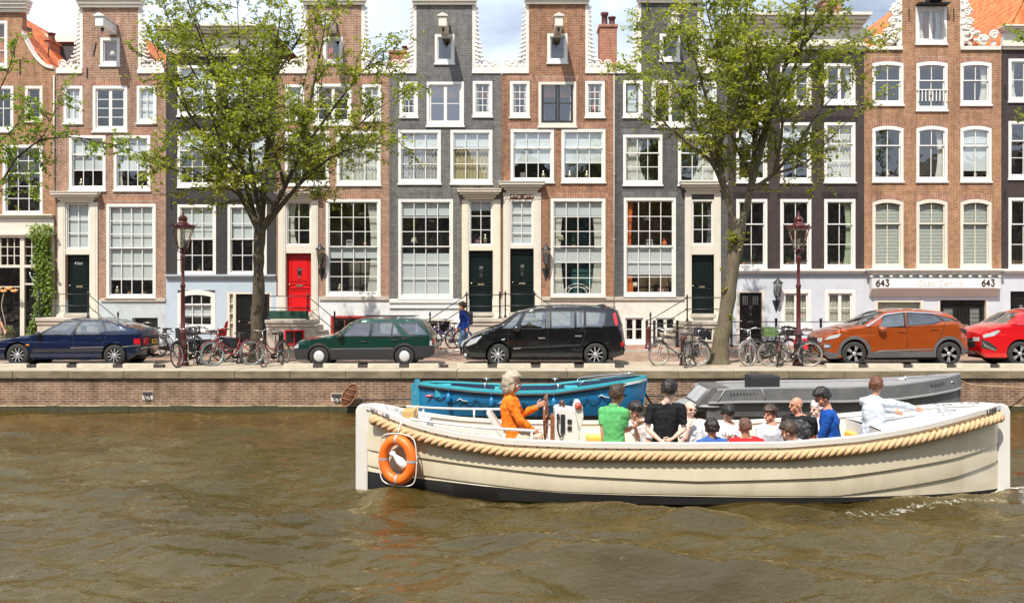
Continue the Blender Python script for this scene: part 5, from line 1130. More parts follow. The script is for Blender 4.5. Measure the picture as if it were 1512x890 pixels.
# ------------------------------------------------------------------ lamp posts
lamp_red = M('lamp_oxblood', (0.085, 0.012, 0.012), 0.35, var=.25, coat=.3)
def lamp_post(lbl, px, py, H_, Y):
    b0 = AT(px, py, Y); b0.z = ZS; t = thing('street_lamp', lbl, 'street lamp', b0, 'lamp posts on the quay'); x, y, z = b0
    m = MB(); m.lathe(b0, [(.17, 0), (.17, .08), (.13, .12), (.12, .5), (.14, .53), (.14, .6), (.1, .66), (.085, .9), (.11, .93), (.11, .97), (.065, 1.05), (.058, H_ * .52), (.075, H_ * .525), (.075, H_ * .54), (.05, H_ * .55), (.045, H_ - 1.25), (.07, H_ - 1.23), (.07, H_ - 1.16), (.045, H_ - 1.12), (.045, H_ - 1.0), (.10, H_ - .95)], 20)
    for i in range(10):
        a = i * pi / 5; m.tube([(x + .12 * cos(a), y + .12 * sin(a), z + .14), (x + .12 * cos(a), y + .12 * sin(a), z + .48)], .014, 5)
    m.tube([(x - .27, y, z + H_ - 1.28), (x + .27, y, z + H_ - 1.28)], .013, 6)
    for i in range(4):
        a = i * pi / 2 + pi / 4; m.tube([(x + .05 * cos(a), y + .05 * sin(a), z + H_ - 1.08), (x + .16 * cos(a), y + .16 * sin(a), z + H_ - 1.02), (x + .14 * cos(a), y + .14 * sin(a), z + H_ - .92)], .014, 6)
    m.build('pole', lamp_red, t)
    za, zb = z + H_ - .93, z + H_ - .36; m = MB(); n = 6; r0, r1 = .15, .31
    m.lathe((x, y, za - .03), [(r0 + .02, 0), (r0 + .02, .03)], n); m.lathe((x, y, zb), [(r1 + .02, -.02), (r1 + .04, .0), (r1 + .04, .04), (r1, .05)], n, smooth=False)
    for i in range(n):
        a = 2 * pi * i / n; m.tube([(x + r0 * cos(a), y + r0 * sin(a), za), (x + r1 * cos(a), y + r1 * sin(a), zb)], .013, 5)
        m.tube([(x + r1 * 1.1 * cos(a), y + r1 * 1.1 * sin(a), zb + .02), (x + r1 * 1.38 * cos(a), y + r1 * 1.38 * sin(a), zb + .15)], [.02, .004], 5)
        for q in (-.3, 0, .3):
            a2 = a + pi / n + q * .9; m.lathe((x + r1 * .98 * cos(a2), y + r1 * .98 * sin(a2), zb + .04), [(.02, 0), (.026, .04), (0, .08)], 6)
    m.build('lantern_frame', lamp_red, t)
    m = MB(); m.lathe((x, y, zb + .05), [(.26, 0), (.2, .07), (.13, .12), (.11, .16), (.13, .18), (.135, .24), (.09, .3), (.045, .33), (.03, .35), (.04, .38), (.02, .42), (.0, .48)], 18); m.build('lantern_cap', lamp_red, t)
    m = MB(); vs = [(x + r0 * .97 * cos(2 * pi * i / n), y + r0 * .97 * sin(2 * pi * i / n), za) for i in range(n)] + [(x + r1 * .97 * cos(2 * pi * i / n), y + r1 * .97 * sin(2 * pi * i / n), zb - .02) for i in range(n)]
    m.add(vs, [(i, (i + 1) % n, n + (i + 1) % n, n + i) for i in range(n)]); m.build('glass', GLASS('lamp_glass', (.93, .92, .86), .12), t)
    m = MB(); m.lathe((x, y, za), [(.04, 0), (.03, .06), (.02, .12), (.045, .18), (.04, .26), (0, .3)], 12); m.build('bulb', M('lamp_mantle', (.5, .48, .42), .3), t)
    return t
lamp_post('dark red ornamental lamp post left of the straight elm tree', 270, 541, 4.34, 27.5)
lamp_post('dark red ornamental lamp post between the leaning tree and the orange car', 1179, 539, 4.32, 27.5)
# ------------------------------------------------------------------ bollards (tapering iron posts with three crosses)
def bollard(lbl, px, py, Y, h=.82, col=None):
    b0 = AT(px, py, Y); b0.z = ZP if Y > 34 else ZS; t = thing('bollard', lbl, 'bollard', b0, 'short iron bollards'); x, y, z = b0
    m = MB(); m.lathe(b0, [(.125, 0), (.12, .06), (.095, .08), (.085, h * .5), (.075, h - .14), (.085, h - .13), (.085, h - .11), (.07, h - .09), (.075, h - .05), (.05, h - .02), (0, h)], 14, sx=1, sy=1); m.build('post', col or lamp_red, t)
    m = MB()
    for k in range(3):
        zc = z + h * .42 + k * .1
        for sg in (-1, 1): m.tube([(x - .025, y - .092, zc - .025 * sg), (x + .025, y - .092, zc + .025 * sg)], .006, 4)
    m.build('crosses', lamp_red, t)
dk = M('bollard_dark', (.03, .012, .012), .45, var=.3)
bollard('dark iron bollard between the red-trimmed bicycle and the straight elm trunk', 354, 535, 28.4, .9, dk)
bollard('dark iron bollard behind the bicycle by the red-door stoop', 415, 532, 28.8, .95, dk)
bollard('red iron bollard on the pavement before the cream stone plinth', 957, 520, 34.6, .82)
bollard('red iron bollard between the two wheels of the parked basket bicycle', 1009, 540, 27.6, .88)
bollard('dark iron bollard at the foot of the left stoop beside the parked bicycles', 243, 520, 34.6, .7, dk)
# ------------------------------------------------------------------ bicycles
tyre_m = M('tyre_rubber', (.02, .02, .02), .8); chrome = M('bike_chrome', (.6, .6, .58), .3, metal=.85, var=.2); saddle_m = M('saddle', (.02, .018, .016), .5)
rim_m = M('bike_rim', (.55, .53, .48), .4, metal=.6)
def bicycle(lbl, px, py, Y, heading, fcol, lean=.12, steer=0., extra=None, tyre=None, step=True, scale=1.0):
    """city bicycle 1.8 m long, built facing +x, turned by heading (degrees), standing on its stand"""
    mats = {'frame': fcol}; base = AT(px, py, Y); base.z = ZS if Y < 34 else ZP
    t = thing('bicycle', lbl, 'bicycle', base, 'parked city bicycles')
    R_ = .345; wb = .56; X = Matrix.Translation(base) @ Matrix.Rotation(radians(heading), 4, 'Z') @ Matrix.Rotation(lean, 4, 'X') @ Matrix.Scale(scale, 4)
    pivot = Vector((wb - .12, 0, .8)); ST = Matrix.Translation(pivot) @ Matrix.Rotation(radians(steer), 4, 'Z') @ Matrix.Translation(-pivot)
    def bd(m, name, mat, par=None, st=False):
        m.xform(X @ ST if st else X); return m.build(name, mat, par or t)
    def wheel(cx_, st):
        m = MB(); m.tube([(cx_ + R_ * cos(a), 0, R_ + R_ * sin(a)) for a in [2 * pi * k / 28 for k in range(28)]], .019, 8, closed=True); w = bd(m, 'wheel', tyre or tyre_m, st=st)
        m = MB(); m.tube([(cx_ + (R_ - .03) * cos(a), 0, R_ + (R_ - .03) * sin(a)) for a in [2 * pi * k / 28 for k in range(28)]], .012, 6, closed=True)
        for k in range(18):
            a = 2 * pi * k / 18; sg = .02 if k % 2 else -.02; m.tube([(cx_ + .02 * cos(a + .8), sg, R_ + .02 * sin(a + .8)), (cx_ + (R_ - .03) * cos(a), 0, R_ + (R_ - .03) * sin(a))], .0022, 3, cap=False)
        m.cyl((cx_, -.05, R_), (cx_, .05, R_), .02, 8); bd(m, 'rim', rim_m, w, st)
        m = MB(); m.tube([(cx_ + (R_ + .035) * cos(a), 0, R_ + (R_ + .035) * sin(a)) for a in ([radians(20 + k * 10) for k in range(14)] if cx_ > 0 else [radians(10 + k * 10) for k in range(17)])], .022, 6); bd(m, 'mudguard', mats['frame'], None, st)
    wheel(-wb, False); wheel(wb, True)
    bb = Vector((-.08, 0, .28)); seat = Vector((-.24, 0, .78)); head = Vector((wb - .16, 0, .86)); headl = Vector((wb - .12, 0, .68)); ra = Vector((-wb, 0, R_))
    m = MB(); m.tube([bb, seat], .016); m.tube([head, headl], .019)
    if step: m.tube(bez([headl, Vector((.18, 0, .42)), bb + Vector((.02, 0, .02))], 5), .018); m.tube(bez([head - Vector((0, 0, .04)), Vector((.16, 0, .56)), Vector((-.12, 0, .42))], 5), .014)
    else: m.tube([headl, bb], .018); m.tube([head - Vector((0, 0, .03)), seat - Vector((-.01, 0, .06))], .016)
    for sg in (-1, 1): m.tube([bb + Vector((0, sg * .03, 0)), ra + Vector((0, sg * .05, 0))], .009); m.tube([seat + Vector((0.02, sg * .02, -.12)), ra + Vector((0, sg * .05, 0))], .008)
    bd(m, 'frame', mats['frame'])
    m = MB(); m.prism([(-wb - .08, -.045, R_ - .06), (-wb - .1, -.045, R_ + .03), (-.1, -.045, .36), (.0, -.045, .33), (.0, -.045, .22), (-.1, -.045, .19)], (0, -.03, 0)); bd(m, 'chain_case', blackp)
    m = MB()
    for sg in (-1, 1): m.tube([headl, (wb - .08, sg * .05, .6), (wb, sg * .05, R_)], .010)
    bd(m, 'fork', mats['frame'], None, True)
    m = MB(); m.tube([head, head + Vector((-.03, 0, .16))], .012); hb = head + Vector((-.02, 0, .16))
    for sg in (-1, 1): m.tube(bez([hb, hb + Vector((.07, sg * .12, .04)), hb + Vector((.02, sg * .25, .06)), hb + Vector((-.18, sg * .29, .02))], 5), .011)
    h_ = bd(m, 'handlebar', chrome, None, True); m = MB()
    for sg in (-1, 1): m.tube([hb + Vector((-.10, sg * .285, .035)), hb + Vector((-.22, sg * .295, .012))], .017)
    bd(m, 'grip', saddle_m, h_, True)
    m = MB(); m.ball(seat + Vector((-.02, 0, .15)), (.13, .09, .035), 12, 8); m.ball(seat + Vector((.10, 0, .155)), (.08, .03, .025), 10, 6); m.tube([seat, seat + Vector((-.02, 0, .13))], .013); bd(m, 'saddle', saddle_m)
    m = MB()
    for sg in (-1, 1): m.tube([(-.3, sg * .06, .72), (-wb - .22, sg * .06, .73)], .007); m.tube([(-wb - .05, sg * .06, .73), (-wb, sg * .06, R_)], .007)
    for q in range(4): m.tube([(-.36 - q * .13, -.06, .727), (-.36 - q * .13, .06, .727)], .006)
    bd(m, 'rack', iron)
    m = MB(); m.cyl((bb.x, -.08, bb.z), (bb.x, .08, bb.z), .02); m.tube([(bb.x, -.09, bb.z), (bb.x + .1, -.09, bb.z - .13)], .009); m.tube([(bb.x, .09, bb.z), (bb.x - .1, .09, bb.z + .13)], .009); m.box(bb.x + .05, bb.x + .15, -.19, -.1, bb.z - .15, bb.z - .125); m.box(bb.x - .15, bb.x - .05, .1, .19, bb.z + .12, bb.z + .145)
    m.tube([(-.3, .03, .3), (-.42, .12, .01)], .008); bd(m, 'crank', chrome)
    m = MB(); m.ball((wb - .06, 0, .78), (.05, .045, .045), 10, 7); bd(m, 'headlight', chrome, None, True)
    def crate(cx_, z0, w, d, h, mat, name, st=False):
        m = MB(); tt = .015
        for k in range(4):
            z = z0 + h * k / 4
            m.box(cx_ - w, cx_ + w, -d, -d + tt, z, z + h / 5.5); m.box(cx_ - w, cx_ + w, d - tt, d, z, z + h / 5.5); m.box(cx_ - w, cx_ - w + tt, -d + tt, d - tt, z, z + h / 5.5); m.box(cx_ + w - tt, cx_ + w, -d + tt, d - tt, z, z + h / 5.5)
        for a in (-1, 0, 1):
            for b_ in (-1, 1): m.box(cx_ + a * (w - .02) - .015, cx_ + a * (w - .02) + .015, b_ * (d - .001) - .008, b_ * (d - .001) + .008, z0, z0 + h)
        m.box(cx_ - w + tt, cx_ + w - tt, -d + tt, d - tt, z0, z0 + .01); bd(m, name, mat, None, st)
    for e in (extra or ()):
        if e[0] == 'crate': crate(wb - .0, .88, .2, .24, .24, e[1], 'crate', True)
        if e[0] == 'basket': crate(wb - .0, .84, .16, .2, .26, e[1], 'basket', True)
        if e[0] == 'bags':
            m = MB()
            for sg in (-1, 1): m.box(-wb - .18, -wb + .2, sg * .08, sg * .2, .4, .74, bev=.03)
            bd(m, 'pannier_bag', e[1])
        if e[0] == 'seat':
            m = MB(); m.prism([(-.4, -.13, .78), (-.44, -.13, .84), (-.60, -.13, .86), (-.70, -.13, 1.22), (-.76, -.13, 1.24), (-.70, -.13, .78)], (0, .26, 0)); m.prism([(-.42, -.15, .80), (-.42, -.15, .95), (-.64, -.15, 1.02), (-.66, -.15, .8)], (0, .02, 0)); m.prism([(-.42, .13, .80), (-.42, .13, .95), (-.64, .13, 1.02), (-.66, .13, .8)], (0, .02, 0)); bd(m, 'child_seat', e[1])
        if e[0] == 'guard':
            m = MB(); m.lathe((-wb, .03, R_), [(.33, 0), (.33, .004), (.08, .006)], 24, axis='y'); bd(m, 'coat_guard', e[1])
        if e[0] == 'fguard':
            m = MB(); m.prism([(wb - .05, -.05, .66), (wb - .2, -.05, .62), (wb - .18, -.05, 1.1), (wb - .1, -.05, 1.12)], (0, .1, 0)); bd(m, 'bag', e[1], None, True)
    return t
c_black = M('bike_black', (.02, .02, .022), .3, coat=.3); c_red = M('bike_red', (.20, .02, .025), .35); c_grey = M('bike_grey', (.3, .3, .3), .4); c_brown = M('bike_maroon', (.12, .03, .03), .4); c_white = M('bike_white', (.7, .68, .64), .4); c_blue = M('bike_blue', (.05, .08, .16), .4); c_purple = M('bike_purple', (.1, .06, .16), .4)
cr_green = M('crate_green', (.10, .17, .05), .7, var=.4); c_redp = M('plastic_red', (.75, .03, .04), .4); teal_t = M('tyre_teal', (.08, .15, .15), .7); pale_t = M('tyre_pale', (.22, .20, .17), .8)
bicycle('black bicycle with big black panniers leaning at the foot of the left lamp post', 282, 541, 27.3, 248, c_black, .1, 12, (('bags', c_black), ('fguard', c_black)))
bicycle('bicycle with a bright red child seat behind the left lamp post', 300, 527, 29.6, 190, c_grey, -.1, -10, (('seat', c_redp),))
bicycle('bicycle with red frame and thin teal tyres between bollard and left lamp post', 343, 540, 27.6, 205, c_red, .12, 14, (), teal_t)
bicycle('black bicycle with a dark front basket hidden deepest behind the left lamp post', 291, 535, 28.4, 110, c_black, -.1, 10, (('basket', c_black), ('bags', c_black)))
bicycle('dark bicycle leaning across the others just right of the left lamp post', 312, 533, 28.8, 200, c_black, .1, -20, (('bags', c_black),))
bicycle('dark bicycle with basket behind the crate bicycle at the right lamp post', 1140, 534, 28.7, 15, c_black, .1, 14, (('basket', c_black),))
bicycle('grey bicycle parked against the pale blue wall', 258, 522, 31.5, 10, c_grey, .1, 10)
bicycle('bicycle with high handlebars just behind the tail of the blue car', 226, 522, 32.5, 160, c_white, -.1, 0)
bicycle('bicycle with a maroon frame seen end-on right of the straight elm trunk', 405, 541, 27.4, 252, c_brown, .14, 8, (), pale_t)
bicycle('bicycle by the black railing behind the green estate car', 648, 516, 34.6, 20, c_blue, .1, 10)
bicycle('purple bicycle at the knees of the walking man', 662, 516.5, 34.7, 170, c_purple, -.12, -14)
bicycle('bicycle with pale tyres leaning on the left side of the red quay bollard', 1001, 540, 27.5, 165, c_black, -.12, 40, (), pale_t, step=False)
bicycle('bicycle with a black front basket on the right side of the red quay bollard', 1022, 541, 27.2, 62, c_black, .1, -24, (('basket', c_black),), pale_t)
bicycle('tall grey bicycle with pale front wheel left of the green crate', 1127, 541, 27.5, 205, c_grey, .1, 8, (), pale_t)
bicycle('black bicycle carrying a green plastic crate by the right lamp post', 1166, 542, 27.3, 172, c_black, -.08, 0, (('crate', cr_green),), pale_t, step=False)
bicycle('bicycle with a red rear light tucked behind the right lamp post', 1184, 540, 27.9, 250, c_black, .1, 10, (('bags', c_redp),))
bicycle('maroon bicycle seen end-on left of the tall grey bicycle', 1107, 538, 28.3, 262, c_brown, .1, 0)
bicycle('maroon bicycle seen end-on between the grey bicycle and the crate bicycle', 1147, 541, 27.6, 75, c_brown, .1, 10)
def PAINT(name, col, metal=.35, rough=.22):
    m = M(name, col, rough, metal=metal, var=.04, vscale=3, coat=1.0, dirt=tuple(c * .7 + .006 for c in col), dscale=3, damt=.15); return m
car_glass = GLASS('car_glass', (.62, .70, .68), .26, .01); car_glass_d = GLASS('car_glass_tinted', (.12, .14, .16), .2, .01)
ctrim = M('car_black_trim', (.022, .022, .024), .5, var=.2); cgrey = M('car_grey_cladding', (.085, .085, .09), .6, var=.15, dirt=(.2, .17, .13), damt=.3); cchrome = M('car_chrome', (.75, .75, .75), .18, metal=.9)
alloy = M('alloy_wheel', (.62, .62, .62), .3, metal=.7, var=.1); cap_m = M('wheel_cover', (.66, .66, .66), .35, metal=.3, var=.08); ctyre = M('car_tyre', (.025, .025, .024), .85, var=.3)
cseat = M('car_seat', (.10, .10, .10), .9); cdark = M('car_underside', (.01, .01, .01), .9); lens_c = M('clear_lens', (.62, .64, .66), .08, metal=.3, coat=1); lens_r = M('red_lens', (.5, .01, .015), .12, coat=1); lens_o = M('amber_lens', (.75, .3, .05), .15, coat=1)
plate_y = M('number_plate_yellow', (.75, .52, .05), .5)
def car(label, Yn, paint, top, sill, wheels, windows, belt, roofz, Wd=.88, lower=None, glassseg=(), rimstyle='spoke', dets=(), ends=(), windmat=None, lowmat=None, taper=.16, arch=1.18, name='parked_car'):
    """top: px path from the front foot over the roof to the rear foot; sill: (py front, py rear); wheels: (px, py, r px)"""
    tp = [Vector((PX(x, Yn), 0, PZ(y, Yn))) for x, y in top]; xf, xr = min(p.x for p in tp), max(p.x for p in tp); Lc = xr - xf; Yc = Yn + Wd
    zb, zr = PZ(belt, Yn), PZ(roofz, Yn); t = thing(name, label, 'car', ((xf + xr) / 2, Yc, ZS), 'cars parked along the quay')
    def hw(x, z):
        u = (x - xf) / Lc; e = min(u, 1 - u); k = 1 - taper * max(0, 1 - e / .16) ** 2.2
        if z > zb: k *= 1 - .20 * ((z - zb) / (zr - zb)) ** 1.15
        else: q = (z - ZS) / (zb - ZS); k *= 1 - .07 * (abs(q - .62) / .62) ** 2.2 - .012 * max(0, 1 - abs(q - .8) / .06)
        return Wd * k
    W_ = [(PX(x, Yn), PZ(y, Yn), r / (F / Yn)) for x, y, r in wheels]
    # ---- closed outline with wheel arches
    poly = list(tp); zs0, zs1 = PZ(sill[0], Yn), PZ(sill[1], Yn)
    for (wx, wz, wr) in sorted(W_, key=lambda a: -a[0]):
        ra = wr * arch; zs = zs0 + (zs1 - zs0) * (wx - xf) / Lc; a0 = math.asin(max(-.9, min(.9, (zs - wz) / ra)))
        for k in range(13): a = a0 + (pi - 2 * a0) * k / 12; poly.append(Vector((wx + ra * cos(a), 0, wz + ra * sin(a))))
    holes = [[Vector((PX(x, Yn), 0, PZ(y, Yn))) for x, y in w] for w in windows]
    def flat(loops, grid=.11):
        """tessellated loops -> bmesh with a regular grid cut into it"""
        tess = geometry.tessellate_polygon(loops); vs = [v for l in loops for v in l]; bm = bmesh.new(); bv = [bm.verts.new(v) for v in vs]
        for f in tess:
            try: bm.faces.new([bv[i] for i in f])
            except ValueError: pass
        x0, x1 = min(v.x for v in vs), max(v.x for v in vs); z0, z1 = min(v.z for v in vs), max(v.z for v in vs)
        g = math.floor(x0 / grid) * grid
        while g < x1:
            if g > x0: bmesh.ops.bisect_plane(bm, geom=bm.verts[:] + bm.edges[:] + bm.faces[:], plane_co=(g, 0, 0), plane_no=(1, 0, 0))
            g += grid
        g = math.floor(z0 / grid) * grid
        while g < z1:
            if g > z0: bmesh.ops.bisect_plane(bm, geom=bm.verts[:] + bm.edges[:] + bm.faces[:], plane_co=(0, 0, g), plane_no=(0, 0, 1))
            g += grid
        return bm
    def near_path(p):
        d = 9
        for i in range(len(tp) - 1):
            a, b_ = tp[i], tp[i + 1]; ab = b_ - a; u = max(0, min(1, (p - a).dot(ab) / ab.length_squared)); d = min(d, (p - (a + ab * u)).length)
        return d
    RND_ = .05
    def side(mb, loops, off, mi, both=True, rnd=False, grid=.11, only=None):
        bm = flat(loops, grid); vs = [v.co.copy() for v in bm.verts]; bm.verts.index_update(); fs = [[v.index for v in f.verts] for f in bm.faces]; bm.free()
        for sg in ((-1, 1) if only is None else (only,)):
            out = [(p.x, Yc + sg * (hw(p.x, p.z) + off - (RND_ if rnd and near_path(p) < .004 else 0)), p.z) for p in vs]
            mb.add(out, fs, True, mi)
    body = MB(); side(body, [poly] + holes, 0, 0, rnd=True)
    # ---- skin across the car
    seg = []
    for i in range(len(tp) - 1):
        n = max(1, int((tp[i + 1] - tp[i]).length / .14)); seg += [(i, k / n) for k in range(n)]
    seg.append((len(tp) - 2, 1.0))
    VN = 12; half = VN // 2
    def skin(i, u, v, off=0):
        p = tp[i].lerp(tp[i + 1], u); d = (tp[i + 1] - tp[i]).normalized(); nrm = Vector((-d.z, 0, d.x))
        if nrm.z < 0 and abs(nrm.z) > .3: nrm = -nrm
        if abs(nrm.z) <= .3: nrm = Vector((-1, 0, 0)) if p.x < (xf + xr) / 2 else Vector((1, 0, 0))
        k = (.045 if nrm.z > .8 else .09 if nrm.z > .3 else .11) * (1 - abs(v) ** 2.3) + off; w = hw(p.x, p.z) - RND_
        return Vector((p.x + nrm.x * k, Yc + v * w, p.z + nrm.z * k))
    vv = [-1 + 2 * j / VN for j in range(VN + 1)]; grid = [[skin(i, u, v) for v in vv] for (i, u) in seg]
    base = len(body.v); n_ = VN + 1; body.v.extend([tuple(p) for r in grid for p in r]); gl = MB(); gv = [tuple(p) for r in grid for p in r]; gfs = []
    for a in range(len(seg) - 1):
        for j in range(VN):
            f = (a * n_ + j, a * n_ + j + 1, (a + 1) * n_ + j + 1, (a + 1) * n_ + j); i_seg = seg[a][0]
            if i_seg in glassseg and 1 <= j < VN - 1: gfs.append((i_seg, f))
            else: body.f.append(tuple(base + q for q in f)); body.m.append(2 if i_seg in (glassseg or ()) else 0); body.sm.append(True)
    # cladding: lower part, arches
    o = body.build('body', [paint, lower or ctrim, paint if windmat is None else windmat], t, auto=38)
    for q, nm in zip(glassseg, ('windscreen', 'rear_window')):
        fs_ = [f for i_, f in gfs if i_ == q]; used = sorted({i_ for f in fs_ for i_ in f}); mp_ = {u_: k_ for k_, u_ in enumerate(used)}
        gl = MB(); gl.add([gv[u_] for u_ in used], [tuple(mp_[i_] for i_ in f) for f in fs_], True); gl.build(nm, car_glass, t)
    for k, h_ in enumerate(holes):
        for sg in (-1, 1): g = MB(); side(g, [h_], -.012, 0, grid=.3, only=sg); g.build('window', windmat if (windmat and k > 0) else car_glass, t)
        c_ = sum(h_, Vector()) / len(h_); ring = [c_ + (p - c_) * (1 + .045 / max(.05, (p - c_).length)) for p in h_]; [(lambda g: (side(g, [ring, h_], .003, 0, grid=.3, only=sg), g.build('window_trim', ctrim, o)))(MB()) for sg in (-1, 1)]
    if lower or lowmat:                                 # dark or grey lower cladding around the arches and along the sill
        for sg1, (wx, wz, wr) in [(a, b_) for a in (-1, 1) for b_ in W_]:
            m = MB(); a0 = -.2; arc = [Vector((wx + wr * arch * cos(a), 0, wz + wr * arch * sin(a))) for a in [a0 + (pi - 2 * a0) * k / 14 for k in range(15)]]; arc2 = [Vector((wx + wr * (arch + .24) * cos(a), 0, wz + wr * (arch + .24) * sin(a))) for a in [a0 + (pi - 2 * a0) * k / 14 for k in range(15)]]
            side(m, [arc + arc2[::-1]], .006, 0, only=sg1); m.build('wheel_arch', lowmat or lower, o)
        ws = sorted(W_); sl_ = [Vector((ws[0][0] + ws[0][2] * arch, 0, zs0)), Vector((ws[-1][0] - ws[-1][2] * arch, 0, zs1)), Vector((ws[-1][0] - ws[-1][2] * (arch + .1), 0, zs1 + .17)), Vector((ws[0][0] + ws[0][2] * (arch + .1), 0, zs0 + .17))]
        for sg1 in (-1, 1): m = MB(); side(m, [sl_], .006, 0, only=sg1); m.build('sill_cladding', lowmat or lower, o)
    for d, sg1 in [(d, sg) for d in dets for sg in (-1, 1)]:                                      # (name, material, [px polygon], offset)
        nm, mt, pl, off = d[:4]; m = MB()
        if nm in ('door_gap', 'crease'):
            pts = bez([Vector((PX(x, Yn), 0, PZ(y, Yn))) for x, y in pl], 6)
            m.tube([(p.x, Yc + sg1 * (hw(p.x, p.z) + .001), p.z) for p in pts], off, 4)
        elif nm == 'door_handle':
            x, z = PX(pl[0][0], Yn), PZ(pl[0][1], Yn)
            y = Yc + sg1 * hw(x, z); m.box(x - .10, x + .10, y - .025, y + .025, z - .018, z + .018, bev=.008)
        else: side(m, [[Vector((PX(x, Yn), 0, PZ(y, Yn))) for x, y in pl]], off, 0, only=sg1)
        m.build(nm, mt, o if nm in ('door_gap', 'crease') else t)
    def zpos(end, z):
        rng = range(len(tp) - 1) if end < 0 else range(len(tp) - 2, -1, -1)
        for i in rng:
            a, b_ = tp[i].z, tp[i + 1].z
            if min(a, b_) - 1e-6 <= z <= max(a, b_) + 1e-6 and abs(a - b_) > 1e-5: return i, (z - a) / (b_ - a)
        return (0, 0) if end < 0 else (len(tp) - 2, 1)
    for (nm, mt, end, z0, z1, v0, v1, off) in ends:     # panels wrapped round the nose (-1) or tail (+1)
        nz, nv = 4, 6; mirror = [(v0, v1)] if v0 < 0 < v1 else [(v0, v1), (-v1, -v0)]
        for (va, vb) in mirror:
            m = MB()
            g = [[skin(*zpos(end, ZS + z0 + (z1 - z0) * a / nz), va + (vb - va) * b_ / nv, off) for b_ in range(nv + 1)] for a in range(nz + 1)]
            m.add([p for r in g for p in r], [(a * (nv + 1) + b_, a * (nv + 1) + b_ + 1, (a + 1) * (nv + 1) + b_ + 1, (a + 1) * (nv + 1) + b_) for a in range(nz) for b_ in range(nv)], True); q = m.build(nm, mt, t)
        if nm == 'number_plate':
            k = MB(); zz = ZS + (z0 + z1) / 2; text(k, 'SR-TX-58', lambda u, v: skin(*zpos(end, ZS + z0 + .03 + v), (-.19 + u) / Wd if end > 0 else (.19 - u) / Wd, off + .004), .06, .38, .012); k.build('plate_text', iron, q)
    # ---- underside, wheel housings, seats
    m = MB(); m.box(xf + .35, xr - .35, Yc - Wd + .14, Yc + Wd - .14, ZS + .17, ZS + .34); m.box(W_[0][0] + .45, W_[1][0] - .45, Yc - Wd + .1, Yc + Wd - .1, ZS + .2, ZS + .4)
    for (wx, wz, wr) in W_:
        for sg in (-1, 1): m.lathe((wx, Yc + sg * (Wd - .30), wz), [(0, -.16), (wr * 1.16, -.16), (wr * 1.16, .16), (0, .16)], 20, axis='y')
    m.build('underside', cdark, t)
    zseat = ZS + .38; xs = [W_[0][0] + .95, W_[0][0] + 1.85]
    for k, x in enumerate(xs):
        for sg in (-1, 1):
            m = MB(); yy = Yc + sg * .36; top_ = zr - .28; m.box(x - .25, x + .28, yy - .24, yy + .24, zseat - .1, zseat + .12, bev=.04)
            m.prism([(x + .16, yy - .23, zseat + .05), (x + .30, yy - .23, zseat + .05), (x + .46, yy - .21, top_ - .12), (x + .34, yy - .21, top_ - .12)], (0, .45, 0)); m.box(x + .36, x + .46, yy - .12, yy + .12, top_ - .1, top_ + .06, bev=.03); m.build('seat', cseat, t)
    m = MB(); x = W_[0][0] + .62; m.tube([(x + .05 * sin(a) , Yc + .36 + .18 * cos(a), zb - .02 + .16 * sin(a)) for a in [k * pi / 8 for k in range(16)]], .014, 6, closed=True); m.box(W_[0][0] + .3, x - .05, Yc - Wd + .16, Yc + Wd - .16, zb - .25, zb - .06, bev=.03); m.build('dashboard', cseat, t)
    # ---- wheels
    for k, (wx, wz, wr) in enumerate(W_):
        for sg in (-1, 1):
            steer = radians(-14) if (rimstyle == 'steered' and k == 0) else 0; yw = Yc + sg * (Wd - .115); w = MB(); ri = wr * (.66 if wr < .32 else .7)
            w.lathe((0, 0, 0), [(ri, -.095), (wr * .93, -.1), (wr, -.07), (wr, .07), (wr * .93, .1), (ri, .095), (ri, -.095)], 30, axis='y')
            X = Matrix.Translation((wx, yw, ZS + wr if abs(wz - wr - ZS) < .12 else wz)) @ Matrix.Rotation(steer, 4, 'Z') @ Matrix.Rotation(k * .4, 4, 'Y'); w.xform(X); wt = w.build('wheel', ctyre, t)
            w = MB(); o_ = -sg * -.085
            w.lathe((0, sg * .085, 0), [(ri, -.0), (ri * .93, sg * .012), (ri * .9, -sg * .05), (ri * .9, -sg * .12)], 30, 1, axis='y')
            w.lathe((0, sg * .0, 0), [(0, 0), (ri * .9, 0)], 24, 2, axis='y')
            if rimstyle == 'cover':
                w.lathe((0, sg * .09, 0), [(ri * .95, -sg * .01), (ri * .8, sg * .012), (ri * .3, sg * .02), (0, sg * .022)], 30, 0, axis='y')
                for q in range(16): a = q * pi / 8; w.obox((ri * .82 * cos(a), sg * .104, ri * .82 * sin(a)), (ri * .05 * -sin(a), 0, ri * .05 * cos(a)), (0, .004, 0), (ri * .085 * cos(a), 0, ri * .085 * sin(a)), 2)
            else:
                ns = {'spoke': 10, 'five': 5, 'steered': 9}[rimstyle]
                for q in range(ns):
                    a = 2 * pi * q / ns
                    offs = ((-.07, .07) if rimstyle == 'five' else (0,))
                    for dlt in offs:
                        aa = a + dlt; e = Vector((cos(aa + dlt), 0, sin(aa + dlt))) * ri * .93; c0 = Vector((cos(a), 0, sin(a))) * ri * .16; mid = (e + c0) / 2; ax = (e - c0) / 2; pr = ax.cross(Vector((0, 1, 0))).normalized() * ri * (.075 if rimstyle != 'five' else .075)
                        w.obox(mid + Vector((0, sg * .082, 0)), ax, (0, .014, 0), pr, 0)
                w.lathe((0, sg * .085, 0), [(ri * .24, -.02 * sg), (ri * .24, .012 * sg), (ri * .12, .02 * sg), (0, .02 * sg)], 16, 0, axis='y')
            w.xform(X); w.build('rim', [cap_m if rimstyle == 'cover' else alloy, alloy, cdark], wt)
    return t, o, hw, skin, Yc
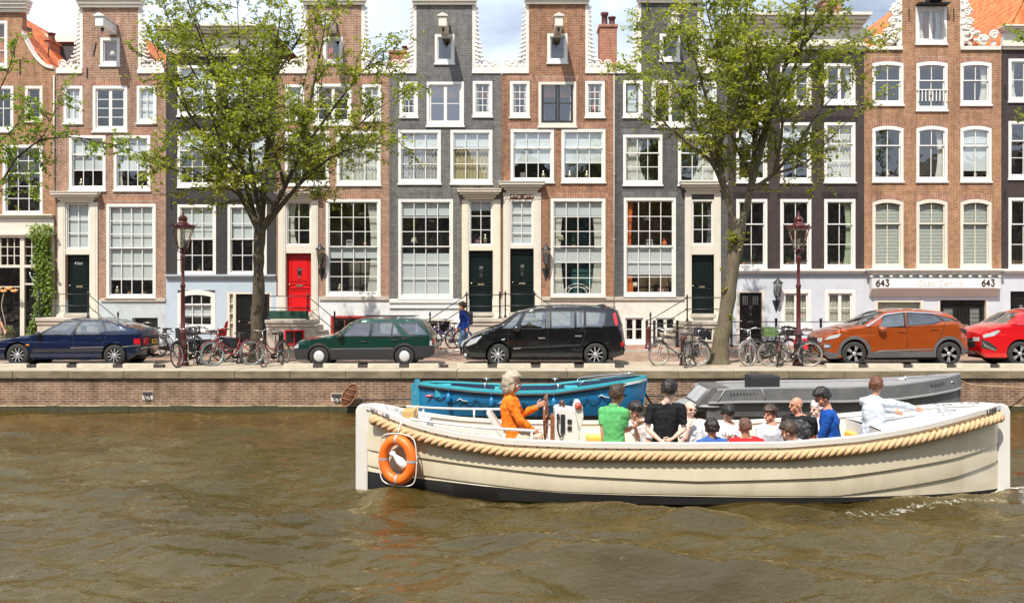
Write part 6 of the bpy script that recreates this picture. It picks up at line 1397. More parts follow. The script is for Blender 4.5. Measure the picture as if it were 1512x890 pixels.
def mirror_part(t, px, py, Yn, mat, Wd=.88, size=(.10, .09, .07)):
    for sg in (0, 1):
        m = MB(); x, z = PX(px, Yn), PZ(py, Yn); y = Yn - .07 if sg == 0 else Yn + 2 * Wd + .07; m.ball((x, y, z), size, 12, 8); m.tube([(x + .03, y, z - .04), (x + .05, Yn + .12 if sg == 0 else Yn + 2 * Wd - .12, z - .07)], .022, 6); m.build('wing_mirror', mat, t)
YN = 27.35
# dark blue hatchback
blue = PAINT('paint_navy', (.004, .012, .050))
t, o, hw_, sk, yc = car('dark blue long-nosed hatchback parked at the left edge', YN, blue,
    [(-33, 530), (-36, 519), (-33, 511), (-20, 506), (0, 502), (36, 496), (57, 492), (90, 473), (115, 471.5), (144, 472), (156, 474), (201, 488), (204.5, 492), (205.5, 510), (203, 521), (192, 529)],
    (529, 530), ((25, 523.6, 16.3), (168, 524.5, 15.8)), [[(61, 493.5), (90, 475.5), (112, 474.5), (104.5, 494)], [(110, 493.5), (115.5, 475), (144, 475), (154, 488), (144, 493.5)], [(157.5, 488), (152, 477.5), (160, 477.5), (186, 488)]], 494, 472, .89,
    glassseg=(6, 10), dets=[('door_gap', ctrim, [(107, 495), (108, 510), (107, 529)], .007), ('door_gap', ctrim, [(153, 490), (155, 500), (149, 512), (146, 529)], .007), ('door_gap', ctrim, [(58, 496), (54, 510), (52, 528)], .007),
        ('chrome_strip', cchrome, [(104, 512.5), (153, 511.5), (153, 513), (104, 514)], .008), ('chrome_strip', cchrome, [(180, 511.2), (205, 508.8), (205, 510.2), (180, 513)], .008), ('chrome_strip', cchrome, [(-30, 515), (8, 514), (8, 515.2), (-30, 516.3)], .008),
        ('side_strip', ctrim, [(48, 515), (152, 514.5), (152, 519), (48, 520)], .01), ('door_handle', blue, [(95, 503)], 0), ('door_handle', blue, [(146, 500)], 0), ('tail_light', lens_r, [(196, 500), (204, 500), (204.5, 508), (196, 508)], .006), ('headlight', lens_c, [(-33, 509), (-20, 507), (-18, 511), (-34, 514)], .006),
        ('side_marker', lens_o, [(38, 508), (43, 508), (43, 510), (38, 510)], .006)],
    ends=[('tail_panel', ctrim, 1, .55, .95, -.93, .93, .004), ('tail_light', lens_r, 1, .60, .80, -.95, -.55, .012), ('number_plate', plate_y, 1, .62, .74, -.32, .32, .016), ('bumper_strip', cchrome, 1, .50, .53, -.98, .98, .02)])
mirror_part(t, 57, 493, YN, ctrim, .89)
for sg in (-.5, .5): m = MB(); m.cyl((PX(205, YN) - .25, yc + sg, ZS + .25), (PX(205, YN) + .06, yc + sg, ZS + .24), .035, 10); m.build('exhaust', ctrim, t)
# green estate
green = PAINT('paint_green', (.008, .055, .038), .5)
t, o, hw_, sk, yc = car('dark green older estate car between the straight elm and the black minivan', YN, green,
    [(436, 531), (432.5, 524), (432, 516), (438, 508), (441, 504.5), (454, 501), (488, 496.5), (499, 493), (521, 475.5), (536, 471.5), (582, 470.5), (612, 472.5), (621, 475), (636, 495), (637, 509), (641, 512), (641, 523), (632, 528)],
    (531, 531), ((470.6, 526.5, 14.6), (597, 526.5, 14.6)), [[(507, 495.5), (524, 477.5), (546, 476.5), (544.5, 496)], [(550, 495.5), (551.5, 477), (578, 477), (576.5, 495.5)], [(578.8, 495), (581, 479), (591, 494.5)], [(588, 478), (615, 478), (631, 493), (605, 494)]], 497, 471.5, .80,
    glassseg=(7, 12), rimstyle='cover', lower=ctrim, arch=1.14,
    dets=[('bumper', ctrim, [(432.5, 515.5), (455, 515), (454, 531), (436, 531), (433, 523)], .014), ('bumper', ctrim, [(612, 510.5), (641, 510.5), (641, 523), (632, 528), (613, 528)], .014), ('side_strip', cgrey, [(488, 514), (581, 513), (581, 515), (488, 516)], .016), ('sill_panel', ctrim, [(488, 516), (581, 515), (581, 531), (488, 531)], .008),
        ('door_gap', ctrim, [(547, 478), (547, 500), (545, 530)], .007), ('door_gap', ctrim, [(592, 495), (587, 505), (580, 516)], .007), ('door_gap', ctrim, [(504, 497), (499, 512), (491, 528)], .007), ('door_handle', ctrim, [(536, 504)], 0), ('door_handle', ctrim, [(582, 502)], 0),
        ('fuel_cap', ctrim, [(596 + 3 * cos(a), 499 + 2.6 * sin(a)) for a in [k * pi / 6 for k in range(12)]], .007), ('tail_light', lens_c, [(634, 503), (637.5, 503), (637.5, 510), (634, 510)], .008), ('headlight', lens_c, [(434.5, 511), (440, 507.5), (440, 513.5), (433, 514.5)], .01)],
    ends=[('tail_light', lens_r, 1, .62, .78, -.96, -.55, .01), ('number_plate', plate_y, 1, .40, .50, -.3, .3, .02), ('headlight', lens_c, -1, .50, .6, -.95, -.5, .01)])
mirror_part(t, 503, 495.5, YN, ctrim, .80)
for sg in (-1, 1): m = MB(); m.tube([(PX(530, YN), yc + sg * .56, PZ(470.5, YN) + .07), (PX(612, YN), yc + sg * .56, PZ(471, YN) + .07)], .014, 6); m.build('roof_rail', ctrim, t)
# black minivan
black = PAINT('paint_black', (.006, .006, .007), .2, .18)
t, o, hw_, sk, yc = car('black minivan with turned front wheel outside the rust brick house', YN, black,
    [(688, 531), (683.5, 525), (683, 511), (685, 506), (699, 496), (723, 486), (740, 480), (766, 461), (783, 456.5), (818, 453.5), (878, 453.5), (906, 455.5), (912, 459), (918, 479), (921.5, 505), (924, 517), (922, 524), (905, 529)],
    (531, 530), ((736, 523.5, 16.5), (879.5, 523.5, 17)), [[(741, 484.5), (766, 464), (771, 464), (760, 484.3)], [(766, 484.5), (777, 463), (806.5, 460), (804.8, 484.5)], [(814.5, 484), (814.5, 460), (848, 460), (848, 483.5)], [(851.5, 483), (851.5, 460), (862, 460.3), (862, 482)], [(866, 481.5), (866, 460.5), (895, 462), (892, 479), (888, 481.5)]], 484.5, 454, .93,
    glassseg=(6, 12), rimstyle='steered', dets=[('door_gap', ctrim, [(808, 458), (809, 490), (808, 530)], .007), ('door_gap', ctrim, [(864, 459), (864, 490), (860, 505), (848, 528)], .007), ('door_gap', ctrim, [(752, 487), (750, 505), (752, 530)], .007),
        ('side_strip', ctrim, [(757, 512.5), (856, 508), (856, 510.5), (757, 515)], .012), ('badge_strip', cchrome, [(758, 513), (769, 512.6), (769, 515), (758, 515.4)], .018), ('door_handle', cchrome, [(800, 499)], 0), ('door_handle', cchrome, [(854, 496)], 0),
        ('headlight', lens_c, [(687, 510), (694, 502), (712, 495.5), (703, 506), (690, 511)], .006), ('tail_light', lens_r, [(905.5, 463), (910, 461), (913.5, 478), (910, 482), (907, 474)], .006), ('tail_light', lens_r, [(917, 505), (921, 505), (921.5, 511), (917, 511)], .006), ('side_marker', lens_c, [(740, 500.5), (746, 499.5), (745, 501.5), (741, 502)], .006), ('fog_light', lens_c, [(687 + 2.2 * cos(a), 524 + 2.6 * sin(a)) for a in [k * pi / 5 for k in range(10)]], .01), ('mirror_pillar', cgrey, [(806.5, 459.5), (812, 459.5), (812.5, 484), (806, 484)], .007)],
    ends=[('grille', ctrim, -1, .3, .52, -.6, .6, .01), ('number_plate', plate_y, -1, .42, .5, -.26, .26, .02), ('headlight', lens_c, -1, .55, .7, -.98, -.62, .01)])
mirror_part(t, 763, 485, YN, black, .93, (.13, .1, .09)); m = MB(); m.tube([(PX(885, YN), yc - .3, PZ(453, YN) + .02), (PX(893, YN), yc - .3, PZ(450, YN)), (PX(898, YN), yc - .3, PZ(453, YN))], .03, 7); m.build('roof_aerial', ctrim, t)
for sg in (-1, 1): m = MB(); m.tube([(PX(790, YN), yc + sg * .66, PZ(455, YN) + .05), (PX(840, YN), yc + sg * .66, PZ(453, YN) + .05), (PX(900, YN), yc + sg * .66, PZ(455, YN) + .04)], .015, 6); m.build('roof_rail', cgrey, t)
# orange SUV
orange = PAINT('paint_copper_orange', (.40, .075, .010), .4, .22)
t, o, hw_, sk, yc = car('metallic copper-orange sport utility car in front of the numbered fascia', YN, orange,
    [(1226, 530), (1219, 523), (1217, 508), (1219, 498), (1227, 492), (1245, 486), (1274, 480.5), (1308, 462), (1334, 457.5), (1369, 458), (1399, 461.5), (1408, 465), (1424, 478), (1430, 486), (1432, 499), (1433, 515), (1424, 524)],
    (528, 527), ((1262, 520.5, 18), (1402, 520.5, 17.8)), [[(1298, 483.5), (1309, 466.5), (1337, 462.5), (1336, 481)], [(1342.5, 480), (1343.5, 462.5), (1369, 463), (1384, 466.3), (1393, 473), (1377, 477.5)], [(1387, 466), (1407, 470.5), (1416, 474.5), (1397, 473.5)]], 482, 458.5, .92,
    glassseg=(6, 11), rimstyle='five', lowmat=cgrey, windmat=car_glass_d, arch=1.12,
    dets=[('door_gap', ctrim, [(1339, 463), (1340, 490), (1339, 522)], .007), ('door_gap', ctrim, [(1396, 476), (1392, 490), (1384, 505), (1378, 520)], .007), ('door_gap', ctrim, [(1285, 487), (1284, 505), (1284, 524)], .007), ('door_handle', orange, [(1332, 489)], 0), ('door_handle', orange, [(1380, 485.5)], 0),
        ('chrome_strip', cchrome, [(1292, 520), (1300, 517), (1376, 514.5), (1376, 516), (1300, 519)], .014), ('roof_strip', cchrome, [(1278, 481), (1309, 463.5), (1340, 459.6), (1395, 462.5), (1395, 463.7), (1340, 460.8), (1309, 465), (1281, 482)], .006),
        ('headlight', lens_c, [(1219, 501), (1226, 496), (1243, 492), (1238, 498), (1221, 502)], .008), ('tail_light', ctrim, [(1418, 484), (1430, 487), (1431.5, 494), (1421, 489)], .006), ('fog_panel', cgrey, [(1219, 506), (1228, 508), (1229, 514), (1219, 516)], .008), ('fog_light', lens_c, [(1219, 509), (1226, 510), (1225, 512.5), (1219, 513)], .014), ('bumper', cgrey, [(1218, 518), (1238, 522), (1238, 529), (1226, 530), (1219, 523)], .008), ('bumper', cgrey, [(1420, 517), (1433, 513), (1433, 518), (1424, 524)], .008)],
    ends=[('grille', ctrim, -1, .52, .80, -.62, .62, .01), ('bumper', cgrey, -1, .2, .34, -.9, .9, .012), ('number_plate', M('plate_dim', (.5, .46, .34), .5), -1, .42, .52, -.27, .27, .02), ('headlight', lens_c, -1, .68, .80, -.98, -.66, .012), ('fog_panel', cgrey, -1, .38, .5, -.95, -.6, .01)])
mirror_part(t, 1302, 486, YN, orange, .92, (.12, .1, .085))
# red SUV
red = PAINT('paint_red', (.60, .006, .010), .1, .2)
t, o, hw_, sk, yc = car('bright red sport utility car cut by the right edge', YN, red,
    [(1458, 528), (1453, 519), (1452, 506), (1453, 494), (1461, 486), (1490, 479), (1512, 464), (1540, 457), (1600, 456), (1650, 460), (1676, 478), (1682, 500), (1682, 518), (1672, 526)],
    (528, 527), ((1507, 520.5, 18), (1640, 520.5, 18)), [[(1512, 480), (1530, 463), (1560, 461), (1562, 480)], [(1567, 480), (1566, 461), (1605, 461), (1612, 479)], [(1618, 478), (1612, 462), (1640, 464), (1652, 476)]], 480, 457, .90,
    glassseg=(5, 9), rimstyle='five', arch=1.12,
    dets=[('headlight', lens_c, [(1454, 495), (1474, 487), (1478, 489), (1468, 496), (1455, 499)], .008), ('grille_side', ctrim, [(1452.5, 500), (1464, 506), (1474, 515), (1468, 517), (1453, 514)], .008), ('chrome_strip', cchrome, [(1453, 504), (1460, 510), (1472, 516.5), (1470, 518), (1456, 512)], .014), ('door_gap', ctrim, [(1528, 482), (1528, 505), (1530, 526)], .007), ('bumper', red, [(1454, 519), (1486, 521), (1486, 528), (1458, 528)], .012)],
    ends=[('grille', ctrim, -1, .52, .78, -.75, .75, .01), ('grille_bar', cchrome, -1, .66, .69, -.6, .6, .02), ('headlight', lens_c, -1, .70, .82, -.98, -.62, .014), ('lower_grille', ctrim, -1, .28, .44, -.7, .7, .01), ('number_plate', plate_y, -1, .42, .52, -.27, .27, .02)])
mirror_part(t, 1521, 484, YN, red, .90, (.12, .1, .085))
# ------------------------------------------------------------------ the cream sloop under way
hullm = M('hull_cream', (.68, .60, .44), .28, var=.05, vscale=1.2, dirt=(.40, .33, .19), dscale=1.6, damt=.5, coat=.3, stretch=(1, 1, .35)); hullw = M('hull_white', (.68, .66, .61), .35, var=.04, dirt=(.55, .5, .4), dscale=3, damt=.3)
bottom = M('antifouling_black', (.012, .012, .014), .5); deckm = M('deck_white', (.64, .64, .61), .5, var=.05, dirt=(.5, .46, .38), dscale=3, damt=.35)
yellow = M('cushion_yellow', (.72, .42, .07), .8, var=.12); ropem = M('rope_manila', (.56, .37, .20), .85, var=.22, vscale=20, dirt=(.3, .16, .05), dscale=9, damt=.5); wood = M('varnished_wood', (.24, .09, .04), .25, var=.3, vscale=10, coat=.6)
blackm = M('black_rubber', (.015, .015, .016), .6); steel = M('stainless', (.65, .65, .65), .2, metal=.9)
BXC, BYC, BHL = 2.8, 15.6, 5.22
def bb(t): return 1.30 * max(0.0, 1 - abs(t) ** 2.7) ** .72
gw = []
for (px_, py_) in ((538, 598), (548, 600.5), (562, 606), (585, 616), (611, 625), (640, 633), (673, 640), (747, 650), (860, 655), (1013, 656.5), (1160, 655), (1268, 646), (1340, 634), (1376, 626), (1440, 609), (1470, 600), (1478, 598)):
    Yy = 15.0
    for _ in range(30): x = PX(px_, Yy); Yy = BYC - bb(max(-1, min(1, (x - BXC) / BHL)))
    gw.append((max(-1, min(1, (x - BXC) / BHL)), PZ(py_, Yy)))
gw.sort(); gts = [a for a, _ in gw]; gzs = [b_ for _, b_ in gw]
def gz(t): return interp(t, gts, gzs)
def shell(S, tn, secf, sides=(-1, 1)):
    """secf(t) -> list of (half breadth, z, material of the strip below); returns MB"""
    m = MB(); n = tn + 1
    for sg in sides:
        rows = [secf(-1 + 2 * i / tn) for i in range(n)]; k = len(rows[0]); vs = [(BXC + BHL * (-1 + 2 * i / tn), BYC + sg * r[0], r[1]) for i in range(n) for r in rows[i]]; b = len(m.v)
        m.v.extend(vs)
        for i in range(tn):
            for j in range(k - 1): m.f.append((b + i * k + j, b + i * k + j + 1, b + (i + 1) * k + j + 1, b + (i + 1) * k + j)); m.m.append(rows[0][j][2]); m.sm.append(True)
    return m
sloop = thing('cruising_sloop', 'cream open sloop with thick rope fender carrying passengers along the canal', 'boat', (BXC, BYC, 0))
def wl(t): return max(0.0, 1 - abs(t) ** 2.5) ** .92
def blk(t): return interp(t, [-1, -.75, -.4, 0, .35, .6, 1], [.24, .21, .12, .085, .05, .02, -.05])
def sec(t):
    b, z = bb(t), gz(t); w = 1.265 * wl(t); l1 = interp(t, [-1, -.8, -.4, 0, .4, .8, 1], [.60, .56, .40, .32, .36, .56, .72]); l2 = interp(t, [-1, -.8, -.4, 0, .4, .8, 1], [.33, .27, .12, .03, .05, .24, .42])
    def br(zz): u = max(0, min(1, zz / z)); return w + (b - w) * u ** .95 + .05 * sin(pi * min(1, u)) * wl(t)
    zk = blk(t); s = .022 if abs(t) < .985 else 0
    out = [(b, z, 0), (b, z - .07, 0), (br(z * .8), z * .8, 0), (br((z + l1) / 2), (z * .8 + l1) / 2, 0), (br(l1) + s * .5, l1 + .012, 0), (br(l1) + s * .5, l1, 0), (max(0, br(l1) - s), l1 - .004, 0),
           (br((l1 + l2) / 2) + .004, (l1 + l2) / 2, 0), (br(max(.02, l2)) + s * .4, max(zk + .02, l2 + .01), 0), (max(0, br(max(.02, l2)) - s), max(zk + .014, l2 - .004), 0), (br(max(0, zk)), zk, 1), (w, -.04, 1), (w * .8, -.25, 1), (w * .3, -.42, 1), (0, -.46, 1)]
    return out
hull = shell(None, 96, sec).build('hull', [hullm, bottom], sloop, auto=30)
# inner lining, sole, decks
def ins(t): b = max(0, bb(t) - .085); z = gz(t); return [(b, z + .002, 0), (b, z - .14, 0), (max(0, b - .03), z - .15, 0), (max(0, min(b - .05, 1.265 * wl(t) + (bb(t) - 1.265 * wl(t)) * .5 - .07)), z * .5, 0), (max(0, min(b - .05, 1.265 * wl(t) + (bb(t) - 1.265 * wl(t)) * (.12 / z) - .07)), .12, 0), (0, .12, 1)]
shell(None, 96, ins).build('lining', [hullw, M('sole_boards', (.42, .36, .28), .7, var=.2)], sloop, auto=30)
m = MB()
for sg in (-1, 1):
    n = 90; pts = [(-.995 + 1.99 * i / n) for i in range(n + 1)]
    rows = [[(BXC + BHL * t_, BYC + sg * (bb(t_) + .03), gz(t_) - .055), (BXC + BHL * t_, BYC + sg * (bb(t_) + .035), gz(t_) + .02), (BXC + BHL * t_, BYC + sg * max(0, bb(t_) - .10), gz(t_) + .024), (BXC + BHL * t_, BYC + sg * max(0, bb(t_) - .105), gz(t_) - .03)] for t_ in pts]
    m.add([p for r in rows for p in r], [(i * 4 + j, i * 4 + j + 1, i * 4 + j + 5, i * 4 + j + 4) for i in range(n) for j in range(3)], False)
m.build('gunwale', hullw, sloop)
m = MB()                                            # bolts of the rubbing strake
for i in range(56):
    t_ = -.93 + 1.83 * i / 55; nx_ = (bb(t_ + .01) - bb(t_ - .01)) / (.02 * BHL)
    if i % 7 == 3: continue
    x, y, z = BXC + BHL * t_, BYC - bb(t_) - .004, gz(t_) - .068
    if i < 26 or i % 5 == 0: m.ball((x, y - .002, z), (.014, .012, .016), 6, 5)
m.build('bolts', blackm, sloop)
def deck(t0, t1, dz, name, sagk=0):
    m = MB(); n = 24; rows = []
    for i in range(n + 1):
        t_ = t0 + (t1 - t0) * i / n; b = max(0, bb(t_) - .09); rows.append([(BXC + BHL * t_, BYC + b * v, gz(t_) + dz + .03 * (1 - v * v)) for v in (-1, -.6, -.2, .2, .6, 1)])
    m.add([p for r in rows for p in r], [(i * 6 + j, i * 6 + j + 1, i * 6 + j + 7, i * 6 + j + 6) for i in range(n) for j in range(5)], True)
    te = t0 if t0 > 0 else t1; b = bb(te) - .09; x = BXC + BHL * te
    m.quad((x, BYC - b, gz(te) + dz), (x, BYC + b, gz(te) + dz), (x, BYC + b, .12), (x, BYC - b, .12)); return m.build(name, deckm, sloop)
deck(.58, .985, -.05, 'fore_deck'); deck(-.985, -.80, -.04, 'aft_deck')
for sx, nm in ((-1, 'stern_post'), (1, 'stem_post')):
    m = MB(); x0 = BXC + sx * (BHL - .02); xo = BXC + sx * (BHL + .14); zt = 1.33; pr = [(xo, -.3), (xo, zt - .1), (xo - sx * .03, zt - .03), (xo - sx * .09, zt), (x0 - sx * .26, zt), (x0 - sx * .33, zt - .03), (x0 - sx * .36, zt - .12), (x0 - sx * .10, zt - .22), (x0 - sx * .04, zt - .5), (x0 - sx * .04, -.3)]
    m.prism([(x, BYC - .075, z) for x, z in pr], (0, .15, 0)); o_ = m.build(nm, hullw, sloop); md = o_.modifiers.new('bevel', 'BEVEL'); md.width = .02; md.segments = 2
    m = MB(); m.box(xo - .002 - .004 * sx, xo + .012 * sx, BYC - .02, BYC + .02, -.2, 1.05); m.build('keel_band', steel if sx < 0 else hullw, o_)
# rope fender: three strands laid round each other, both sides
m = MB(); ts = np.linspace(-.955, .965, 520); acc = 0; base = []
for sg in (-1, 1):
    base = []; acc = 0; prevp = None
    for t_ in ts:
        dbt = (bb(t_ + .004) - bb(t_ - .004)) / (.008 * BHL); nrm = Vector((-dbt, sg * 1.0, 0)).normalized(); k = .055
        p = Vector((BXC + BHL * t_, BYC + sg * bb(t_), gz(t_) - .170)) + nrm * k
        if prevp is not None: acc += (p - prevp).length
        prevp = p; base.append((p, nrm, acc))
    for q in range(3):
        pts = []
        for (p, nrm, ac) in base: a = 2 * pi * (ac / .35) + q * 2 * pi / 3; pts.append(p + nrm * -.040 * cos(a * sg) + Vector((0, 0, 1)) * .040 * sin(a * sg))
        m.tube(pts, .039, 8)
    m.ball(base[0][0], (.09, .07, .09)); m.ball(base[-1][0], (.09, .07, .09))
m.build('rope_fender', ropem, sloop)
# cushions and benches, console, cleats, rails
for sg in (-1, 1):
    for i in range(5):
        m = MB(); c = MB()
        ta, tb = -.38 + i * .19, -.38 + i * .19 + .185; xa, xb = BXC + BHL * ta, BXC + BHL * tb; yb = BYC + sg * (min(bb(ta), bb(tb)) - .15)
        m.box(xa, xb, yb - sg * .5, yb, .13, .42); c.box(xa + .01, xb - .01, yb - sg * .49, yb - sg * .005, .422, .50, bev=.02); q = m.build('bench', hullw, sloop); c.build('cushion', yellow, q)
for a_ in ((PX(672, 15.9), PX(712, 15.9), 15.7, 16.3, .42, .60), (PX(868, 15.9), PX(890, 15.9), 16.0, 16.35, .13, .72), (PX(1258, 16), PX(1300, 16), 16.0, 16.4, .55, .78)): m = MB(); m.box(*a_, bev=.04); m.build('yellow_locker_cushion', yellow, sloop)
Yc_ = 15.45; m = MB()
X0, X1 = PX(818, Yc_), PX(850, Yc_)
m.prism([(X0, Yc_ - .3, .12), (X0, Yc_ - .3, PZ(602, Yc_)), (X0 + .05, Yc_ - .3, PZ(599, Yc_)), (X1 - .02, Yc_ - .3, PZ(603, Yc_)), (X1 + .05, Yc_ - .3, PZ(640, Yc_)), (X1 - .05, Yc_ - .3, .12)], (0, .6, 0))
co_ = m.build('console', hullw, sloop); md = co_.modifiers.new('bevel', 'BEVEL'); md.width = .025; md.segments = 2
m = MB(); fan = [(PX(848, Yc_), PZ(645, Yc_)), (PX(846, Yc_), PZ(598, Yc_)), (PX(849, Yc_), PZ(590, Yc_)), (PX(855, Yc_), PZ(590, Yc_)), (PX(860, Yc_), PZ(600, Yc_)), (PX(861, Yc_), PZ(615, Yc_)), (PX(858, Yc_), PZ(630, Yc_)), (PX(850, Yc_), PZ(645, Yc_))]
m.prism([(x, Yc_ - .1, z) for x, z in fan], (0, .22, 0)); q_ = m.build('console_shield', hullw, co_); md = q_.modifiers.new('bevel', 'BEVEL'); md.width = .03; md.segments = 2
m = MB()
for (px_, py_, w_, h_) in ((831, 617, .035, .06), (831, 626, .035, .05), (831, 635, .035, .05), (841, 622, .035, .035), (841, 632, .035, .035)): x, z = PX(px_, Yc_ - .3), PZ(py_, Yc_ - .3); m.box(x - w_, x + w_, Yc_ - .32, Yc_ - .299, z - h_, z + h_, bev=.005)
m.tube(bez([(PX(824, Yc_ - .3), Yc_ - .33, PZ(613, Yc_ - .3)), (PX(823, Yc_ - .3), Yc_ - .34, PZ(632, Yc_ - .3)), (PX(828, Yc_ - .3), Yc_ - .34, PZ(644, Yc_ - .3)), (PX(831, Yc_ - .3), Yc_ - .33, PZ(638, Yc_ - .3))], 5), .012, 6); m.box(PX(822, 15.1), PX(826, 15.1), 15.1, 15.14, PZ(619, 15.1), PZ(611, 15.1), bev=.01)
m.build('switch_panel', blackm, co_)
m = MB(); m.ball((PX(830, Yc_), Yc_, PZ(596, Yc_)), (.05, .05, .07)); m.cyl((PX(830, Yc_), Yc_, PZ(603, Yc_)), (PX(830, Yc_), Yc_, PZ(598, Yc_)), .05); m.build('compass', M('compass_dark', (.08, .04, .03), .3), co_)
m = MB(); m.lathe((PX(853, Yc_), Yc_ - .12, PZ(598, Yc_)), [(0, -.03), (.06, -.02), (.06, .0)], 14, axis='y'); m.build('horn', M('horn_red', (.5, .08, .05), .3), co_)
# steering wheel (seen nearly edge-on) and its pillar
Yw = 15.5; wc = Vector((PX(806, Yw), Yw, PZ(616, Yw))); t = sloop; m = MB()
m.tube([wc + Vector((.04 * cos(a), .33 * cos(a), .33 * sin(a))) for a in [2 * pi * k / 30 for k in range(30)]], .02, 8, closed=True)
for k in range(6): a = pi * k / 3; e = Vector((.045 * cos(a), .42 * cos(a), .42 * sin(a))); m.tube([wc, wc + e * .7, wc + e], [.014, .016, .02], 7)
m.ball(wc, (.05, .06, .06)); m.cyl(wc, wc + Vector((.14, 0, 0)), .025); m.build('steering_wheel', wood, sloop)
m = MB(); m.box(wc.x + .07, wc.x + .15, Yw - .16, Yw + .16, .12, wc.z + .05, bev=.02); m.build('wheel_pillar', wood, sloop)
# helmsman's seat
ch = MB(); sx_ = PX(752, 15.45); sy = 15.45; sz = PZ(637, 15.45)
ch.prism([(sx_ - .38, sy - .24, sz + .34), (sx_ - .32, sy - .25, sz + .37), (sx_ - .08, sy - .25, sz + .02), (sx_ - .02, sy - .25, sz - .04), (sx_ + .36, sy - .25, sz - .02), (sx_ + .38, sy - .25, sz - .09), (sx_ - .06, sy - .25, sz - .12), (sx_ - .2, sy - .25, sz + .02)], (0, .5, 0)); o_ = ch.build('helm_seat', hullw, sloop); md = o_.modifiers.new('bevel', 'BEVEL'); md.width = .03; md.segments = 3
ch = MB(); ch.cyl((sx_ + .1, sy, .12), (sx_ + .1, sy, sz - .1), .05); ch.tube([(sx_ + .1, sy - .2, sz - .02), (sx_ + .18, sy - .24, sz + .14), (sx_ + .05, sy - .26, sz + .18)], .014, 6); ch.build('seat_post', steel, o_)
# white rails near and far by the stern
def rail(pts, posts, nm='rail'):
    m = MB(); m.tube(bez(pts, 5), .022, 8)
    for p in posts: p = Vector(p); m.cyl(p, p - Vector((0, 0, .26)), .018, 7)
    m.build(nm, hullw, sloop)
rail([AT(600, 600, 16.5) + Vector((0, 0, 0)), AT(660, 603, 16.7), AT(745, 604, 16.8)], [AT(625, 602, 16.6), AT(700, 603, 16.75), AT(745, 604, 16.8)])
rail([AT(605, 618, 15.0), AT(640, 623, 14.8), AT(700, 630, 14.6), AT(760, 634, 14.5), AT(790, 636, 14.5)], [AT(700, 630, 14.6), AT(745, 633, 14.55), AT(785, 636, 14.5)])
def cleat(p, s=1.0):
    p = Vector(p); m = MB()
    for dx in (-.05, .05): m.cyl(p + Vector((dx * s, 0, 0)), p + Vector((dx * s, 0, .05 * s)), .014 * s, 7)
    m.tube([p + Vector((-.13 * s, 0, .06 * s)), p + Vector((0, 0, .055 * s)), p + Vector((.13 * s, 0, .06 * s))], .016 * s, 7); m.build('cleat', steel, sloop)
def dz(t_): return gz(t_) - .02
for (px_, Yy) in ((1392, 15.9), (1398, 15.35), (1432, 15.7), (603, 15.5), (596, 15.8)):
    x = PX(px_, Yy); cleat((x, Yy, dz((x - BXC) / BHL)), 1.15)
m = MB(); m.lathe((PX(1390, 15.6), 15.6, dz(.8)), [(.05, 0), (.05, .1), (.07, .11), (.07, .13), (0, .14)], 12); m.build('mooring_post', steel, sloop)
m = MB(); p = Vector((PX(1376, 14.75), BYC - bb((PX(1376, 14.75) - BXC) / BHL) - .01, gz((PX(1376, 14.75) - BXC) / BHL) - .065)); m.lathe(p, [(.02, -.02), (.1, -.015), (.1, .0), (.03, .0)], 16, axis='y', sx=1, sy=.45); m.build('fairlead', brass, sloop)
m = MB(); m.prism([(PX(1312, 15.3), 15.1, .9), (PX(1352, 15.3), 15.1, .98), (PX(1348, 15.3), 15.1, .62), (PX(1316, 15.3), 15.1, .5)], (0, .9, 0)); m.build('windlass_box', M('deck_box', (.62, .54, .4), .6), sloop) if False else None
m = MB(); x = BXC + BHL * .975; text(m, '1258', lambda u, v: (BXC + BHL * .915 + u, BYC - bb((u / BHL) + .915) - .036, gz(u / BHL + .915) - .075 + v * .8), .085, .26, .016); m.build('registration', blackm, sloop)
m = MB(); text(m, 'WVHIR', lambda u, v: (BXC - BHL * .975 + u, BYC - bb((u / BHL) - .975) - .038, gz(u / BHL - .975) - .08 + v * .8), .09, .34, .014); m.build('boat_name', M('lettering_grey', (.1, .1, .12), .5), sloop)
# lifebuoy hung outside the quarter
lt = -.868; ln = Vector((-(bb(lt + .01) - bb(lt - .01)) / (.02 * BHL), -1, 0)).normalized(); lc = Vector((BXC + BHL * lt, BYC - bb(lt) * 1.0, PZ(677, 15.0))) + ln * .14 + Vector((0, 0, 0))
lb = thing('lifebuoy', 'orange lifebuoy with grey bands hanging over the cream hull near its stern', 'lifebuoy', lc); U_ = Vector((0, 0, 1)); S_ = U_.cross(ln).normalized()
def ringp(a, r=.30): return lc + S_ * r * .93 * cos(a) + U_ * r * 1.08 * sin(a)
m = MB(); m.tube([ringp(2 * pi * k / 40, .29) for k in range(40)], .083, 14, closed=True); m.build('ring', M('lifebuoy_orange', (.85, .16, .012), .45, var=.1, dirt=(.5, .12, .03), dscale=4), lb)
m = MB()
for a0 in (.0, pi / 2, pi, 3 * pi / 2): m.tube([ringp(a0 + d * .06, .29) for d in (-1, 0, 1)], .086, 14, cap=False)
m.build('reflective_band', M('reflective_grey', (.5, .5, .55), .3, metal=.4), lb)
m = MB()
for k in range(4):
    a0 = k * pi / 2; m.tube(bez([ringp(a0, .385), ringp(a0 + pi / 4, .45), ringp(a0 + pi / 2, .385)], 6), .010, 5)
m.tube(bez([ringp(pi / 2, .38), Vector((lc.x + .05, BYC - bb(lt) - .08, gz(lt) - .02)) + Vector((0, 0, 0))], 3), .012, 5); m.build('grab_line', M('line_white', (.75, .7, .6), .8), lb)
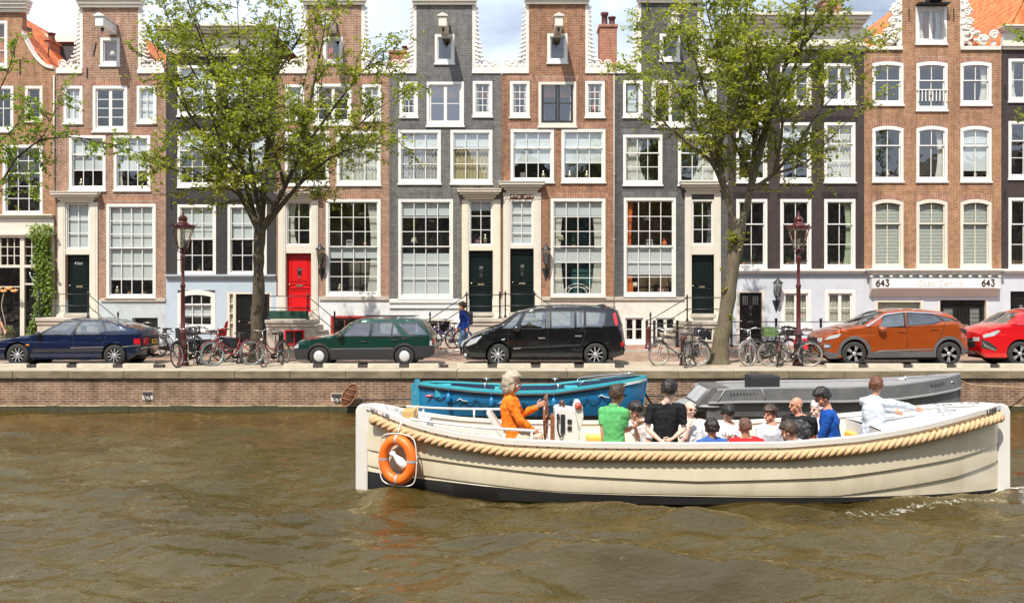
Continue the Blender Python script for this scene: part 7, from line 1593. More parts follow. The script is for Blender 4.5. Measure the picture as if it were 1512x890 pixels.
bl = Vector(lc) - ln * .02; m = MB(); ax = (S_ * .7 - U_ * .55).normalized(); m.tube([bl - ax * .17, bl - ax * .13, bl - ax * .1, bl + ax * .02, bl + ax * .18], [.05, .055, .03, .065, .075], 12); m.tube([ringp(2.4, .26), bl - ax * .1], .012, 6); m.build('rescue_light', M('light_white', (.82, .82, .8), .4), lb)
# blue bags and folded clothes on the stern bench
t = thing('blue_bag', 'crumpled blue bag lying behind the helm seat of the cream boat', 'bag', (PX(706, 15.3), 15.3, .55)); m = MB()
c_ = origin(t); m.ball(c_ + Vector((0, 0, .1)), (.34, .22, .12), 14, 9); m.ball(c_ + Vector((-.3, .05, .08)), (.16, .16, .09)); m.tube(bez([c_ + Vector((-.2, -.1, .18)), c_ + Vector((0, -.12, .27)), c_ + Vector((.2, -.1, .17))], 5), .015, 6)
for i in range(len(m.v)): v = Vector(m.v[i]); m.v[i] = tuple(v + Vector((noise.noise(v * 9), noise.noise(v * 9 + Vector((5, 0, 0))), noise.noise(v * 9 + Vector((0, 7, 0))))) * .05)
m.build('fabric', M('bag_blue', (.05, .13, .30), .8, var=.3), t)
t = thing('wooden_locker', 'white stern locker with ochre side beside the flag pole socket', 'locker', (PX(604, 15.3), 15.35, .6)); m = MB(); m.box(PX(594, 15.3), PX(612, 15.3), 15.25, 15.7, .5, PZ(606, 15.3), bev=.02); m.build('box', M('ochre_wood', (.5, .32, .12), .5), t); m = MB(); m.cyl(AT(616, 620, 15.3), AT(617, 598, 15.3), .015); m.build('socket', ropem, t)

# ------------------------------------------------------------------ moored boats behind
def moored(name, lbl, x0, x1, yc_, beam, gpts, mats, ends, secfn, n=70):
    pass
bluem = M('boat_blue', (.008, .17, .36), .35, var=.08, vscale=2, coat=.4, dirt=(.02, .1, .2), dscale=3, damt=.4); teal = M('boat_teal', (.04, .36, .42), .4, var=.1); tarp = M('tarp_blue', (.01, .17, .36), .6, var=.15, vscale=3)
bbt = thing('moored_sloop', 'empty blue sloop with turquoise rails moored against the quay wall', 'boat', (PX(780, 24.5), 24.45, 0)); YB2 = 24.5; xa, xb = PX(619, YB2), PX(946, YB2); Lb = xb - xa
gb = [(0, 565), (.08, 568), (.25, 574), (.42, 578), (.6, 577), (.8, 568), (.92, 561), (1, 555)]
def b2(u): return .88 * max(0, (1 - abs(2 * u - 1) ** 2.6)) ** .7 + (.0)
def g2(u): yy = YB2 - b2(u); return PZ(interp(u, [a for a, _ in gb], [b_ for _, b_ in gb]), yy)
def shell2(fn, n, sides=(-1, 1), mats=None, nm='', par=None, x0=None, x1=None, yc_=None, auto=35):
    m = MB()
    for sg in sides:
        rows = [fn(i / n) for i in range(n + 1)]; k = len(rows[0]); b = len(m.v); m.v.extend([(x0 + (x1 - x0) * i / n + r[3], yc_ + sg * r[0], r[1]) for i in range(n + 1) for r in rows[i]])
        for i in range(n):
            for j in range(k - 1): m.f.append((b + i * k + j, b + i * k + j + 1, b + (i + 1) * k + j + 1, b + (i + 1) * k + j)); m.m.append(rows[i][j][2]); m.sm.append(True)
    return m.build(nm, mats, par, auto=auto)
def s2(u):
    b, z = b2(u), g2(u); w = b * .8; rake = .16 * max(0, (u - .8) / .2)
    return [(max(0, b - .06), z - .02, 1, rake), (max(0, b - .05), z + .02, 1, rake), (b + .02, z + .02, 1, rake), (b + .03, z - .05, 3, rake), (b + .03, z - .12, 0, rake), (b + .0, z - .15, 0, rake), (b * .99, z - .3, 0, rake * .8), ((b + w) / 2 + .02, .3, 0, rake * .4), (w, .08, 2, 0), (w * .9, -.1, 2, 0), (0, -.35, 2, 0)]
shell2(s2, 60, mats=[bluem, teal, bottom, M('fender_white_strip', (.6, .6, .58), .5)], nm='hull', par=bbt, x0=xa, x1=xb, yc_=YB2)
def s2i(u): b, z = max(0, b2(u) - .05), g2(u); return [(b, z + .01, 0, 0), (b * .95, z - .35, 0, 0), (0, z - .36, 0, 0)]
shell2(s2i, 50, mats=[M('boat_inside_navy', (.012, .03, .07), .7)], nm='lining', par=bbt, x0=xa, x1=xb, yc_=YB2)
m = MB()
for sg in (-1, 1): m.tube([(xa + Lb * i / 60, YB2 + sg * (b2(i / 60) + .035), g2(i / 60) - .085) for i in range(61)], .04, 8)
m.build('fender_strip', blackm, bbt)
m = MB()
for sg in (-1,):
    for i in range(13):
        u0 = .06 + i * .068; pts = [(xa + Lb * (u0 + .068 * k / 6), YB2 + sg * (b2(u0 + .068 * k / 6) + .02), g2(u0) - .27 - .10 * sin(pi * k / 6)) for k in range(7)]; m.tube(pts, .012, 5)
m.build('grab_rope', M('navy_rope', (.01, .03, .08), .8), bbt)
m = MB(); m.box(xa - .12, xa + .02, YB2 - .05, YB2 + .05, -.2, PZ(560, YB2), bev=.02); m.box(xa - .2, xa - .1, YB2 - .025, YB2 + .025, -.2, PZ(566, YB2)); m.build('rudder', M('rudder_blue', (.02, .25, .36), .5, dirt=(.4, .3, .3), dscale=8), bbt)
m = MB(); m.prism([(xb - .1, YB2 - .04, g2(1) - .02), (xb + .14, YB2 - .04, g2(1) + .03), (xb + .17, YB2 - .04, g2(1) - .12), (xb + .02, YB2 - .04, 0), (xb - .12, YB2 - .04, 0)], (0, .08, 0)); m.build('stem_post', bluem, bbt)
m = MB()
for (u0, h_) in ((.3, .1), (.62, .1)):
    for sg in (-1, 1): x = xa + Lb * u0; m.tube([(x, YB2 + sg * b2(u0) * .93, g2(u0) + .02), (x, YB2 + sg * b2(u0) * .93, g2(u0) + .14)], .012); m.tube([(x - .08, YB2 + sg * b2(u0) * .93, g2(u0) + .14), (x + .08, YB2 + sg * b2(u0) * .93, g2(u0) + .14)], .014)
for sg in (-1, 1): m.tube(bez([(xa + Lb * .72, YB2 + sg * .5, g2(.75) + .0), (xa + Lb * .75, YB2 + sg * .5, g2(.75) + .12), (xa + Lb * .97, YB2 + sg * .08, g2(.97) + .10)], 6), .014, 6)
m.build('rails', steel, bbt)
for (u0, u1, w_) in ((.08, .14, .5), (.34, .40, .75), (.66, .72, .7)): m = MB(); m.box(xa + Lb * u0, xa + Lb * u1, YB2 - w_, YB2 + w_, g2(u0) - .3, g2(u0) - .05); m.build('thwart', teal, bbt)
m = MB(); xx = xa + Lb * .405; m.ball((xx, YB2 - .1, g2(.4) + .02), (.22, .25, .2), 12, 8); m.tube([(xx - .25, YB2, g2(.4) - .1), (xx - .12, YB2, g2(.4) + .30)], .03); m.build('covered_engine', M('engine_cover', (.16, .15, .13), .8, var=.3), bbt)
for u0 in (.2, .38, .56, .82):
    m = MB(); x = xa + Lb * u0; y = YB2 - b2(u0) - .03; m.tube([(x - .12, y, g2(u0) - .32), (x - .05, y - .01, g2(u0) - .27), (x + .02, y, g2(u0) - .32), (x + .14, y, g2(u0) - .34)], .018, 6); m.build('oar_clip', M('pale_clip', (.5, .62, .62), .5), bbt)
m = MB(); x = xa + Lb * .055; m.lathe((x, YB2 - b2(.055) - .04, g2(.055) - .30), [(0, -.012), (.13, -.006), (.13, .0), (0, .0)], 14, axis='y', sy=.35); m.build('maker_plate', M('plate_red', (.4, .1, .1), .4), bbt)
m = MB()
for u0 in (.14, .33, .6): m.tube([(xa + Lb * u0, YB2 - b2(u0) - .09, g2(u0) - .16 - .04 * k) for k in range(8)], [.02, .05, .065, .07, .07, .065, .05, .02], 10); m.tube([(xa + Lb * u0, YB2 - b2(u0) - .05, g2(u0) + .02), (xa + Lb * u0, YB2 - b2(u0) - .09, g2(u0) - .16)], .008, 4)
m.build('hanging_fender', bluem, bbt)
# grey tender
tg = M('tender_grey', (.105, .105, .105), .45, var=.12, vscale=3, dirt=(.24, .22, .19), dscale=2, damt=.4, coat=.2); tl = M('tender_light_grey', (.29, .29, .29), .5, var=.06, dirt=(.3, .28, .25)); tinside = M('tender_inside', (.34, .34, .34), .6, var=.05)
gt = thing('moored_tender', 'grey steel tender with cabin front moored at the right, dark name on its bow', 'boat', (PX(1225, 24.4), 24.4, 0)); YB3 = 24.4; xa3, xb3 = PX(1046, YB3 - .95), PX(1418, YB3); L3 = xb3 - xa3
gt_p = [(0, 575), (.12, 573), (.3, 572), (.5, 571.5), (.7, 568), (.85, 561), (.95, 555), (1, 551)]
def b3(u): return .98 * max(0, (1 - max(0, (u - .35) / .65) ** 2.4)) ** .85 * (1 - .10 * max(0, (.3 - u) / .3))
def g3(u): return PZ(interp(u, [a for a, _ in gt_p], [b_ for _, b_ in gt_p]), YB3 - b3(u))
def s3(u):
    b, z = b3(u), g3(u); k = .3 + .04 * u; a = .14 * max(0, (.14 - u) / .14) ; sh = a * 1.6
    return [(max(0, b - .07), z - .03, 1, sh), (max(0, b - .06), z + .015, 1, sh), (b + .015, z + .015, 1, sh), (b + .02, z - .02, 0, sh), (b + .05, z - k, 1, 0), (b + .075, z - k - .01, 1, 0), (b + .075, z - k - .05, 0, 0), (b - .02, z - k - .06, 0, 0), (b * .9, .1, 2, 0), (b * .85, -.1, 2, 0), (0, -.25, 2, 0)]
shell2(s3, 50, mats=[tg, tl, bottom], nm='hull', par=gt, x0=xa3, x1=xb3, yc_=YB3)
def s3i(u): b, z = max(0, b3(u) - .06), g3(u); return [(b, z + .01, 0, 0), (b * .96, z - .42, 0, 0), (0, z - .43, 1, 0)]
shell2(s3i, 40, mats=[tinside, tl], nm='lining', par=gt, x0=xa3, x1=xb3, yc_=YB3)
m = MB(); m.box(xa3 - .02, xa3 + .4, YB3 - .86, YB3 + .86, -.25, .62); m.build('transom', tg, gt)
m = MB()                                            # sloping stern block with panels, swim platform
za, zb_ = g3(.06), g3(.06) - .42
m.prism([(xa3 + .55, YB3 - .85, za + .02), (xa3 + .12, YB3 - .85, za + .02), (xa3 - .28, YB3 - .85, zb_), (xa3 + .55, YB3 - .85, zb_)], (0, 1.7, 0)); m.build('stern_block', tg, gt)
m = MB()
for (y0_, y1_) in ((-.6, -.05), (.05, .6)): m.prism([(xa3 + .06, YB3 + y0_, za - .04), (xa3 + .06, YB3 + y1_, za - .04), (xa3 - .24, YB3 + y1_, zb_ + .06), (xa3 - .24, YB3 + y0_, zb_ + .06)], (-.02, 0, .012))
m.build('stern_panel', M('panel_pale', (.42, .44, .45), .35), gt)
m = MB(); m.lathe((xa3 + .1, YB3, zb_ - .06), [(.92, 0), (.95, .05), (.9, .08)], 32, sx=.75); m.box(xa3 - .9, xa3 + .2, YB3 - .75, YB3 + .75, .22, .30, bev=.03); m.build('swim_platform', tl, gt)
m = MB(); m.box(xa3 + .9 + .3, xa3 + 1.75 + .2, YB3 - .35, YB3 + .35, g3(.25) - .3, PZ(553, YB3), bev=.07); m.build('helm_cover', M('canvas_black', (.02, .02, .022), .8, var=.3, bump=.5, bscale=12), gt)
m = MB()
for i in range(9): x = xa3 + .55 + i * .082; m.ball((x, YB3 - b3(.12) - .045, g3(.12) - .14), (.016, .01, .03), 8, 6)
m.build('vent_slots', cdark, gt); m = MB(); x = xa3 + 1.37
m.tube([(x - .06, YB3 - b3(.2) - .026, g3(.2) - .01), (x + .03, YB3 - b3(.2) - .058, g3(.2) - .30)], .012, 5); m.tube([(xa3 + .42, YB3 - b3(.05) - .026, g3(.05) - .01), (xa3 + .22, YB3 - b3(.05) - .06, g3(.05) - .32)], .016, 5); m.build('seam', tl, gt)
m = MB(); text(m, 'Wykelin', lambda u, v: (PX(1360, YB3) + u, YB3 - b3(((PX(1360, YB3) + u) - xa3) / L3) - .032, g3((PX(1360, YB3) + u - xa3) / L3) - .21 + v), .13, .50, .016); m.build('boat_name', blackm, gt)
m = MB(); x = PX(1400, YB3); m.tube([(x - .06, YB3 - b3((x - xa3) / L3) - .03, g3((x - xa3) / L3) - .18), (x, YB3 - b3((x - xa3) / L3) - .05, g3((x - xa3) / L3) - .14), (x + .05, YB3 - b3((x - xa3) / L3) - .0, g3((x - xa3) / L3) - .17)], .02, 6)
m.tube([(PX(1330, YB3), YB3 - .3, g3(.75) + .02), (PX(1330, YB3), YB3 - .3, g3(.75) + .16)], .014); m.tube([(PX(1310, YB3), YB3 - .5, g3(.7) + .1), (PX(1380, YB3), YB3 - .1, g3(.9) + .08)], .012); m.build('fittings', steel, gt)
# mooring lines
def line(lbl, pts, r=.018, mat=None):
    o_ = MB(); o_.tube(bez([Vector(p) for p in pts], 8), r, 6); q = o_.build('mooring_line', mat or blackm); tag(q, lbl, 'rope')
line('dark mooring line from the wall ring to the stern of the blue sloop', [AT(500, 587, 25.62), AT(540, 590, 25.3), AT(617, 589, 24.6)])
line('dark mooring line slung from the blue bow towards the grey tender', [AT(946, 566, 24.6), AT(958, 590, 24.7), (PX(972, 25.2), 25.2, PZ(604, 25.2))], .028)
line('dark mooring line low along the wall left of the grey tender', [AT(950, 584, 25.55), AT(1000, 584, 25.3), AT(1046, 579, 24.6)])
line('pale mooring line from the tender towards the right edge', [AT(1416, 560, 24.5), AT(1440, 568, 24.8), AT(1520, 572, 25.6)], .014, ropem)
# brown oval mat hung over the wall
t = thing('oval_fender', 'brown oval wooden fender hanging tilted on the quay wall above the white stern', 'fender', AT(516, 583, 25.45)); c_ = origin(t); R_ = Matrix.Rotation(radians(28), 3, 'Y')
m = MB(); m.ball(c_, (.17, .05, .34), 20, 12, rot=R_); m.build('pad', M('coir_brown', (.13, .05, .025), .8, var=.3, vscale=20), t); m = MB()
m.tube([c_ + R_ @ Vector((.165 * cos(a), -.03, .33 * sin(a))) for a in [2 * pi * k / 24 for k in range(24)]], .022, 6, closed=True); 
for q in (-.15, 0, .15): m.tube([c_ + R_ @ Vector((-.13, -.05, q)), c_ + R_ @ Vector((.13, -.05, q + .04))], .014, 5)
m.build('binding', M('binding_brown', (.30, .14, .07), .8), t)
def skin_mat(name, c): return M(name, c, .5, var=.06, vscale=8, spec=.35)
sk1 = skin_mat('skin_fair', (.58, .33, .23)); sk2 = skin_mat('skin_ruddy', (.52, .25, .16)); sk3 = skin_mat('skin_tan', (.42, .22, .13)); sk4 = skin_mat('skin_pale', (.66, .44, .34))
eye_m = M('eye_dark', (.03, .02, .015), .2); lip_m = M('lip', (.38, .12, .09), .5)
h_dark = M('hair_dark', (.012, .008, .006), .45, var=.5, vscale=40, bump=.6, bscale=90); h_brown = M('hair_brown', (.045, .023, .011), .5, var=.5, vscale=40, bump=.6, bscale=90); h_grey = M('hair_ash_grey', (.42, .35, .26), .55, var=.4, vscale=30, bump=.8, bscale=70, dirt=(.2, .15, .1), dscale=20); h_white = M('hair_white', (.6, .58, .55), .6, var=.2); h_buzz = M('hair_buzz', (.12, .06, .04), .8, var=.4, vscale=60); h_red = M('hair_auburn', (.13, .045, .02), .5, var=.4, vscale=30, bump=.6, bscale=80)
def remesh(mb, vox, smooth_it=3, wrinkle=0, ws=7.0, name='m'):
    o = mb.build('_tmp', [M('tmp', (.5, .5, .5))], None)
    r = o.modifiers.new('r', 'REMESH'); r.mode = 'VOXEL'; r.voxel_size = vox; s = o.modifiers.new('s', 'SMOOTH'); s.iterations = smooth_it; s.factor = .5
    bpy.context.view_layer.update(); dg = bpy.context.evaluated_depsgraph_get(); me = bpy.data.meshes.new_from_object(o.evaluated_get(dg)); old = o.data; bpy.data.objects.remove(o); bpy.data.meshes.remove(old)
    if wrinkle:
        nrm = [v.normal.copy() for v in me.vertices]
        for v, n_ in zip(me.vertices, nrm):
            c = v.co; k = noise.noise(Vector((c.x * ws, c.y * ws, c.z * ws * .55 + 3 * noise.noise(c * 3)))) + .5 * noise.noise(c * ws * 2.3); v.co = c + n_ * (max(k, -.28) * wrinkle + .003)
    me.polygons.foreach_set('use_smooth', np.ones(len(me.polygons), dtype=bool)); return me
def link(me, name, mats, parent):
    off = origin(parent); me.transform(Matrix.Translation(-off)); me.materials.clear()
    for m in mats: me.materials.append(m)
    me.name = name; o = bpy.data.objects.new(name, me); COL.objects.link(o); o.parent = parent; return o
def etube(mb, pts, rad, side, n=16):
    """closed tube with elliptical rings: rad = [(half width along side, half depth)]"""
    pts = [Vector(p) for p in pts]; k = len(pts); vs = []
    for i, p in enumerate(pts):
        t = (pts[min(i + 1, k - 1)] - pts[max(i - 1, 0)]).normalized(); s = (side - t * side.dot(t)).normalized(); d = t.cross(s); a, b_ = rad[i]
        vs += [p + s * a * cos(2 * pi * j / n) + d * b_ * sin(2 * pi * j / n) for j in range(n)]
    fs = [(i * n + j, i * n + (j + 1) % n, (i + 1) * n + (j + 1) % n, (i + 1) * n + j) for i in range(k - 1) for j in range(n)] + [tuple(range(n))[::-1], tuple((k - 1) * n + j for j in range(n))]
    mb.add(vs, fs, True)
def person(label, Y, head, haz, hp, neck, hip, baz, armR, armL, shirt, sleeve='short', pants=None, hair=('short', None), skin=sk1, glasses=None, sit=True, floor=.12, S=1.07, feet=None, hem=0, sh_w=.182, extra=(), group=None, knees=None, collar=False, belly=0):
    P = lambda q: AT(q[0], q[1], Y + (q[2] if len(q) > 2 else 0))
    H, Nk, Hp = P(head), P(neck), P(hip); Nk = Nk.lerp(H, .20); up = Vector((0, 0, 1)); fb = Vector((cos(radians(baz)), sin(radians(baz)), 0)); rb = Vector((sin(radians(baz)), -cos(radians(baz)), 0))
    sp = (Nk - Hp).normalized(); base = Vector((Hp.x, Hp.y, floor)); t = thing('person', label, 'person', base, group)
    fh = Vector((cos(radians(haz)) * cos(radians(hp)), sin(radians(haz)) * cos(radians(hp)), -sin(radians(hp)))); rh = Vector((sin(radians(haz)), -cos(radians(haz)), 0)); uh = rh.cross(fh).normalized()
    R = Matrix((rh, fh, uh)).transposed(); hd = lambda r, f, u: H + (rh * r + fh * f + uh * u) * S * 1.17
    b = MB()
    b.ball(hd(0, -.008, .022), (.077 * S, .095 * S, .098 * S), 20, 14, rot=R); b.ball(hd(0, .022, -.045), (.058 * S, .066 * S, .068 * S), 16, 12, rot=R); b.ball(hd(0, .052, -.088), (.028 * S, .026 * S, .024 * S), 10, 8, rot=R)
    b.tube([hd(0, .082, .022), hd(0, .102, -.012), hd(0, .092, -.028)], [.012 * S, .016 * S, .015 * S], 8); b.ball(hd(0, .084, -.058), (.026 * S, .016 * S, .014 * S), 8, 6, rot=R); b.ball(hd(0, .074, .034), (.056 * S, .018 * S, .013 * S), 10, 6, rot=R)
    for sg in (-1, 1): b.ball(hd(sg * .080, -.004, -.01), (.012 * S, .022 * S, .033 * S), 8, 6, rot=R); b.ball(hd(sg * .045, .06, -.028), (.02 * S, .018 * S, .024 * S), 8, 6, rot=R)
    etube(b, [hd(0, -.015, -.045), (hd(0, -.02, -.11) + Nk) / 2, Nk, Nk - sp * .05], [(.056 * S, .062 * S), (.055 * S, .058 * S), (.07 * S, .065 * S), (.12 * S, .08 * S)], rb)
    L_ = (Nk - Hp).length
    spine = [Hp - sp * .09, Hp, Hp + sp * L_ * .35, Hp + sp * L_ * .7, Nk - sp * .07, Nk - sp * .01]; trr = [(.13, .10), (.165, .12), (.145 + belly * .3, .11 + belly), (.165, .122), (.135, .092), (.07, .06)]
    etube(b, spine, [(a * S, c * S) for a, c in trr], rb)
    shR, shL = Nk + rb * sh_w * S - sp * .085 * S, Nk - rb * sh_w * S - sp * .085 * S
    arms = []
    for sh, arm, sg in ((shR, armR, 1), (shL, armL, -1)):
        E, Hd = P(arm[0]), P(arm[1]); ua, fa = .30 * S, .26 * S
        # keep human lengths: pull elbow and wrist onto the right distances
        E = sh + (E - sh).normalized() * ua; Wr = E + (Hd - E).normalized() * fa; arms.append((sh, E, Wr))
        b.ball(sh, .058 * S, 12, 8); b.tube([Nk - sp * .02, Nk.lerp(sh, .5) - sp * .012, sh], [.05 * S, .052 * S, .056 * S], 10)
        b.tube([sh, sh.lerp(E, .4), E, E.lerp(Wr, .3), Wr], [.052 * S, .050 * S, .037 * S, .040 * S, .026 * S], 12)
        d = (Wr - E).normalized(); pn = d.cross(sp if abs(d.dot(sp)) < .9 else fb).normalized(); w = d.cross(pn).normalized(); palm = Wr + d * .05 * S
        etube(b, [Wr - d * .01, Wr + d * .03 * S, palm + d * .03 * S, palm + d * .045 * S], [(.024 * S, .018 * S), (.036 * S, .017 * S), (.040 * S, .015 * S), (.036 * S, .012 * S)], w, 12)
        for q, ln_ in zip((-1.5, -.5, .5, 1.5), (.062, .075, .080, .068)):
            p0 = palm + d * .038 * S + w * q * .0195 * S; k = ln_ * S; cv = pn * sg
            b.tube([p0 - d * .01, p0 + d * k * .45 + cv * k * .10, p0 + d * k * .75 + cv * k * .38, p0 + d * k * .86 + cv * k * .62], [.0095 * S, .0092 * S, .0086 * S, .0078 * S], 8)
        th = Wr + d * .02 * S - w * .022 * S; b.tube([th, th + (d * .5 - w * .75 + pn * sg * .3) * .045 * S, th + (d * 1.0 - w * .72 + pn * sg * .5) * .07 * S], [.0125 * S, .0115 * S, .0095 * S], 8)
    # legs
    legs = []
    for i, sg in enumerate((1, -1)):
        hj = Hp + rb * sg * .09 * S - sp * .04
        if feet: A = P(feet[i]); A.z = max(A.z, floor + .08); K = hj.lerp(A, .5) + fb * .05; tot = (A - hj).length
        elif knees: K = P(knees[i]); A = Vector((K.x, K.y, 0)) + fb * .02 + Vector((0, 0, floor + .09))
        elif sit: K = hj + fb * .42 * S + rb * sg * .05 + Vector((0, 0, .03)); A = Vector((K.x, K.y, floor + .09)) + fb * .03
        else: A = Vector((hj.x, hj.y, floor + .09)) + rb * sg * .03; K = hj.lerp(A, .5) + fb * .03
        legs.append((hj, K, A)); F_ = A + fb * .17 * S + Vector((0, 0, -.05))
        b.tube([hj, hj.lerp(K, .4), K, K.lerp(A, .3), A], [.085 * S, .080 * S, .056 * S, .056 * S, .038 * S], 12); b.tube([A + Vector((0, 0, -.02)) - fb * .03, A.lerp(F_, .5) + Vector((0, 0, -.02)), F_], [.04 * S, .038 * S, .03 * S], 10)
    me = remesh(b, .0085, 2)
    body = link(me, 'body', [skin, eye_m, lip_m], t); off = origin(t)
    eyes = [hd(sg * .031, .083, .010) - off for sg in (-1, 1)]; brow = [hd(sg * .031, .088, .034) - off for sg in (-1, 1)]; mo = hd(0, .096, -.056) - off
    for pl in me.polygons:
        c = pl.center
        if any((c - e).length < .0125 * S for e in eyes): pl.material_index = 1
        else:
            d_ = c - mo
            if abs(d_.dot(uh)) < .007 and abs(d_.dot(rh)) < .022 and abs(d_.dot(fh)) < .02: pl.material_index = 2
    # shirt
    s = MB(); g = .014
    bot = Hp - sp * (.10 + hem)
    etube(s, [bot, Hp, Hp + sp * L_ * .35, Hp + sp * L_ * .7, Nk - sp * .075, Nk - sp * .02], [((a + g + e) * S, (c + g + e) * S) for (a, c), e in zip([(.165, .125), (.165, .12), (.148 + belly * .3, .113 + belly), (.168, .124), (.138, .092), (.08, .068)], (.015, .012, .012, .006, .004, 0))], rb, 22)
    for (sh, E, Wr) in arms:
        s.ball(sh, .066 * S, 12, 8); s.tube([Nk - sp * .045, Nk.lerp(sh, .5) - sp * .02, sh], [.058 * S, .062 * S, .064 * S], 12)
        if sleeve != 'none':
            if sleeve == 'short': s.tube([sh, sh.lerp(E, .35), sh.lerp(E, .72)], [.070 * S, .068 * S, .066 * S], 14)
            elif sleeve == 'elbow': s.tube([sh, sh.lerp(E, .4), E, E.lerp(Wr, .25)], [.068 * S, .064 * S, .054 * S, .052 * S], 14)
            else: s.tube([sh, sh.lerp(E, .4), E, E.lerp(Wr, .4), E.lerp(Wr, .95)], [.070 * S, .067 * S, .056 * S, .054 * S, .042 * S], 14)
    if collar: etube(s, [Nk - sp * .03, Nk + sp * .03], [(.085 * S, .08 * S), (.07 * S, .072 * S)], rb)
    mesh = remesh(s, .011, 2, .022 if sleeve != 'long' else .026); link(mesh, 'shirt' if sleeve != 'long' else 'jacket', [shirt], t)
    s = MB(); etube(s, [Hp - sp * .16, Hp - sp * .02, Hp + sp * .06], [(.15 * S, .115 * S), (.175 * S, .13 * S), (.165 * S, .122 * S)], rb)
    for (hj, K, A) in legs: s.tube([hj, hj.lerp(K, .4), K, K.lerp(A, .3), A + Vector((0, 0, .03))], [.10 * S, .093 * S, .07 * S, .068 * S, .056 * S], 12)
    link(remesh(s, .014, 2, .008), 'trousers', [pants or M('jeans_dark', (.03, .045, .09), .85, var=.3)], t)
    if feet:
        s = MB()
        for (hj, K, A) in legs: s.tube([A - fb * .05 + Vector((0, 0, -.05)), A + fb * .08 + Vector((0, 0, -.045)), A + fb * .19 + Vector((0, 0, -.055))], [.05, .05, .035], 10); s.ball(A + Vector((0, 0, -.02)), .05)
        s.build('shoes', M('shoe_white', (.6, .58, .55), .6), t)
    kind, hm = hair
    if kind != 'bald':
        hh = MB(); seg, rg = 36, 24; grow = {'buzz': .006, 'short': .022, 'slick': .016, 'long': .03, 'bun': .018}[kind]; vs = []
        line = {'buzz': .05, 'short': .055, 'slick': .06, 'long': .07, 'bun': .065}[kind]
        for i in range(rg + 1):
            th_ = pi * i / rg
            for j in range(seg):
                a = 2 * pi * j / seg; x, y, z = sin(th_) * cos(a), sin(th_) * sin(a), cos(th_)
                fx_, fy_, fz_ = .077 * x, .095 * y - .008, .098 * z + .022
                face = (fy_ > .02 and fz_ < line) or (fz_ < (-.035 if fy_ < -.01 else .0)) or (abs(fy_) < .022 and fz_ < .008)
                k = 1 + grow / .088 * (1.15 if z > .3 else 1) if not face else .84
                q = hd(fx_ * k, (fy_ + .008) * k - .008, (fz_ - .022) * k + .022)
                if not face: q = q + (q - H).normalized() * (.020 * noise.noise(q * 22) + .012 * noise.noise(q * 60))
                vs.append(q)
        hh.add(vs, [(i * seg + j, i * seg + (j + 1) % seg, (i + 1) * seg + (j + 1) % seg, (i + 1) * seg + j) for i in range(rg) for j in range(seg)], True)
        if kind == 'long':
            rr = random.Random(3)
            for q in range(46):
                a = rr.uniform(pi * .95, pi * 2.05); st_ = (.083 * cos(a), .1 * sin(a) * .9, rr.uniform(-.01, .06)); e = (.088 * cos(a) + rr.uniform(-.01, .01), .10 * sin(a) - .01 + rr.uniform(-.01, .01), rr.uniform(-.15, -.10)); hh.tube([hd(*st_), hd(st_[0] * 1.12, st_[1] * 1.08, (st_[2] + e[2]) / 2), hd(*e)], [.016, .017, .006], 6)
        if kind == 'bun': hh.ball(hd(0, -.115, .035), .034 * S, 12, 8)
        hh.build('hair', hm, t)
    if glasses:
        q = MB()
        for sg in (-1, 1): q.ball(hd(sg * .032, .092, .008), (.027 * S, .007 * S, .019 * S), 12, 8, rot=R); q.tube([hd(sg * .058, .088, .014), hd(sg * .086, .01, .01)], .0035, 5)
        q.tube([hd(-.01, .1, .012), hd(.01, .1, .012)], .003, 5); q.build('sunglasses', glasses, t)
    for e in extra:
        if e == 'beard':
            q = MB(); q.ball(hd(0, .034, -.062), (.058 * S, .062 * S, .05 * S), 14, 10, rot=R); q.build('beard', h_white, t)
        if e == 'print':
            q = MB(); c0 = Nk - sp * .22 + fb * (.142 * S)
            for r_ in range(3): text(q, ('NAMS', 'TERD', 'AM10')[r_] if False else ('MN', 'HWN', 'NMH')[r_], lambda u, v: c0 - rb * (.08 - u) + sp * (v - .07 * r_) - rb * 0 + fb * .006, .045, .14, .016)
            q.build('shirt_print', blackm, t)
        if e == 'vest':
            q = MB(); etube(q, [Hp + sp * .02, Hp + sp * L_ * .35, Hp + sp * L_ * .7, Nk - sp * .07], [(.188 * S, .148 * S), (.172 * S, .136 * S), (.197 * S, .150 * S), (.14 * S, .118 * S)], rb, 22); v_ = link(remesh(q, .012, 2, .008), 'quilted_vest', [M('vest_black', (.02, .02, .022), .5, var=.8, vscale=40, dirt=(.25, .25, .26), dscale=22, damt=.8)], t)
        if e == 'backpack':
            q = MB(); c0 = Nk - fb * .22 - sp * .28; q.box(-.13, .13, -.10, .12, -.22, .24, bev=.06); q.xform(Matrix.Translation(c0) @ Matrix((rb, fb, Vector((0, 0, 1)))).transposed().to_4x4()); q.build('backpack', blackm, t)
            q = MB()
            for sg in (-1, 1): q.tube(bez([c0 + rb * sg * .1 + sp * .18, Nk + rb * sg * .11 + sp * .02, Nk + rb * sg * .12 + fb * .13 - sp * .12, c0 + rb * sg * .12 - sp * .18 + fb * .15], 5), .018, 6)
            q.build('strap', blackm, t)
    return t
G = 'passengers aboard the cream sloop'
CL = lambda n, c, **k: M(n, c, .85, var=.08, vscale=5, spec=.2, **k)
beige = CL('trousers_beige', (.55, .46, .34)); navy = CL('trousers_navy', (.02, .025, .045)); jeans = CL('jeans_blue', (.12, .22, .36)); wt = CL('tee_white', (.60, .60, .62)); wt2 = CL('tee_pale_grey', (.47, .48, .52))
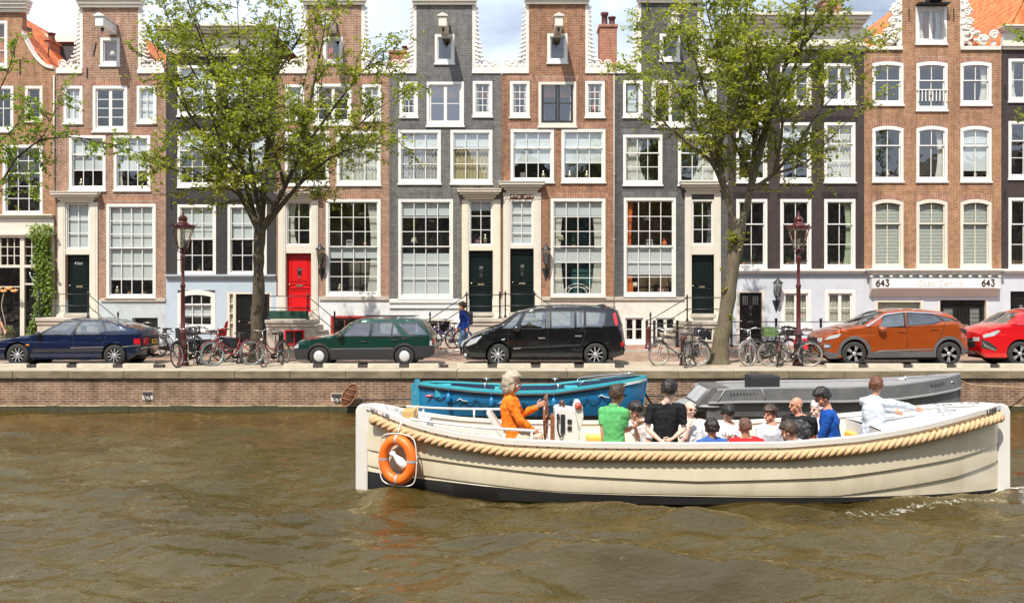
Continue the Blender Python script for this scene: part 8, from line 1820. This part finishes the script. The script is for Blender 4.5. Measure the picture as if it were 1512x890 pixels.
person('person with ash-grey shoulder-length hair in an orange jacket steering the cream boat', 15.35, (757, 566), 0, 6, (751, 586), (757, 643), 0, [(770, 626, -.26), (797, 642, -.12)], [(772, 612, .28), (804, 594, .12)], CL('jacket_orange', (.86, .19, .015)), 'long', beige, ('long', h_grey), sk2, sit=True, S=1.14, knees=[(796, 644, -.1), (796, 644, .12)], group=G, collar=True)
person('person in a green polo shirt standing with back turned behind the white console', 15.12, (912, 583), 35, 8, (905, 603), (906, 664), 55, [(922, 636, -.05), (938, 628, .12)], [(890, 634, .02), (893, 658, 0)], CL('polo_green', (.10, .38, .13)), 'short', navy, ('short', h_brown), sk3, sit=False, S=1.06, group=G, glasses=eye_m, collar=True)
person('person with dark hair and glasses bending head down right of the green polo shirt', 16.0, (937, 606), -40, 42, (946, 622), (962, 672), -120, [(944, 650, -.15), (938, 632, -.25)], [(958, 650, -.15), (950, 655, -.3)], wt, 'short', navy, ('short', h_dark), sk1, sit=True, group=G, glasses=eye_m)
person('person in a black t-shirt standing with hands clasped behind the back', 15.1, (989, 577), 50, 10, (983, 598), (982, 660), 88, [(1010, 631, -.02), (986, 652, -.17)], [(956, 631, -.02), (976, 651, -.19)], CL('tee_black', (.012, .012, .014)), 'short', navy, ('short', h_dark), sk4, sit=False, S=1.12, group=G, sh_w=.205, glasses=eye_m)
person('bald person with sunglasses and a hand at the mouth in a white t-shirt', 16.15, (1019, 604), -75, 5, (1021, 622), (1025, 672), -80, [(1008, 642, -.12), (1023, 616, -.24)], [(1046, 644, -.05), (1040, 664, -.2)], wt, 'short', navy, ('bald', None), sk4, sit=True, group=G, glasses=M('glasses_maroon', (.12, .01, .015), .1), belly=.03)
person('person with slicked dark hair and blue shirt sitting low with back to the near side', 14.87, (1051, 633), 92, 5, (1051, 649), (1051, 692), 92, [(1068, 674, 0), (1066, 700, .15)], [(1033, 674, 0), (1036, 700, .15)], CL('shirt_blue', (.05, .12, .34)), 'short', navy, ('slick', h_dark), sk2, sit=True, group=G, collar=True)
person('person with short dark hair looking down in a white t-shirt with black print', 16.15, (1075, 611), -85, 36, (1077, 628), (1078, 676), -90, [(1062, 652, -.05), (1073, 648, -.28)], [(1094, 652, -.05), (1082, 648, -.3)], wt, 'short', navy, ('short', h_dark), sk1, sit=True, group=G, extra=('print',))
person('person with a shaved reddish head and red t-shirt seen from behind', 14.85, (1100, 631), 98, 5, (1102, 647), (1103, 692), 88, [(1121, 672, 0), (1118, 700, .15)], [(1083, 672, 0), (1086, 700, .15)], CL('tee_red', (.62, .02, .03)), 'short', navy, ('buzz', h_buzz), sk2, sit=True, S=1.06, group=G, sh_w=.20)
person('brown-haired person looking left in pale grey t-shirt between red shirt and black vest', 16.15, (1137, 612), -140, 5, (1140, 628), (1138, 676), -100, [(1122, 652, -.05), (1130, 664, -.25)], [(1154, 652, -.05), (1148, 664, -.25)], wt2, 'short', navy, ('short', h_brown), sk2, sit=True, group=G)
person('person with undercut hair and grey shirt bowed low against the near gunwale', 14.95, (1165, 637), 150, 22, (1173, 652), (1180, 692), 120, [(1190, 676, 0), (1180, 700, .1)], [(1160, 676, .05), (1158, 700, .1)], CL('shirt_grey', (.45, .46, .50)), 'short', navy, ('short', h_brown), sk1, sit=True, group=G)
person('bald person in a black t-shirt and patterned dark vest facing left', 15.8, (1176, 598), -168, 6, (1181, 615), (1183, 668), -118, [(1163, 643, .0), (1172, 656, -.2)], [(1202, 642, -.08), (1189, 654, -.24)], CL('tee_black2', (.015, .015, .017)), 'short', navy, ('bald', None), sk2, sit=True, S=1.06, group=G, sh_w=.205, extra=('vest',))
person('elderly person with white hair and white shirt half hidden behind the blue sweater', 16.2, (1206, 604), -150, 8, (1208, 621), (1210, 672), -110, [(1196, 648, 0), (1202, 660, -.2)], [(1222, 648, 0), (1214, 660, -.2)], wt, 'short', navy, ('buzz', h_white), sk4, sit=True, group=G)
person('person with dark hair and sunglasses in a royal blue sweater leaning to the left', 15.2, (1214, 587), -172, 24, (1224, 606), (1229, 662), 165, [(1236, 640, .25), (1222, 655, .2)], [(1217, 634, -.16), (1208, 656, -.1)], CL('sweater_blue', (.010, .065, .30)), 'elbow', navy, ('short', h_dark), sk2, sit=False, S=1.06, group=G, glasses=eye_m)
person('person with auburn hair tied back in a long white shirt reaching to the right', 15.6, (1294, 571), 65, 8, (1290, 589), (1288, 646), 40, [(1322, 597, -.1), (1346, 602, 0)], [(1316, 610, .3), (1340, 612, .2)], CL('shirt_white_long', (.52, .56, .62)), 'long', wt2, ('bun', h_red), sk1, sit=False, S=1.04, group=G, hem=.08, collar=True)
person('person in a blue jacket with black backpack walking left past the minivan', 33.4, (682.5, 452.5), 185, 5, (684, 460), (686, 483), 180, [(682, 473, .15), (678, 481, .15)], [(690, 472, -.12), (690, 482, -.2)], CL('jacket_blue', (.02, .05, .24)), 'long', jeans, ('short', h_brown), sk2, sit=False, floor=ZS, feet=[(694, 514, .1), (680, 515, -.1)], extra=('backpack',))
person('person in pale clothes standing at the very left edge outside the shop', 34.6, (-7, 458), 0, 5, (-7, 465), (-5, 488), 20, [(2, 477, -.15), (6, 487, -.2)], [(-12, 477, .1), (-8, 488, .1)], CL('top_pale_pink', (.7, .55, .5)), 'short', beige, ('short', h_brown), sk2, sit=False, floor=ZP, feet=[(-2, 516, 0), (-10, 516, 0)])
